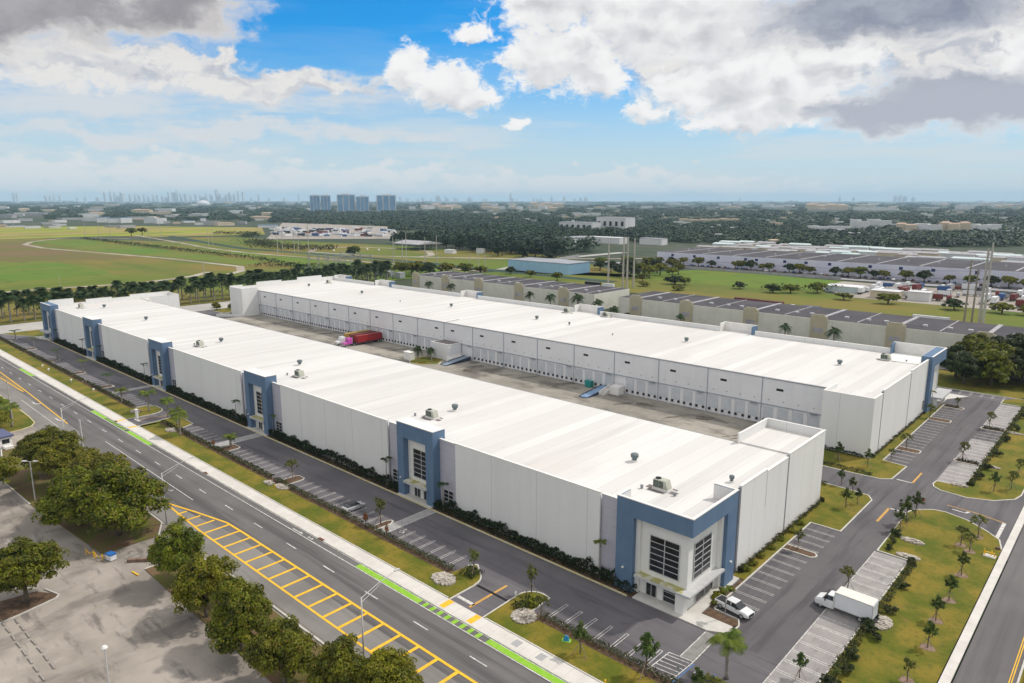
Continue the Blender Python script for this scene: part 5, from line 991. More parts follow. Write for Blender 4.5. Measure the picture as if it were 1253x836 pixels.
# shrubs
def shrub_proto(seed, r, rz, m, ncl=26, per=34, leaf=.24):
    t = thing('shrub', '', 'shrub', local=True); o = bpy.data.objects.new('foliage', crown('foliage', seed, r, r, rz, ncl, per, leaf, m, cr=.4, zmin=-.15)); col.objects.link(o); o.parent = t; o.location = (0, 0, rz * .35); return t
SY = [shrub_proto(41, .75, .7, M_yelg), shrub_proto(42, .8, .6, M_yelg)]; SG = [shrub_proto(43, .9, .9, M_hedge), shrub_proto(44, .9, .8, M_deep)]
GS = 'yellow-green shrubs by the east wall and corner'
for i, (x, y, s) in enumerate([(-42.6, 92.0, 1.1), (-43.2, 93.8, 1.2), (-43.4, 95.6, 1.0), (-42.9, 97.3, .9), (-43.7, 104.5, 1.1), (-43.6, 107, 1.0), (-43.6, 110.4, .9), (-43.5, 114.6, .9), (-43.6, 119, .9), (-43.5, 123.5, 1.0), (-43.4, 127.6, 1.0)]):
    place(SY, i, x, y, s, i, f'yellow-green shrub along the east wall, {ORD[i]} from the near corner', GS, .08)
place(SY, 0, -62.9, 73.4, 1.5, 2, 'bright yellow-green shrub on the tip right of the near driveway', GS, .08)
GG = 'dark shrubs scattered along the lawn edge hedges'
for i, (x, y, s) in enumerate([(-24.0, 124.9, 1.2), (-23.0, 116, 1.0), (-22.6, 107.4, 1.1), (-23.8, 100.8, 1.4), (-22.5, 98.9, 1.1), (-23.4, 92.2, 1.3), (-22.6, 88.6, 1.2), (-23.6, 84.8, 1.3), (-22.2, 80.9, 1.3), (-28.4, 128.4, .9), (-28.8, 131.5, .9), (-29.0, 134.6, 1.3), (-22.9, 176, 1.3), (-22.8, 184, 1.3), (-22.6, 196, 1.2), (-22.8, 210, 1.3), (-22.6, 222, 1.4), (-22.4, 236, 1.5)]):
    place(SG, i, x, y, s, i, f'dark green shrub beside the lawn-edge hedge, {ORD[i]} counted upward from the bottom' if i > 8 else f'dark green shrub along the pale stalls, {ORD[i]} in the row next to the box truck', GG, .08)
for i, x in enumerate([-83.0, -146, -153, -201]): place(SG, i, x, 86.3, (1.5, .8, 1.7), i, f'taller tuft rising from the front wall hedge, {ORD[i]} from the right', 'tall tufts in the front wall hedge', .1)

# rocks: three rip-rap piles
M_rock = mat('white_rock', (0.50, 0.46, 0.40), (0.34, 0.30, 0.26), 1.5, 0.9, 5, obj=True)
def rocks(x, y, rx, ry, n, label):
    rnd = random.Random(int(x * 10)); b = MB()
    for i in range(int(n * 2.2)):
        a, q = rnd.uniform(0, 6.28), math.sqrt(rnd.random()); s = rnd.uniform(.09, .24); cx, cy, cz = math.cos(a) * rx * q, math.sin(a) * ry * q, .12 + s * .3 + (1 - q) * .35 * rnd.random()
        p = [Vector((cx + s * rnd.uniform(.6, 1.1) * dx, cy + s * rnd.uniform(.6, 1.1) * dy, cz + s * rnd.uniform(.4, .8) * dz)) for dx in (-1, 1) for dy in (-1, 1) for dz in (-1, 1)]
        b.add(p, [(0, 1, 3, 2), (4, 6, 7, 5), (0, 4, 5, 1), (2, 3, 7, 6), (1, 5, 7, 3), (0, 2, 6, 4)])
    o = b.build('rock_pile', M_rock); o.location = (x, y, 0); tag(o, label, 'rocks', kind='stuff')
rocks(-78.3, 68.9, 2.2, 1.6, 170, 'pile of white rocks on the verge left of the near driveway'); rocks(-61.9, 69.9, 1.9, 1.7, 150, 'pile of white rocks on the verge right of the near driveway'); rocks(-22.9, 103.6, 1.4, 1.9, 110, 'pile of white rocks on the lawn beside the box truck')
rocks(-26.2, 134.4, 1.9, .9, 70, 'strip of white rocks under the stop sign trees'); rocks(-25.2, 127.6, 1.8, .8, 70, 'strip of white rocks at the top of the pale stalls'); rocks(-187.6, 70.4, 2.2, 1.3, 60, 'pile of white rocks by the far driveway palms'); rocks(-212.5, 70.4, 2.0, 1.2, 50, 'pile of white rocks by the white entrance sign')
rocks(-131.5, 70.6, 2.0, 1.0, 70, 'pile of pale rocks on the verge in the middle'); rocks(-135.5, 69.8, 1.6, .8, 40, 'smaller pale rock patch on the verge in the middle'); rocks(-25.5, 169.2, 1.5, .7, 40, 'strip of rocks at the foot of the far right stalls'); rocks(-22.8, 186.2, 2.2, .8, 50, 'strip of rocks beside the lower bed of the far right row'); rocks(-22.5, 218.5, 2.2, .8, 50, 'strip of rocks beside the upper bed of the far right row')

# dark trees at the right edge beyond the car park
BD = [tree_proto(51, 5.0, 3.8, 2.4, 0.5, 130, 100, M_deep, .3), tree_proto(52, 5.0, 4.0, 2.2, 0.5, 130, 100, M_oak, .3)]
for i, (x, y, s) in enumerate([(-43, 268, 1.1), (-36, 272, 1.25), (-47, 277, 1.15), (-38, 284, 1.3), (-29, 281, 1.15), (-24, 290, 1.35), (-33, 294, 1.5), (-19, 276, 1.1), (-14, 284, 1.3), (-10, 268, 1.2), (-5, 280, 1.3), (-46, 300, 1.25), (-40, 306, 1.15)]):
    place(BD, i, x, y, s * 1.22, i * 2.1, f'dark broad tree in the right-edge clump, {ORD[i]} counted from the parking row', 'dark trees beyond the north end of the car park')
place(BD, 0, -187, 286, (1.1, 1.1, .8), 1, 'round dark tree in the gap between the beige warehouses', None); place(BD, 1, -180, 282, (.9, .9, .7), 2, 'lower dark tree right of the round one in the gap', None)
place(BT, 2, -384, 174.5, .5, 0, 'small bright tree beside the white and blue car', None); place(BT, 1, -380, 181, .4, 1, 'small tree behind the white and blue car', None)
# ================================================================== VEHICLES
M_tyre = mat('tyre', (0.015, 0.015, 0.016), None, 1, 0.85); M_rim = mat('rim', (0.55, 0.55, 0.56), None, 1, 0.35, metal=0.6)
M_cglass = mat('car_glass', (0.02, 0.025, 0.03), None, 1, 0.06, spec=0.8); M_trim = mat('dark_trim', (0.03, 0.03, 0.032), None, 1, 0.5)
M_lamp = mat('head_lamp', (0.75, 0.76, 0.78), None, 1, 0.15, spec=.8); M_tail = mat('tail_lamp', (0.35, 0.02, 0.015), None, 1, 0.25)
def paint(n, c, r=0.28): return mat('paint_' + n, c, tuple(q * .93 for q in c), 1.5, r, 3, obj=True, spec=.5)
def loft(b, st, close=True):
    "cross-sections along x: (x, z0, z1, half width bottom, half width top, shoulder z)"
    n = 8; k = len(b.v)
    vs = []
    for x, z0, z1, wb, wt, zs in st:
        vs += [(x, -wb * .92, z0), (x, -wb, z0 + .12), (x, -wb, zs), (x, -wt, z1), (x, wt, z1), (x, wb, zs), (x, wb, z0 + .12), (x, wb * .92, z0)]
    fs = [(i * n + j, i * n + (j + 1) % n, (i + 1) * n + (j + 1) % n, (i + 1) * n + j) for i in range(len(st) - 1) for j in range(n)]
    fs = [tuple(reversed(f)) for f in fs] + [tuple(range(n)), tuple(reversed(range((len(st) - 1) * n, len(st) * n)))]
    b.add(vs, fs)
def wheel(parent, x, y, r, w, side):
    b = MB(); n = 18
    def ring(rr, yy): return [(x + rr * math.cos(2 * math.pi * k / n), yy, r + rr * math.sin(2 * math.pi * k / n)) for k in range(n)]
    ys = [y - w / 2, y - w / 2 + .03, y + w / 2 - .03, y + w / 2]; rs = [r * .93, r, r, r * .93]
    vs = sum([ring(rs[i], ys[i]) for i in range(4)], []); b.add(vs, [(i * n + k, (i + 1) * n + k, (i + 1) * n + (k + 1) % n, i * n + (k + 1) % n) for i in range(3) for k in range(n)] + [tuple(range(n)), tuple(reversed(range(3 * n, 4 * n)))])
    wh = b.build('wheel', M_tyre, parent)
    yy = y + side * (w / 2 + .012); b = MB(); b.add(ring(r * .62, yy) + [(x, yy + side * .02, r)], [((k, (k + 1) % n, n) if side < 0 else ((k + 1) % n, k, n)) for k in range(n)]); b.build('rim', M_rim, wh)
def car(name, label, cat, loc, rz, pm, kind='sedan', roof=None, group=None):
    t = thing(name, label, cat, loc, rz, group, local=True)
    b = MB()
    if kind == 'sedan':
        loft(b, [(-2.35, .38, .80, .78, .70, .62), (-2.2, .24, .98, .88, .74, .72), (-1.4, .22, 1.02, .91, .76, .78), (0.2, .22, .98, .91, .80, .78), (1.1, .22, .95, .91, .78, .76), (1.9, .24, .84, .88, .70, .68), (2.3, .34, .66, .76, .62, .58)])
        b.build('body', pm, t); g_ = MB(); loft(g_, [(-1.75, .98, 1.0, .72, .68, .99), (-1.05, .97, 1.40, .78, .56, 1.02), (-.2, .96, 1.46, .80, .58, 1.0), (.35, .95, 1.42, .80, .57, 1.0), (1.15, .93, .96, .74, .70, .95)])
        g_.build('glasshouse', M_cglass, t); b = MB(); b.prism([(-1.0, -.55), (.3, -.56), (.3, .56), (-1.0, .55)], 1.40, 1.475); b.build('roof', roof or pm, t); WX, r_ = (-1.42, 1.42), .33
    elif kind == 'pickup':
        loft(b, [(-2.85, .50, 1.10, .90, .86, .95), (-2.7, .42, 1.14, .96, .90, .98), (-.95, .40, 1.14, .98, .92, .98), (-.9, .40, 1.16, .98, .92, 1.0), (1.25, .40, 1.16, .98, .92, 1.0), (2.3, .42, 1.10, .97, .84, .92), (2.75, .46, .98, .92, .78, .84), (2.85, .52, .80, .84, .74, .72)])
        b.build('body', pm, t); MB().box(-2.7, -.98, -.78, .78, 1.0, 1.155).build('bed', M_trim, t)
        g_ = MB(); loft(g_, [(-.92, 1.14, 1.74, .86, .70, 1.2), (-.3, 1.14, 1.80, .88, .72, 1.2), (.55, 1.14, 1.78, .88, .71, 1.2), (1.40, 1.12, 1.17, .86, .80, 1.15)]); g_.build('glasshouse', M_cglass, t)
        b = MB(); b.prism([(-.94, -.70), (.6, -.71), (.6, .71), (-.94, .70)], 1.76, 1.845); [b.box(x - .05, x + .05, s_ * .80 - .06, s_ * .80 + .06, 1.15, 1.76) for x in (-.88, -.1) for s_ in (-1, 1)]; b.build('roof', pm, t)
        b = MB(); b.box(2.80, 2.90, -.62, .62, .62, .92); b.build('grille', M_trim, t); WX, r_ = (-1.75, 1.78), .41
    for x in WX:
        for s_ in (-1, 1): wheel(t, x, s_ * (.80 if kind == 'sedan' else .86), r_, .24, s_)
    zl = .66 if kind == 'sedan' else .88; xf = 2.24 if kind == 'sedan' else 2.74; hw = .62 if kind == 'sedan' else .78
    for s_ in (-1, 1):
        MB().box(xf - .05, xf + .09, s_ * hw - .13, s_ * hw + .13, zl - .08, zl + .08).build('headlight', M_lamp, t)
        MB().box(-xf - .12, -xf + .03, s_ * hw - .13, s_ * hw + .13, zl, zl + .2).build('tail_light', M_tail, t)
        MB().box(.85, 1.02, s_ * 1.0 - .09, s_ * 1.0 + .09, zl + .28, zl + .42).build('side_mirror', M_trim, t)
    return t
P_white = paint('white', (0.74, 0.75, 0.76)); P_black = paint('black', (0.02, 0.02, 0.025)); P_silver = paint('silver', (0.42, 0.42, 0.43), .3)
car('pickup_truck', 'white pickup truck with a black bed cover parked beside the corner entrance', 'pickup truck', (-39.9, 92.2, 0), R(-8), P_white, 'pickup')
car('parked_car', 'silver and black car alone in the stalls next to the second entrance crossing', 'car', (-111.3, 74.6, 0), R(90), P_silver, 'sedan', P_black)
car('police_car', 'white and dark blue car on the road beyond the west end of the warehouses', 'car', (-392.5, 177.5, 0), R(70), P_white, 'sedan')
car('parked_car', 'dark car under the trees beyond the rear warehouse corner', 'car', (-47.5, 296.5, 0), R(10), P_black, 'sedan')

# box truck: cab facing west, box over the pale stalls
t = thing('box_truck', 'white box truck parked across the pale stalls beside the aisle', 'truck', (-27.6, 102.9, 0), math.pi + R(-1.5), local=True)
b = MB(); loft(b, [(4.15, .55, 1.15, .98, .90, 1.0), (3.95, .42, 1.38, 1.02, .86, 1.15), (3.2, .40, 1.62, 1.05, .92, 1.25), (3.05, .40, 1.68, 1.05, .95, 1.3), (2.1, .40, 1.68, 1.05, .98, 1.3), (1.35, .42, 1.68, 1.05, .98, 1.3)][::-1]); b.build('cab', P_white, t)
b = MB(); loft(b, [(3.02, 1.60, 1.70, .98, .92, 1.66), (2.35, 1.60, 2.28, .98, .80, 1.7), (1.4, 1.60, 2.34, .98, .84, 1.7)][::-1]); b.build('cab_glass', M_cglass, t); MB().prism([(1.38, -.83), (2.38, -.79), (2.38, .79), (1.38, .83)], 2.30, 2.42).build('cab_roof', P_white, t)
b = MB(); [b.box(x - .06, x + .06, s_ * .94 - .06, s_ * .94 + .06, 1.66, 2.3) for x in (1.46,) for s_ in (-1, 1)]; b.box(1.3, 1.5, -.9, .9, 1.66, 2.3); b.build('cab_pillar', P_white, t)
M_boxw = mat('box_body_white', (0.72, 0.74, 0.77), (0.68, 0.70, 0.73), .6, .5, obj=True, extra=lines(0, 0.6, 0.02, (0.55, 0.57, 0.6), .3)); M_boxtop = mat('box_roof', (0.76, 0.70, 0.64), (0.70, 0.65, 0.60), .8, .7, obj=True)
bx_ = MB().box(-3.95, 1.25, -1.2, 1.2, 0.98, 3.35).build('cargo_box', M_boxw, t); MB().box(-3.93, 1.23, -1.17, 1.17, 3.352, 3.40).build('box_roof', M_boxtop, bx_)
b = MB(); [b.box(-3.98, 1.28, s_ * 1.2 - .025, s_ * 1.2 + .025, z - .05, z + .05) for s_ in (-1, 1) for z in (1.0, 3.33)]; [b.box(x - .03, x + .03, s_ * 1.2 - .025, s_ * 1.2 + .025, 1, 3.3) for x in (-3.95, 1.25) for s_ in (-1, 1)]; b.build('edge_rail', M_alu, bx_)
MB().box(-4.02, -3.951, -1.1, 1.1, 1.05, 3.25).build('rear_door', M_door, t); b = MB(); b.box(-3.9, 3.6, -.45, .45, .55, .93); b.box(-4.35, -3.96, -1.1, 1.1, .55, .68); b.box(-2.9, .9, -1.05, -.95, .55, .8); b.build('chassis', M_trim, t); MB().box(4.12, 4.24, -.95, .95, .45, .78).build('bumper', M_trim, t)
for x, ys in ((3.25, .88), (-2.35, .84)):
    for s_ in (-1, 1): wheel(t, x, s_ * ys, .42, .30, s_)
for s_ in (-1, 1):
    MB().box(4.02, 4.18, s_ * .72 - .15, s_ * .72 + .15, .86, 1.06).build('headlight', M_lamp, t); MB().box(2.5, 2.62, s_ * 1.28 - .13, s_ * 1.28 + .13, 1.55, 1.9).build('side_mirror', M_trim, t)

# trailers and tractors
def trailer(label, loc, rz, pm, L=12.4, group='semi-trailers', w=1.25, z0=1.15, z1=3.95, name='semi_trailer'):
    t = thing(name, label, 'trailer', loc, rz, group, local=True)
    b = MB(); b.box(0, L, -w, w, z0, z1)
    bo = b.build('cargo_body', pm, t); b = MB(); [b.box(-.03, L + .03, s_ * w - .03, s_ * w + .03, z - .06, z + .06) for s_ in (-1, 1) for z in (z0, z1)]; [b.box(x - .04, x + .04, s_ * w - .03, s_ * w + .03, z0, z1) for s_ in (-1, 1) for x in (0, L)]; b.build('edge_rail', M_trim if pm is not P_white else M_alu, bo)
    b = MB(); b.box(.1, L - .1, -.5, .5, .85, z0 - .002); b.box(L - 3.4, L - 3.2, -1.0, 1.0, .2, z0 - .01); b.build('chassis', M_trim, t)
    for x in (.9, 2.1):
        for s_ in (-1, 1): wheel(t, x, s_ * .95, .5, .5, s_)
    return t
def tractor(label, loc, rz, pm, group='semi-trucks', extra=None):
    t = thing('semi_truck', label, 'truck', loc, rz, group, local=True)
    b = MB(); loft(b, [(-1.0, .9, 3.35, 1.15, 1.0, 2.9), (.9, .9, 3.45, 1.18, .98, 2.9), (1.1, .9, 2.6, 1.18, 1.0, 2.2)]); b.build('cab', pm, t)
    b = MB(); loft(b, [(1.1, .7, 1.95, 1.05, .85, 1.6), (2.6, .65, 1.85, 1.0, .75, 1.45), (3.0, .6, 1.5, .95, .7, 1.2)]); b.build('bonnet', pm, t)
    b = MB(); b.add([(1.13, -.95, 1.98), (1.13, .95, 1.98), (1.0, .85, 2.65), (1.0, -.85, 2.65)], [(0, 1, 2, 3)]); [b.box(.2, .95, s_ * 1.14 - .03, s_ * 1.14 + .03, 2.0, 2.6) for s_ in (-1, 1)]; b.build('cab_glass', M_cglass, t)
    MB().box(2.98, 3.05, -.5, .5, .8, 1.45).build('grille', M_rim, t); MB().box(2.9, 3.15, -1.1, 1.1, .35, .72).build('bumper', M_rim, t); b = MB(); b.box(-3.6, 1.0, -.45, .45, .6, .9); b.build('chassis', M_trim, t)
    for s_ in (-1, 1):
        b = MB(); b.tube([(-1.1, s_ * 1.05, .9), (-1.1, s_ * 1.05, 3.7)], .09, 8); b.build('exhaust_stack', M_rim, t); MB().box(2.75, 2.98, s_ * .85 - .14, s_ * .85 + .14, .95, 1.15).build('headlight', M_lamp, t)
    for x in (2.1, -1.9, -3.1):
        for s_ in (-1, 1): wheel(t, x, s_ * .95, .5, .35, s_)
    return t
C_red = paint('red', (0.30, 0.012, 0.014), .5); C_dred = paint('dark_red', (0.16, 0.022, 0.018), .5); C_yel = paint('ochre', (0.42, 0.25, 0.05), .5); C_pink = paint('pink', (0.55, 0.08, 0.42), .35); C_blue = paint('blue', (0.03, 0.09, 0.26), .4); C_white2 = paint('trailer_white', (0.70, 0.71, 0.73), .5)
GT = 'trailers backed to the loading docks'
trailer('bright red container trailer backed to the dock, nearest of the three', (-245.2, 182.2, 0), R(-90), C_red, 12.4, GT); trailer('dark red container trailer between the red and the ochre ones', (-248.9, 182.2, 0), R(-90), C_dred, 12.4, GT); trailer('ochre yellow container trailer, farthest of the three at the docks', (-252.9, 182.2, 0), R(-90), C_yel, 12.4, GT)
tractor('pink semi-truck cab coupled to the bright red trailer', (-246.6, 167.0, 0), R(-90), C_pink, 'semi-trucks at the loading docks'); tractor('white semi-truck cab coupled beside the pink one', (-251.0, 166.6, 0), R(-90), P_white, 'semi-trucks at the loading docks')

# ================================================================== POLES AND STREET FURNITURE
M_alp = mat('lamp_post_metal', (0.55, 0.54, 0.53), (0.48, 0.47, 0.46), 1, .45); M_cpole = mat('concrete_pole', (0.46, 0.43, 0.38), (0.38, 0.36, 0.32), .5, .85, 5); M_wpole = mat('wood_pole', (0.24, 0.20, 0.16), (0.30, 0.26, 0.21), 1, .9)
def street_lamp(x, y, label, h=10.2, group='street lamps along the south side of the road', arm=5.6, low=True):
    t = thing('street_lamp', label, 'street lamp', (x, y, 0), 0, group, local=True)
    MB().tube([(0, 0, 0), (0, 0, h)], [.14, .085], 10).build('pole', M_alp, t, smooth=True)
    b = MB(); b.tube([(0, 0, h - .1), (0, arm * .5, h + .85), (0, arm, h + 1.45)], [.06, .05, .04], 6); b.tube([(0, 0, h - .7), (0, arm * .45, h + .3), (0, arm * .6, h + .95)], [.045, .04, .03], 6); b.build('arm', M_alp, t)
    MB().prism([(-.16, arm - .2), (.16, arm - .2), (.2, arm + .6), (-.2, arm + .6)], h + 1.38, h + 1.52).build('lamp_head', M_alp, t)
    if low:
        b = MB(); b.tube([(0, -.3, h * .6), (0, .2, h * .62 + .15), (0, 1.0, h * .62 + .2), (0, 1.4, h * .62)], .05, 6); b.build('lower_arm', M_alp, t); MB().box(-.12, .12, 1.1, 1.75, h * .62 - .1, h * .62 + .02).build('lower_lamp_head', M_alp, t)
    return t
street_lamp(-131.7, 46.9, 'tall double-arm street lamp at the edge of the biggest tree'); street_lamp(-69.6, 47.2, 'tall double-arm street lamp over the hatched median near the bottom edge', low=False); street_lamp(-193, 47.2, 'tall double-arm street lamp beyond the trees near the turn arrows', low=False); 
def lot_lamp(x, y, h, label, heads=2):
    t = thing('car_park_lamp', label, 'lamp post', (x, y, 0), 0, 'lamp posts of the old parking lot', local=True); MB().tube([(0, 0, 0), (0, 0, h)], [.13, .09], 10).build('pole', M_alp, t)
    if heads == 2:
        for s_ in (-1, 1): b = MB(); b.tube([(0, 0, h - .1), (s_ * .8, 0, h + .15)], .04, 6); b.prism([(s_ * .7, -.22), (s_ * 1.6, -.26), (s_ * 1.6, .26), (s_ * .7, .22)][::s_], h + .05, h + .2); b.build('lamp_head', M_alp, t)
    else: MB().lathe(0, 0, [(.12, h), (.32, h + .12), (.36, h + .3), (.22, h + .5), (.05, h + .56)], 14).build('lamp_head', M_cap, t)
    t.rotation_euler[2] = R(42); return t
lot_lamp(-162.6, 33.2, 8.3, 'double-headed lamp post under the trees at the far left'); lot_lamp(-85.0, 22.0, 8.4, 'single globe lamp post at the bottom edge of the old parking lot', 1); lot_lamp(-126.6, 23.2, 6.6, 'globe lamp just above the lone round tree', 1)
def pole(x, y, h, r, m_, label, group, name='utility_pole', cross=0, z=0.0):
    t = thing(name, label, 'utility pole', (x, y, z), 0, group, local=True); MB().tube([(0, 0, -.3), (0, 0, h)], [r, r * .62], 9).build('shaft', m_, t)
    if cross:
        for k in range(cross): MB().box(-1.4, 1.4, -.08, .08, h - 1.0 - 2.2 * k, h - .85 - 2.2 * k).build('crossarm', m_, t)
    return t
pole(-178.5, 47.0, 10.4, .30, M_alp, 'thick white steel pole right of the turn arrows at the road edge', None, 'steel_pole')
pole(-226.5, 43.6, 12, .22, M_cpole, 'pale pole rising from the palms at the left edge', None, 'steel_pole')
sgn = thing('pylon_sign', 'small white upright sign at the mouth of the far driveway', 'sign', (-205.4, 68.3, 0), local=False); MB().box(-206.1, -204.9, 68.1, 68.5, .1, 2.5).build('sign_body', M_entr, sgn); MB().box(-206.2, -204.8, 68.0, 68.6, 2.5, 2.65).build('sign_cap', M_cap, sgn)
ss_ = thing('stop_sign', 'red octagonal stop sign at the tip of the east lawn', 'stop sign', (-28.0, 148.8, 0.1), R(45), local=True); MB().tube([(0, 0, 0), (0, 0, 2.6)], .05, 6).build('post', M_alp, ss_)
b = MB(); b.add([(.42 * math.cos(R(22.5 + 45 * k)), -.08, 2.75 + .42 * math.sin(R(22.5 + 45 * k))) for k in range(8)] + [(.42 * math.cos(R(22.5 + 45 * k)), -.04, 2.75 + .42 * math.sin(R(22.5 + 45 * k))) for k in range(8)], [tuple(range(8)), tuple(range(15, 7, -1))] + [(k, 8 + k, 8 + (k + 1) % 8, (k + 1) % 8) for k in range(8)]); b.build('sign_face', mat('stop_red', (0.42, 0.02, 0.02), None, 1, .5), ss_)
def letters(parent, txt, size, m_, loc, rot):
    c = bpy.data.curves.new('txt', 'FONT'); c.body = txt; c.size = size; c.extrude = .004; c.align_x = 'CENTER'; o = bpy.data.objects.new('txt', c); col.objects.link(o); bpy.context.view_layer.update()
    me = bpy.data.meshes.new_from_object(o); bpy.data.objects.remove(o); me.materials.clear(); me.materials.append(m_); q = bpy.data.objects.new('lettering', me); col.objects.link(q); q.parent = parent; q.location = loc; q.rotation_euler = rot; return q
letters(ss_, 'STOP', .3, M_cap, (0, -.09, 2.65), (R(90), 0, 0))
for x, y, z, lb in [(-38.2, 76.2, 0, 'thin sign post beside the blue line at the bottom edge'), (-15.9, 148.6, 0, 'dark sign post at the stop bar by the cross road'), (-99.9, 71.6, 0, 'accessible parking sign post at the second entrance crossing')]:
    t = thing('sign_post', lb, 'sign', (x, y - 3.6 if x > -40 and y < 80 else y, z), local=True); MB().tube([(0, 0, 0), (0, 0, 2.3)], .04, 6).build('post', M_grey, t); MB().box(-.16, .16, -.03, .03, 1.75, 2.3).build('panel', mat('sign_back', (.25, .26, .27), None, 1, .5), t)
hy = thing('water_valve', 'orange and white valve assembly on a concrete pad by the cross road', 'valve', (-15.0, 137.5, .1), local=True)
MB().box(-.9, .9, -.8, .5, 0, .12).build('pad', M_concp, hy); b = MB(); b.tube([(-.7, -.2, .1), (-.7, -.2, .7), (.7, -.2, .7), (.7, -.2, .1)], .12, 8); b.tube([(-.9, .3, .1), (-.9, .3, .9)], .1, 8); b.tube([(.2, .3, .1), (.2, .3, .9)], .1, 8); b.build('pipework', M_yell, hy)
ub = thing('utility_box', 'low grey-brown valve cover on the east lawn edge', 'utility box', (-14.4, 141.3, .1), local=True); MB().box(-.35, .35, -.25, .25, 0, .35).build('box_body', mat('brown_box', (.12, .08, .06), None, 1, .8), ub)
bt = thing('bollard', 'yellow post at the kerb near the driveway sidewalk', 'bollard', (-132.6, 69.6, 0), local=True)
b = MB(); b.tube([(0, 0, 0), (0, 0, .7)], .1, 8); b.build('post', M_yell, bt)
bo = copy_tree(bt, loc=(-44.6, 65.9, 0), label='small yellow post on the sidewalk edge at the bottom')
# white posts on the verge at far left
for i, (x, y) in enumerate([(-245.0, 69.5), (-263.8, 68.5), (-287.0, 68.0), (-295.2, 68.2)]):
    t = thing('round_marker', f'round white marker on the verge, {ORD[i]} from the right', 'marker', (x, y, .1), 0, 'round white markers on the verge', local=True); MB().lathe(0, 0, [(.08, 0), (.08, .4), (.28, .55), (.36, .8), (.28, 1.05), (.06, 1.15)], 12).build('globe', M_cap, t)
# things in the old lot
M_stopc = mat('wheel_stop_concrete', (0.34, 0.31, 0.28), (0.26, 0.24, 0.22), 2, .9)
ws = MB().box(-.9, .9, -.09, .09, 0, .14).build('wheel_stop', M_stopc); n_ = 0
for row_y, x0, x1, dy in ((19.3, -115.5, -98.5, 0.03), (17.8, -116.3, -98.0, 0.02)):
    x = x0; 
    while x < x1:
        q = ws if n_ == 0 else ws.copy()
        if n_: col.objects.link(q)
        q.location = (x, row_y + (x - x0) * dy, 0); q.rotation_euler = (0, 0, rnd.uniform(-.05, .05) + dy); n_ += 1
        tag(q, 'concrete wheel stop in the two long rows on the old parking lot', 'wheel stop', 'wheel stops in the old parking lot'); x += 2.55
for x, y, rz, lb in ((-113.6, 22.4, 0, ''),):
    pass
kb = MB().box(-1.0, 1.0, -.1, .1, 0, .16).build('wheel_stop', M_yell); kb.location = (-116.9, 37.2 - 1.2, 0); kb.rotation_euler[2] = R(8); tag(kb, 'yellow painted wheel stop near the cracked walkway', 'wheel stop')
bz = thing('blue_box', 'blue and white box with yellow barriers under the big tree', 'cabinet', (-124.8, 35.0, 0), R(15), local=True); MB().box(-.7, .7, -.5, .5, .1, 1.0).build('box_body', C_white2, bz); MB().box(-.75, .75, -.55, .55, 1.0, 1.25).build('box_lid', mat('blue_lid', (.03, .14, .42), None, 1, .5), bz)
for i, (x, y, lb) in enumerate([(-126.4, 33.6, 'zigzag yellow barrier left of the blue box'), (-128.9, 33.0, 'yellow post barrier leftmost under the big tree')]):
    t = thing('barrier', lb, 'barrier', (x, y, 0), R(20), 'yellow barriers under the big tree', local=True); b = MB(); b.tube([(-.9, 0, 0), (-.9, 0, 1.15)], .09, 6); b.tube([(.9, 0, 0), (.9, 0, 1.15)], .09, 6); b.build('post', M_yell, t); b = MB(); b.tube([(-.9, 0, 1.0), (0, 0, .4), (.9, 0, 1.0)], .06, 6); b.build('rail', M_yell, t)
wk = MB(); wk.add([(-126, 38.2, .02), (-123.5, 36.6, .02), (-116.0, 41.4, .02), (-118.2, 43.4, .02)], [(0, 1, 2, 3)]); S('cracked_walkway', wk, mat('cracked_concrete', (.30, .28, .25), (.16, .13, .11), .8, .95, 9))
M_plank = mat('fallen_timber', (0.16, 0.10, 0.07), (0.24, 0.16, 0.11), 1.5, .9)
for i, (a, c) in enumerate([((-127.0, 43.6), (-119.6, 42.6)), ((-122.0, 36.6), (-117.8, 41.2))]):
    b = MB(); ribbon(b, [a, c], .5, .5, 0); o = b.build('timber_wall', M_plank); tag(o, ['brown timber edging behind the cracked walkway', 'brown timber edging in front of the cracked walkway'][i], 'timber edging', 'timber edgings by the cracked walkway')
gb_ = thing('guard_booth', 'small white booth with dark windows at the left edge by the old entrance', 'booth', (-207.6, 37.0, 0), R(6), local=True)
MB().box(-3.4, 3.4, -1.4, 1.4, 0, 2.6).build('wall', M_cap, gb_); MB().box(-3.8, 3.8, -1.8, 1.8, 2.6, 3.0).build('roof', mat('booth_roof', (.10, .11, .2), None, 1, .6), gb_); b = MB(); b.box(-2.6, -1.2, -1.43, -1.402, 1.0, 2.1); b.box(.6, 2.4, -1.43, -1.402, 1.0, 2.1); b.build('window', M_glass, gb_)
MB().box(3.401, 3.43, -.8, .8, 1.0, 2.1).build('window', M_glass, gb_); MB().box(3.5, 5.6, -.9, .9, 0, .7).build('ramp', M_cap, gb_)
bl = thing('covered_equipment', 'bright blue covered object on the verge behind the low hedge', 'equipment', (-53.8, 69.6, .1), R(30), local=True); bl.scale = (.75,) * 3; b = MB(); b.add([(-.6, -.3, 0), (.6, -.3, 0), (.6, .3, 0), (-.6, .3, 0), (-.2, -.1, 1.1), (.35, -.1, .9), (.35, .1, .9), (-.2, .1, 1.1)], [(0, 1, 5, 4), (1, 2, 6, 5), (2, 3, 7, 6), (3, 0, 4, 7), (4, 5, 6, 7)]); b.build('cover', mat('blue_cover', (.03, .25, .50), None, 1, .5), bl); MB().box(-.8, .9, -.5, .5, 0, .06).build('mat_sheet', M_gpaint, bl)
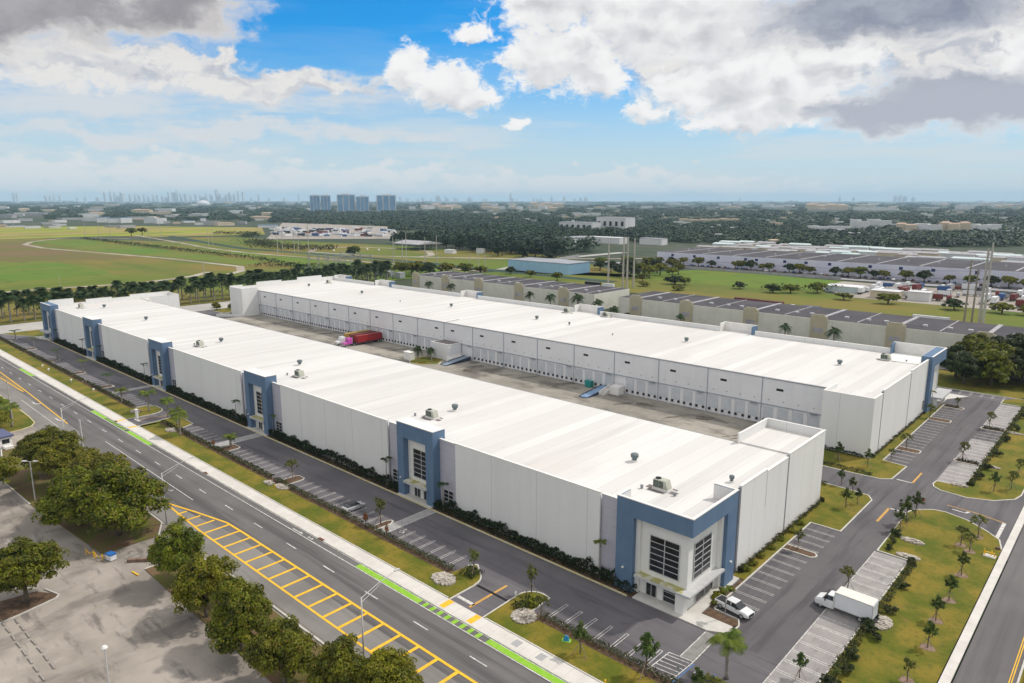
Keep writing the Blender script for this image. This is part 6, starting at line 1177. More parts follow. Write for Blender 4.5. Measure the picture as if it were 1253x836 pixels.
hb = thing('fire_hydrant', 'white hydrant on the tip right of the near driveway', 'hydrant', (-66.5, 73.2, .1), local=True); MB().lathe(0, 0, [(.16, 0), (.16, .5), (.2, .52), (.2, .6), (.1, .8)], 10).build('barrel', M_cap, hb); b = MB(); b.tube([(-.25, 0, .4), (.25, 0, .4)], .07, 8); b.build('nozzle', M_cap, hb)
# ================================================================== BEYOND THE SITE
def at(px, py, z=0.0):
    d = F * 862.0 + Rr * (px - 626.5) - U * (py - 418.0); t_ = (z - CAM_H) / d.z
    return d.x * t_, d.y * t_
def dist(x, y): return math.hypot(x, y)
M_beige = mat('beige_wall', (0.64, 0.63, 0.55), (0.58, 0.575, 0.50), .2, .85, 4, extra=lines(0, 7.8, .12, (.38, .38, .34), .6)); M_tan = mat('tan_wall', (0.46, 0.41, 0.29), (0.42, 0.38, 0.27), .3, .85)
M_droof = mat('dark_roof', (0.050, 0.046, 0.052), (0.078, 0.070, 0.078), .06, .9, 6, extra=streak(.3, (1, 1, 1), (.16, .15, .16), .6, .8, .5)); M_paler = mat('pale_ridge', (.40, .39, .40), (.30, .29, .31), .3, .85)
M_skyl = mat('skylight', (.45, .45, .46), None, 1, .6)
def beige_wh(x0, x1, y0, y1, h, gables, label):
    t = thing('beige_warehouse', label, 'warehouse', ((x0 + x1) / 2, y0, 0)); MB().box(x0, x1, y0, y1, -.4, h).build('wall', M_beige, t)
    MB().box(x0 + .3, x1 - .3, y0 + .4, y1 - .3, h, h + .06).build('roof', M_droof, t)
    gx = sorted(gables); 
    ridge_x = []
    for g_ in gx: ridge_x += [g_ + 3.5, g_ + 3.5 + 15.6]
    for i, rx in enumerate(ridge_x):
        if x0 + 1 < rx < x1 - 1: MB().box(rx - (.8 if i % 2 == 0 else .22), rx + (.8 if i % 2 == 0 else .22), y0 + .4, y1 - .4, h + .062, h + .35).build('roof_ridge', M_paler, t)
    for g_ in gx:
        gb2 = MB().prism([(g_, y0 - .5), (g_ + 7, y0 - .5), (g_ + 7, y0 + .3), (g_, y0 + .3)], -.4, h + 1.2)
        o = gb2.build('gable_front', M_tan, t); MB().box(g_ + 1.3, g_ + 5.7, y0 - .56, y0 - .502, 3.0, 5.2).build('panel_sign', M_paler, o)
        MB().box(g_ + 1, g_ + 6, y0 - .45, y0 + .25, h + 1.2, h + 2.0).build('gable_top', M_tan, o)
        for sx in (11, 20, 27):
            if x0 < g_ + sx < x1 - 2: MB().prism([(g_ + sx, y0 + 9), (g_ + sx + 1.6, y0 + 9), (g_ + sx + 1.6, y0 + 11), (g_ + sx, y0 + 11)], h + .06, h + .8).build('skylight', M_skyl, t)
    return t
beige_wh(-384, -228, 315, 350, 9, [-384, -353.5, -322, -287.5, -253], 'west one of two beige warehouses with dark roofs behind the white ones')
beige_wh(-212, 60, 315, 350, 9, [-204.5, -175, -141.5, -110.5, -79.8, -49, -18, 14], 'east one of two beige warehouses with dark roofs and tan gables')
M_navy = mat('navy_mark', (.02, .03, .12), None, 1, .6); M_lav = mat('lavender_wall', (.66, .66, .76), (.60, .60, .71), .1, .85)
lv = thing('lavender_warehouse', 'very long lavender warehouse with dark roof behind a row of trees', 'warehouse', (-100, 600, 0)); MB().box(-362, 160, 602, 690, -.4, 10.8).build('wall', M_lav, lv); MB().box(-361, 159, 602.6, 689, 10.8, 10.9).build('roof', M_droof, lv)
for i in range(17): MB().box(-345 + 30 * i, -343.6 + 30 * i, 603, 688, 10.905, 11.3).build('roof_ridge', M_paler, lv)
for x in (-345, -322, -298, -272, -262, -237, -219, -200, -169, -147, -125, -97, -60, -30): MB().prism([(x + 1.3 * math.cos(R(a)), 601.9) for a in (0,)] + [(x - 1.3, 601.9), (x - 1.3, 601.99), (x + 1.3, 601.99)], 7.4, 9.6).build('navy_mark', M_navy, lv)
for i in range(22): MB().box(-350 + 22 * i, -349 + 22 * i, 640, 641.5, 10.9, 12.2).build('roof_vent', M_skyl, lv)
M_pave = mat('yard_paving', (.36, .32, .28), (.27, .24, .21), .05, .9, 6)
S('yard', MB().poly([(-175, 505), (-140, 470), (-40, 468), (160, 470), (160, 560), (-175, 560)], -.16), M_pave)
S('back_street', MB().poly([(-420, 572), (160, 572), (160, 586), (-420, 586)], -.14), mat('far_street', (.26, .25, .27), (.32, .31, .33), .05, .9)); S('yard', MB().poly([(-362, 590), (160, 590), (160, 602), (-362, 602)], -.13), M_road)
wl = thing('boundary_wall', 'grey boundary wall between the green field and the street with trees', 'wall', (-200, 570, 0)); MB().box(-330, -180, 569.5, 570, -.3, 2.0).build('wall_body', M_paler, wl)
ww = thing('boundary_wall', 'long pale wall beside the light blue shed running towards the wood', 'wall', (-440, 520, 0)); b = MB(); ribbon(b, [(-418, 450), (-441, 520), (-459, 605)], .5, 3.0, -.3); b.build('wall_body', M_paler, ww)
# tree row along the lavender warehouse
FT = [tree_proto(61, 4.6, 2.9, 2.6, 1.0, 60, 40, M_oak, .3), tree_proto(62, 4.6, 2.7, 2.8, 1.0, 60, 40, M_olive, .3), tree_proto(63, 4.6, 3.2, 2.4, 1.0, 60, 40, M_deep, .3)]
rx = sorted([-352, -340, -328, -311, -299, -277, -270, -262, -251.6, -245, -228.5, -220.5, -211, -191.4, -182, -172, -163, -156, -140, -128, -112, -98, -86, -76, -66, -52, -40, -25, -12])
for i, x in enumerate(rx): place(FT, (i * 5) % 3, x, 590 + (i % 3) * 1.6, 1.0 + .1 * (i % 4), i, f'round tree before the lavender warehouse, {ORD[i]} from the left of its row', 'trees in the row before the lavender warehouse')
# shrubs and small groves in the fields
gn = 0
for (x, y, s, k) in [(-259, 457, (2.0, 1.2, 1.0), 2), (-252, 459, (1.2, 1, .9), 0), (-287, 458, 1.0, 0), (-339, 420, 1.0, 0), (-388, 463, 1.1, 1), (-364, 461, 1.1, 0), (-369, 423, .9, 0), (-397, 430, 1.0, 2), (-213, 465, (1.2, 1, .8), 2), (-187, 459, (1.5, 1, .9), 2), (-178, 466, (1.5, 1, .9), 0),
                     (-165, 478, (1.5, 1.2, 1.1), 0), (-141, 455, (1.4, 1, .8), 1), (-116, 455, (1.7, 1.1, 1.0), 0), (-82, 455, (1.6, 1.2, 1.0), 2), (-60, 458, (1.5, 1.2, 1.0), 1), (-48, 460, (1.4, 1.2, 1.0), 1), (-240, 428, (1.2, 1, .6), 1), (-270, 432, (1.0, 1, .6), 1),
                     (-318, 475, 1.4, 2), (-310, 490, 1.5, 0), (-303, 470, 1.4, 2), (-296, 482, 1.5, 1), (-325, 500, 1.6, 2), (-340, 520, 1.6, 2), (-355, 540, 1.5, 0), (-330, 535, 1.6, 0), (-312, 520, 1.6, 2), (-300, 505, 1.5, 1), (-345, 500, 1.4, 2), (-370, 520, 1.4, 0), (-315, 550, 1.5, 1), (-292, 520, 1.3, 0), (-360, 505, 1.2, 2), (-286, 500, 1.2, 1)]:
    lb = f'dark bushy tree in the grove beside the blue shed, {ORD[gn - 19]} one' if gn >= 19 else f'rounded bush in the rough grass behind the beige warehouses, {ORD[gn]} of the scattered bushes'
    place(FT, k, x, y, s, gn, lb, 'grove beside the light blue shed' if gn >= 19 else 'bushes in the rough grass', -1.0 if gn < 19 else 0); gn += 1
for i, (x, y, s) in enumerate([(-1297, 453, 2.0), (-1322, 480, 2.0), (-505, 345, .9), (-497, 338, .8), (-480, 345, 1.5), (-470, 352, 1.6), (-450, 358, 1.6), (-441, 366, 1.7), (-432, 372, 1.6), (-455, 372, 1.4), (-425, 384, 1.6), (-462, 385, 1.4), (-412, 392, 1.5), (-402, 400, 1.3), (-636, 440, 1.6), (-650, 452, 1.6), (-688, 480, 1.3)]):
    place(FT, i, x, y, s, i, f'dark tree in the fields beyond the west end, {ORD[i]} of the scattered ones', 'scattered trees in the west fields')
# hedge lines over the fields
def fhedge(pts, w, h, label, leaf=1.6, dens=.55, m_=None, kind=None):
    rng = np.random.default_rng(len(label)); C = []
    for (x0, y0), (x1, y1) in zip(pts[:-1], pts[1:]):
        L_ = math.hypot(x1 - x0, y1 - y0); n_ = int(L_ * w * dens); u = rng.random(n_); off = rng.normal(size=n_) * w * .3; nx, ny = -(y1 - y0) / L_, (x1 - x0) / L_
        C.append(np.stack([x0 + (x1 - x0) * u + nx * off, y0 + (y1 - y0) * u + ny * off, h * rng.random(n_) ** .6 * (.7 + .5 * np.sin(u * L_ * .13) ** 2)], 1))
    C = np.concatenate(C); o = bpy.data.objects.new('hedgerow', quads_mesh('hedgerow', C, rng.normal(size=C.shape) + [0, 0, 1], leaf * (.6 + .8 * rng.random(len(C))), rng, m_ or M_deep)); col.objects.link(o); return tag(o, label, 'hedgerow', kind=kind)
fhedge([(-1248, 365), (-1000, 362), (-860, 358), (-677, 357), (-600, 345), (-540, 338)], 7, 3.5, 'long dark hedgerow running across the green fields'); fhedge([(-970, 505), (-870, 470), (-790, 470), (-760, 500)], 40, 5, 'brown-green scrub belt before the storage yard', 2.2, .25, M_hedge)
fhedge([(-620, 320), (-540, 372), (-430, 392)], 16, 3, 'rough scrub round the substation', 1.6, .4, M_hedge); fhedge([(-462, 250), (-452, 300), (-440, 340)], 20, 5, 'dense thicket under the far end of the palm avenue', 1.6, .5); fhedge([(-452, 60), (-455, 160), (-458, 260)], 8, 2.5, 'low scrub under the palm avenue', 1.4, .35, M_hedge)
fhedge([(-1260, 580), (-1190, 620), (-1100, 560)], 22, 5, 'dark scrub by the yellow field', 2.2, .3)
fhedge([(-200, 470), (-170, 485), (-150, 500)], 10, 4, 'dark hedge at the corner of the green field', 1.4, .6)

# blue shed, white halls, shelter
def hall(x0, x1, y0, y1, h, wm, rm, label, name='shed', rh=.4, cat='building', win=0, group=None):
    t = thing(name, label, cat, ((x0 + x1) / 2, (y0 + y1) / 2, 0), group=group); MB().box(x0, x1, y0, y1, -.5, h).build('wall', wm, t)
    MB().box(x0 - .3, x1 + .3, y0 - .3, y1 + .3, h, h + rh).build('roof', rm, t)
    for k in range(win): a = x0 + (x1 - x0) * (k + .25) / win; MB().box(a, a + (x1 - x0) / win * .45, y0 - .12, y0 - .01, h * .35, h * .7).build('window', M_glass, t)
    return t
M_lblue = mat('light_blue_metal', (.34, .54, .68), (.30, .50, .64), .3, .7, 4, extra=lines(0, 3.0, .1, (.12, .24, .36), .5)); M_wht = mat('white_building', (.66, .66, .66), (.58, .58, .59), .05, .8); M_blr = mat('blue_roof', (.12, .22, .40), (.16, .27, .44), .1, .7); M_groof = mat('grey_roof', (.26, .27, .30), (.33, .34, .37), .05, .8); M_cream = mat('cream_building', (.56, .48, .36), (.50, .42, .32), .05, .85); M_terra = mat('terracotta_roof', (.40, .27, .20), (.46, .36, .28), .05, .9); M_teal = mat('teal_roof', (.46, .56, .56), (.56, .63, .63), .05, .8)
hall(-424, -357, 456, 486, 8.6, M_lblue, M_groof, 'light blue metal shed with grey roof beyond the rear warehouse'); hall(-600, -574, 742, 790, 11, M_wht, M_groof, 'white two-storey hall with grey roof at the edge of the wood', win=5)
hall(-925, -840, 1150, 1180, 16, M_wht, M_groof, 'large white office block behind the wood', win=6); hall(-860, -790, 1190, 1225, 26, M_wht, M_paler, 'taller white block behind the office block', win=5); hall(-640, -560, 830, 850, 8, M_wht, M_wht, 'low white hall left of centre behind the wood', win=0); hall(-540, -505, 850, 866, 8, M_wht, M_groof, 'second low white hall behind the wood'); 
sh = thing('open_shelter', 'open-sided grey shelter by the oval track', 'shelter', (-690, 585, 0)); b = MB(); [b.box(x, x + .6, y, y + .6, 0, 7) for x in (-712, -690, -668) for y in (560, 590)]; b.build('posts', M_grey, sh); MB().add([(-716, 556, 7), (-664, 556, 7), (-664, 596, 7), (-716, 596, 7), (-716, 576, 10.5), (-664, 576, 10.5)], [(0, 1, 5, 4), (2, 3, 4, 5), (1, 2, 5), (0, 4, 3)]).build('roof', M_paler, sh)
hall(-612, -598, 550, 556, 4, C_white2, M_wht, 'small white trailer office near the oval track', rh=.2); hall(-585, -575, 575, 580, 5, M_wht, M_groof, 'small white hut behind the oval track') 
# utility poles
GP = 'tall concrete transmission poles behind the beige warehouses'
for i, (x, y, top) in enumerate([(-285.2, 410.2, 30), (-275.6, 414.3, 38), (-271.6, 413.4, 38), (-270.0, 419.1, 37)]): pole(x, y, top - 3 if i else 31, .75, M_cpole, ['stout pale pole left of the group of three', 'left pole of the tall group of three', 'middle pole of the tall group of three', 'right, darker pole of the tall group of three'][i], GP, cross=0)
for i, (x, y, h, r_) in enumerate([(-68.7, 408.5, 31, .5), (-65.9, 411, 27, .5), (-62.6, 410.4, 37, .75), (-60.9, 409.5, 40, .65)]): pole(x, y, h, r_, M_wpole if i < 2 else M_cpole, ['brown lattice-like pole at the left of the right-hand group', 'brown pole second in the right-hand group', 'pale pole third in the right-hand group', 'tallest pale pole at the right of the right-hand group'][i], 'utility poles at the right behind the beige warehouse', cross=2 if i < 2 else 0)
FPp = [(157, 360, 26), (180, 345, 24), (237, 355, 26), (257, 350, 24), (305, 362, 34), (712, 430, 28), (773, 405, 30), (755, 400, 24), (863, 400, 25), (918, 398, 27), (1075, 430, 14), (1117, 430, 14), (1150, 435, 14)]
for i, (zx, zy, h) in enumerate(FPp): x, y = at(300 + zx / 3.916, 220 + zy / 3.916); pole(x, y, h, .45, M_cpole, f'slim pale transmission pole in the fields, {ORD[i]} from the left of the central run', 'transmission poles across the fields', cross=0)
for i, (zx, zy, h) in enumerate([(410, 275, 24), (475, 270, 24), (530, 272, 22), (770, 275, 26), (1000, 315, 22), (1020, 315, 22), (65, 238, 24), (290, 525, 10), (980, 480, 14), (850, 540, 11), (715, 290, 20), (345, 160, 20)]): x, y = at(zx / 3.916, 220 + zy / 3.916); pole(x, y, h, .4 if h > 12 else .15, M_cpole, f'pale pole in the western fields, {ORD[i]} in the scattered set', 'poles across the western fields')
def wire(pts, label):
    b = MB(); 
    for p, q in zip(pts[:-1], pts[1:]): b.tube([(p[0] + (q[0] - p[0]) * k / 8, p[1] + (q[1] - p[1]) * k / 8, p[2] + (q[2] - p[2]) * k / 8 - 3.0 * 4 * (k / 8) * (1 - k / 8)) for k in range(9)], .06, 4)
    tag(b.build('power_line', M_trim), label, 'cable', 'power lines between the tall poles')
wire([(-285, 410, 22), (-275, 414, 24), (-62, 410, 26)], 'upper power line strung between the pole groups'); wire([(-285, 410, 18), (-275, 414, 20), (-62, 410, 22)], 'lower power line strung between the pole groups')
# substation: steel gantries
sb = thing('substation', 'grey steel substation gantries beyond the rear warehouse', 'substation', (-510, 340, 0)); M_gal = mat('galvanised', (.36, .38, .40), (.30, .32, .34), 1, .6)
for j, y in enumerate((326, 342, 358)):
    for i, x in enumerate((-535, -520, -505, -490)):
        b = MB(); h = 15
        for sx, sy in ((-1, -1), (1, -1), (1, 1), (-1, 1)): b.tube([(x + sx * 1.3, y + sy * 1.3, 0), (x + sx * .4, y + sy * .4, h)], .14, 4)
        for k in range(5): b.tube([(x - 1.2 + .17 * k, y - 1.2, k * 3), (x + 1.1 - .17 * k, y - 1.0, k * 3 + 3)], .09, 4)
        b.build('gantry_tower', M_gal, sb)
    b = MB(); b.box(-535, -490, y - .3, y + .3, 14.0, 14.6); b.box(-535, -490, y - .3, y + .3, 10.8, 11.2); b.build('gantry_beam', M_gal, sb)
for i, x in enumerate((-470, -455, -442)): b = MB(); b.box(x, x + 6, 345, 350, 0, 4.5); b.build('transformer', M_gal, sb)
fence = thing('chain_fence', 'grey mesh fence round the substation yard', 'fence', (-470, 345, 0)); b = MB(); [b.box(-545 + 4 * k, -544.85 + 4 * k, 318, 318.15, 0, 2.6) for k in range(30)]; b.box(-545, -425, 318.02, 318.1, 2.5, 2.6); b.build('posts', M_gal, fence)

# vehicles behind the beige warehouses and in the right-hand yard
GB = 'trailers and trucks parked behind the beige warehouses'
def zp(ox, oy, s_, x, y, z=0.0): return at(ox + x / s_, oy + y / s_, z)
x, y = zp(860, 290, 6.265, 75, 505); 
trailer('dark red trailer behind the beige roof, left one of the pair', (-182, 392, 0), R(0), C_dred, 14, GB); trailer('dark red trailer behind the beige roof, right one of the pair', (-167, 391, 0), R(0), C_dred, 14, GB)
tractor('white truck cab right of the dark red trailers', (-147, 389, 0), 0, P_white, GB); trailer('blue container behind the beige roof', (-140, 386, 0), 0, C_blue, 9, GB); tractor('white truck cab right of the blue container', (-124.5, 384, 0), 0, P_white, GB); tractor('white truck cab alone beyond the beige roof', (-92, 378, 0), R(180), P_white, GB)
trailer('long white trailer behind the east beige warehouse', (-88, 392, 0), 0, C_white2, 16, GB); trailer('low cream trailer in front of the long white one', (-92, 386, 0), 0, paint('cream', (.55, .5, .4), .6), 13, GB, z1=2.8); trailer('short white trailer at the right behind the beige roof', (-32, 384, 0), 0, C_white2, 8, GB)
trailer('white box trailer behind the west beige warehouse', (-281, 398, 0), 0, C_white2, 9, GB); trailer('black trailer behind the west beige warehouse', (-297, 400, 0), 0, P_black, 12, GB)
index_children()
rnd = random.Random(9); cols = [('white', C_white2), ('red', C_dred), ('silver', P_silver), ('blue', C_blue), ('black', P_black)]
ysrc = {}
k = 0
for (xa, ya) in [(-142 + 5.6 * i, 488 + 13 * j + (i % 3)) for j in range(6) for i in range(30)]:
    if rnd.random() < .35: continue
    cn_, cm = rnd.choice(cols + cols[:1] * 3); kind_ = rnd.choice(['v', 'v', 'h'])
    key = cn_
    lbl = f'parked {cn_} truck body in the crowded yard at the right'
    if key not in ysrc:
        ysrc[key] = trailer(lbl, (xa, ya, 0), R(90) if kind_ == 'v' else 0, cm, 8, 'trucks parked in the crowded yard'); q = ysrc[key]
    else: q = copy_tree(ysrc[key], loc=(xa, ya, 0), rz=(R(90) if kind_ == 'v' else 0) + rnd.uniform(-.1, .1)); q.scale = (rnd.uniform(.6, 1.2),) * 3
    k += 1
hall(-132, -116, 476, 486, 4.5, M_cream, M_wht, 'cream hut with white roof at the left of the crowded yard'); hall(-112, -100, 480, 488, 5, M_wht, M_wht, 'white-roofed hut in the crowded yard'); hall(-165, -143, 492, 505, 3.5, M_teal, M_wht, 'teal-walled shed with pale roof at the field corner')
# houses and strip of pale roofs behind the lavender warehouse
GHs = 'pale roofed houses behind the lavender warehouse'
hs = []
for nm_, wm_, rm_ in (('peach', M_cream, M_paler), ('white', M_wht, M_teal), ('pale', M_wht, M_paler)):
    t = thing('house', '', 'house', local=True); MB().box(-13, 13, -7, 7, -.5, 7).build('wall', wm_, t); b = MB(); b.add([(-13.6, -7.6, 7), (13.6, -7.6, 7), (13.6, 7.6, 7), (-13.6, 7.6, 7), (-12, 0, 8.8), (12, 0, 8.8)], [(0, 1, 5, 4), (1, 2, 5), (2, 3, 4, 5), (3, 0, 4)]); b.build('roof', rm_, t); hs.append(t)
n_ = 0
for x in range(-420, 140, 14):
    for y in (800 + rnd.uniform(-12, 12), 845 + rnd.uniform(-12, 12), 890 + rnd.uniform(-12, 12)):
        if rnd.random() < .12: continue
        i = rnd.randrange(3); p = hs[i]; q = p if p['label'] == '' else copy_tree(p); q.location = (x + rnd.uniform(-4, 4), y, 0); q.scale = (rnd.uniform(.6, 1.1), .8, rnd.uniform(.6, .9)); q['label'] = f'{("peach-walled", "teal-roofed white", "pale-roofed white")[i]} house in the dense strip behind the lavender warehouse'; q['group'] = GHs + f' ({("peach", "teal", "pale")[i]})'; n_ += 1

# ---- high blue-glass towers
M_tg = mat('tower_glass', (.08, .24, .46), (.16, .34, .54), .03, .25, 3, spec=.6, extra=lines(2, 4.0, 1.3, (.30, .36, .44), .7)); M_tw = mat('tower_wall', (.72, .72, .74), (.62, .62, .64), .02, .8, extra=lines(2, 4.0, 1.4, (.25, .27, .32), .6))
def tower(cx, cy, w, d, h, label):
    t = thing('apartment_tower', label, 'tower block', (cx, cy, 0), -YAW * 0 + (math.pi / 2 - YAW) * 0, local=True); ang = math.atan2(cy, cx) + math.pi / 2; t.rotation_euler = (0, 0, ang)
    MB().box(-w / 2, w / 2, -d / 2, d / 2, -1, h).build('core', M_tw, t)
    for k in range(3): a = -w / 2 + w * (.06 + .32 * k); MB().box(a, a + w * .25, d / 2 + .01, d / 2 + 2.5, 2, h - 4).build('glass_bay', M_tg, t); MB().box(a, a + w * .25, -d / 2 - 2.5, -d / 2 - .01, 2, h - 4).build('glass_bay', M_tg, t)
    MB().box(-w * .25, w * .2, -d * .3, d * .3, h, h + 5).build('plant_room', M_tw, t)
for x0_, x1_, yt, lb in [(380, 392, 240, 'left half of the leftmost pair of blue glass towers'), (393, 405, 240, 'right half of the leftmost pair of blue glass towers'), (413, 435, 239, 'wide blue glass tower in the middle'), (436, 452, 241, 'narrower grey and blue tower right of the middle one'), (461, 485, 239.5, 'rightmost blue glass tower on the horizon')]:
    x, y = at((x0_ + x1_) / 2, 258.5); dd = dist(x, y); tower(x, y, (x1_ - x0_) * dd / 877 * .96, 45, (258.5 - yt) * dd / 877, lb)
# ---- skyline
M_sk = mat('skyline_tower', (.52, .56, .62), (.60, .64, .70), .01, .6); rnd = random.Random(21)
skm = [MB().box(-.5, .5, -.5, .5, 0, 1).mesh('city_tower', M_sk)]
b = MB(); b.box(-.5, .5, -.5, .5, 0, .8); b.box(-.3, .3, -.3, .3, .8, 1.0); skm.append(b.mesh('city_tower', M_sk)); b = MB(); b.box(-.5, .5, -.5, .5, 0, .9); b.box(-.5, 0, -.5, .5, .9, 1.0); skm.append(b.mesh('city_tower', M_sk))
def sky_tower(px, top, w, i, D_=15000):
    x, y = at(px, 245 + 60 * 877 / D_); dd = dist(x, y); o = bpy.data.objects.new('city_tower', skm[i % 3]); col.objects.link(o); o.location = (x, y, -1); o.scale = (w * dd / 877, w * dd / 877, (248.6 - top) * dd / 877); o.rotation_euler = (0, 0, rnd.random())
    tag(o, 'hazy high-rise in the distant city skyline on the left horizon' if px < 500 else 'hazy high-rise low on the distant horizon', 'skyscraper', 'distant skyline towers on the left' if px < 500 else 'distant towers on the right horizon')
L_ = [(17.5, 238.5, 1.6), (22, 238.5, 1.6), (57, 241, 2), (62, 242, 1.5), (67, 240.5, 1.5), (74, 241, 1.8), (95, 243, 1.5), (105, 242, 2), (129, 237, 1.8), (136, 236.5, 1.8), (141, 237, 1.8), (151, 237, 4), (160, 240, 2), (166, 239, 2), (171, 240, 2), (177, 239.5, 2), (182, 241, 2), (188, 239, 2), (193, 240.5, 2), (199, 241, 2), (207, 236, 1.5), (213, 237, 3), (217, 234.5, 2), (222, 238, 2), (228, 239, 3), (234, 240, 2), (240, 238.5, 2), (246, 240, 2), (253, 238, 2), (259, 239.5, 3), (266, 234, 2.6), (270, 238, 2.5), (277, 239, 2), (282, 237, 3), (287, 238, 2), (292, 235, 1.6), (298, 236, 2), (308, 242, 2), (317, 239, 2), (330, 243, 2), (348, 242, 2), (366, 238, 1.2), (120, 243, 3), (145, 241, 3), (204, 242, 3), (250, 242, 4), (275, 242, 4)]
for i, (p, t_, w) in enumerate(L_): sky_tower(p, t_, w, i)
for i in range(34): sky_tower(rnd.uniform(488, 720), 245.0 - rnd.random() ** 2 * 4.5 - .8, rnd.uniform(1.2, 3), i, 19000)
for p, t_, w in ((625, 236, 2.2), (1027, 241.5, 2), (1044, 242, 2.5), (1095, 240.5, 3), (1101, 240, 3), (1107, 241, 4), (1117, 242, 3), (905, 243, 2)): sky_tower(p, t_ + 1, w, 1, 19000)
x, y = at(249, 250.5); dd = dist(x, y); dm = thing('stadium_dome', 'white domed stadium below the distant skyline', 'stadium', (x, y, 0), local=True); r_ = 7.0 * dd / 877; MB().lathe(0, 0, [(r_, 0), (r_ * 1.0, r_ * .22), (r_ * .8, r_ * .45), (r_ * .45, r_ * .62), (r_ * .05, r_ * .68)], 24).build('dome', M_wht, dm)

# ---- low far buildings, one object each
wall_ms = [('white', M_wht), ('cream', M_cream), ('pale grey', M_paler), ('blue-roofed', M_wht)]; roof_ms = [M_wht, M_terra, M_groof, M_blr]
fb = []
for i in range(4):
    t = thing('far_building', '', 'building', local=True); MB().box(-.5, .5, -.5, .5, -.05, 1).build('wall', wall_ms[i][1], t); b = MB(); b.box(-.51, .51, -.51, .51, 1.0, 1.12) if i != 1 else b.add([(-.52, -.52, 1), (.52, -.52, 1), (.52, .52, 1), (-.52, .52, 1), (-.3, 0, 1.25), (.3, 0, 1.25)], [(0, 1, 5, 4), (1, 2, 5), (2, 3, 4, 5), (3, 0, 4)]); b.build('roof', roof_ms[i], t); fb.append(t)
BUILT = []
def farb(px, py, wpx, hpx, i, zone, dep=.5):
    BUILT.append((px, py, wpx, hpx))
    x, y = at(px, py); dd = dist(x, y); p = fb[i]; q = p if p['label'] == '' else copy_tree(p); q.location = (x, y, 0)
    q.rotation_euler = (0, 0, math.atan2(y, x) + math.pi / 2 + rnd.choice([-.4, .1, .2, .5])); w = wpx * dd / 877; q.scale = (w, max(12, w * dep), hpx * dd / 877); q['label'] = f'low {wall_ms[i][0]} building {zone}'; q['group'] = f'far {wall_ms[i][0]} buildings {zone}'
for _ in range(58): farb(rnd.uniform(-25, 330), 258 + 22 * rnd.random() ** .8, rnd.uniform(5, 22), rnd.uniform(1.2, 3.2), rnd.choice([0, 0, 1, 2, 2, 3]), 'in the industrial belt behind the yellow field')
for _ in range(26): farb(rnd.uniform(-20, 500), rnd.uniform(249, 257), rnd.uniform(4, 14), rnd.uniform(.8, 2.0), rnd.choice([0, 0, 2, 1]), 'under the distant skyline')
for _ in range(26): farb(rnd.uniform(486, 680), rnd.uniform(251, 258), rnd.uniform(5, 14), rnd.uniform(1.6, 3.6), rnd.choice([1, 1, 1, 0]), 'in the sunlit strip right of the towers')
for _ in range(36): farb(rnd.uniform(680, 1280), rnd.uniform(248.5, 256), rnd.uniform(5, 20), rnd.uniform(.8, 2.2), rnd.choice([0, 0, 2, 1]), 'on the wooded plain near the right horizon')
for (x0_, x1_, yb, yt, i) in [(988, 1040, 280.5, 277, 0), (1041, 1062, 280, 271, 0), (1062, 1089, 276, 270, 0), (1097, 1120, 281, 275, 1), (1120, 1150, 281.5, 275.5, 0), (1150, 1185, 281, 274, 1), (1185, 1222, 281.5, 276, 0), (933, 971, 253.5, 250.5, 0), (986, 1036, 256.5, 251, 1), (1045, 1095, 257, 254, 0), (1170, 1190, 256, 252.5, 0), (1213, 1225, 253.5, 249.5, 0), (700, 735, 263, 260.5, 0), (660, 690, 253, 249, 1), (120, 160, 272, 267, 3), (178, 203, 273, 267, 0), (830, 905, 270, 268, 1), (940, 952, 298, 294, 1), (933, 944, 299, 296.5, 0)]:
    n2 = max(1, round((x1_ - x0_) / 12))
    for q_ in range(n2): w_ = (x1_ - x0_) / n2; farb(x0_ + w_ * (q_ + .5), yb + .5 * math.sin(q_), w_ * .92, (yb - yt) * (1 - .15 * (q_ % 2)), i, 'in the white apartment groups among the trees')
for _ in range(88): farb(rnd.uniform(560, 1290), 254 + 34 * rnd.random() ** 1.2, rnd.uniform(2.5, 9), rnd.uniform(.7, 1.6), rnd.choice([0, 1, 2, 0]), 'scattered through the woods at the right')
# storage yard full of vehicles beyond the scrub
ysc = {}
for _ in range(150):
    a_ = rnd.random(); zx = 120 + 600 * a_; zy = 235 + 40 * rnd.random() - 12 * a_ * 0
    x, y = at(300 + zx / 3.916, 220 + zy / 3.916); i = rnd.randrange(5); cn_, cm = cols[i] if rnd.random() > .4 else cols[0]
    if cn_ not in ysc:
        me = (lambda b: (b.box(-5, 5, -1.3, 1.3, .8, 3.4), b.box(3.4, 5.4, -1.2, 1.2, .5, 2.4), b)[2])(MB()).mesh('stored_vehicle', cm); ysc[cn_] = me
    o = bpy.data.objects.new('stored_vehicle', ysc[cn_]); col.objects.link(o); o.location = (x, y, 0); o.rotation_euler = (0, 0, rnd.choice([.2, 1.7, .3])); s_ = rnd.uniform(.8, 1.5); o.scale = (s_, s_, s_); tag(o, f'{cn_} vehicle in the crowded storage yard beyond the oval track', 'vehicle', f'{cn_} vehicles in the far storage yard')
S('yard', MB().poly([at(300 + a / 3.916, 220 + b_ / 3.916) for a, b_ in ((100, 285), (740, 282), (700, 225), (180, 205))], -.15), M_pave)
for i, (zx, zy) in enumerate([(425, 345), (490, 350), (540, 352), (585, 338), (640, 342)]):
    x, y = at(300 + zx / 3.916, 220 + zy / 3.916); o = MB().lathe(0, 0, [(.8, 0), (1.3, 1.2), (.8, 2.4), (.1, 2.8)], 10).build('white_marker', M_cap); o.location = (x, y, 0); tag(o, f'white marker inside the oval track, {ORD[i]} from the left', 'marker', 'white markers inside the oval track')

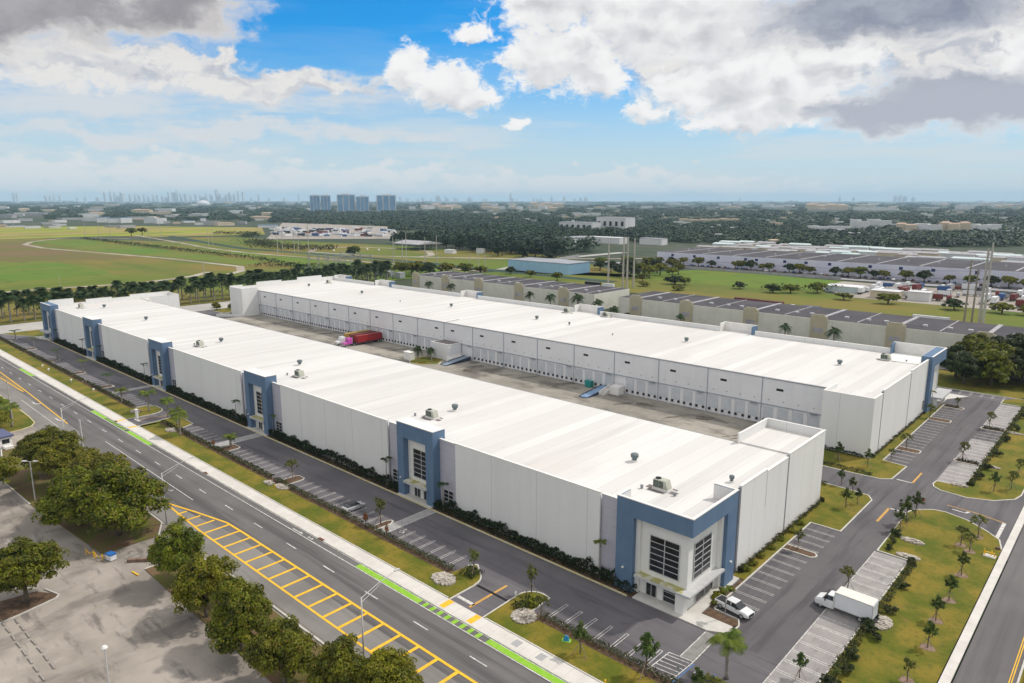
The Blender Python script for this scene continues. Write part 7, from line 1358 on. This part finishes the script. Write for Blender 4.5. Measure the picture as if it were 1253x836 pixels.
# ---- woods: single trees at the near edge, the mass behind as one object
PN = [tree_proto(71, 5.2, 6.5, 3.0, 1.5, 60, 34, M_far, .4), tree_proto(72, 5.0, 5.2, 2.6, 1.5, 60, 34, M_far, .4)]
n_ = 0
for (xa, ya, xb, yb, cnt, w) in [(-820, 640, -560, 585, 26, 14), (-700, 690, -480, 545, 24, 16), (-560, 640, -470, 560, 12, 20)]:
    for k in range(cnt):
        u = (k + rnd.random() * .6) / cnt; place(PN, k, xa + (xb - xa) * u + rnd.uniform(-w, w), ya + (yb - ya) * u + rnd.uniform(-w, w), rnd.uniform(1.0, 1.6), k, 'tall dark tree at the edge of the wood left of centre', 'trees at the near edge of the wood'); n_ += 1
def canopy(name, pts, r, h, per, label, seed):
    rng = np.random.default_rng(seed); pts = np.array(pts); r = np.array(r); h = np.array(h); k = np.repeat(np.arange(len(pts)), per)
    q = rng.normal(size=(len(k), 3)); q /= np.linalg.norm(q, axis=1, keepdims=True); q[:, 2] = np.abs(q[:, 2])
    C = np.stack([pts[k, 0] + q[:, 0] * r[k], pts[k, 1] + q[:, 1] * r[k], h[k] * (.25 + .75 * q[:, 2])], 1); N = q + rng.normal(size=q.shape) * .22 + [0, 0, .5]
    o = bpy.data.objects.new(name, quads_mesh(name, C, N, r[k] * (.34 + .34 * rng.random(len(k))), rng, M_far, .9)); col.objects.link(o); return tag(o, label, 'wood', kind='stuff')
pts = []; rr = []; hh = []
while len(pts) < 1500:
    u, v = rnd.random(), rnd.random(); xa = -1000 + 560 * u + 0; ya = 560 + 420 * v; 
    if ya < 640 - (xa + 830) * .22 + 12 or xa > -470 - (ya - 560) * .25 or (xa > -620 and ya > 720) or xa < -760 - (ya - 560) * .55: continue
    pts.append((xa, ya)); rr.append(rnd.uniform(4, 7)); hh.append(rnd.uniform(9, 19))
canopy('woodland', pts, rr, hh, 26, 'dark wood left of centre behind the oval track', 1)
pts = []; rr = []; hh = []
def lim(x): return 268 if x < 150 else 270 if x < 300 else 271 + (x - 300) * .035 if x < 480 else 282 if x < 560 else 290 if x < 690 else 295 + (x - 690) * .015 if x < 960 else 302
rnd = random.Random(77)
BA = np.array(BUILT)
for _ in range(15000):
    px = rnd.uniform(-60, 1320); lo = 246.6; py = lo + (lim(px) - lo) * rnd.random() ** .75; dd = 60 * 877 / (py - 245)
    if px < 300 and rnd.random() < .45: continue
    if px < 480 and 258 < py < 262 and rnd.random() < .3: continue
    g1 = math.sin(px * .03 + py * .9) + math.sin(px * .011 - py * .5)
    if g1 > 1.45: continue
    if ((np.abs(BA[:, 0] - px) < BA[:, 2] * .5 + 2) & (py > BA[:, 1] - 1.0) & (py < BA[:, 1] + 3.2)).any(): continue
    x, y = at(px, py); s_ = dd / 877
    if y < 918 and x > -440: continue
    pts.append((x, y)); rr.append((2.6 + 3.6 * rnd.random()) * s_ * (1.0 if dd > 1500 else 1.2)); hh.append(3.5 + rnd.random() * 5 + .2 * s_)
canopy('far_woodland', pts, rr, hh, 26, 'wooded plain stretching to the horizon', 2)
cm_ = []
for cn_, cm in cols:
    b = MB(); loft(b, [(-2.3, .3, .9, .85, .7, .6), (-1.6, .2, 1.0, .9, .75, .7), (-1.0, .2, 1.42, .9, .6, .8), (.5, .2, 1.42, .9, .6, .8), (1.2, .2, .95, .9, .75, .7), (2.3, .3, .7, .85, .7, .6)]); cm_.append((cn_, b.mesh('parked_car', cm)))
rnd = random.Random(31)
for i in range(70):
    cn_, me = rnd.choice(cm_); o = bpy.data.objects.new('parked_car', me); col.objects.link(o); o.location = (-350 + 5.6 * i + rnd.uniform(-.6, .6), 597.5 if i % 3 else 592.5, 0); o.rotation_euler = (0, 0, R(90) + rnd.uniform(-.05, .05)); tag(o, f'{cn_} car parked along the lavender warehouse under its tree row', 'car', f'{cn_} cars parked along the lavender warehouse')

# ------------------------------------------------------------------ the air between here and the horizon
for o in list(sc.objects):          # prototypes that never found a place
    if o.type == 'EMPTY' and o.get('label') == '' and o.parent is None:
        for c in list(o.children_recursive): bpy.data.objects.remove(c)
        bpy.data.objects.remove(o)
for o in sc.objects:
    if '_o' in o: del o['_o']
HAZE = 4.8e-5
if HAZE:
    hz = MB().box(-36000, 36000, -36000, 36000, -2.0, 330).build('haze', None)
    hm = bpy.data.materials.new('haze'); hm.use_nodes = True; t = NT(hm.node_tree); t.n.clear(); v = t.new('ShaderNodeVolumePrincipled'); v.inputs['Color'].default_value = (0.56, 0.79, 1.0, 1); v.inputs['Density'].default_value = HAZE; v.inputs['Anisotropy'].default_value = 0.0
    t.l.new(v.outputs[0], t.new('ShaderNodeOutputMaterial').inputs['Volume']); hz.data.materials.clear(); hz.data.materials.append(hm); tag(hz, 'thin pale haze over the whole plain', 'haze', kind='stuff')
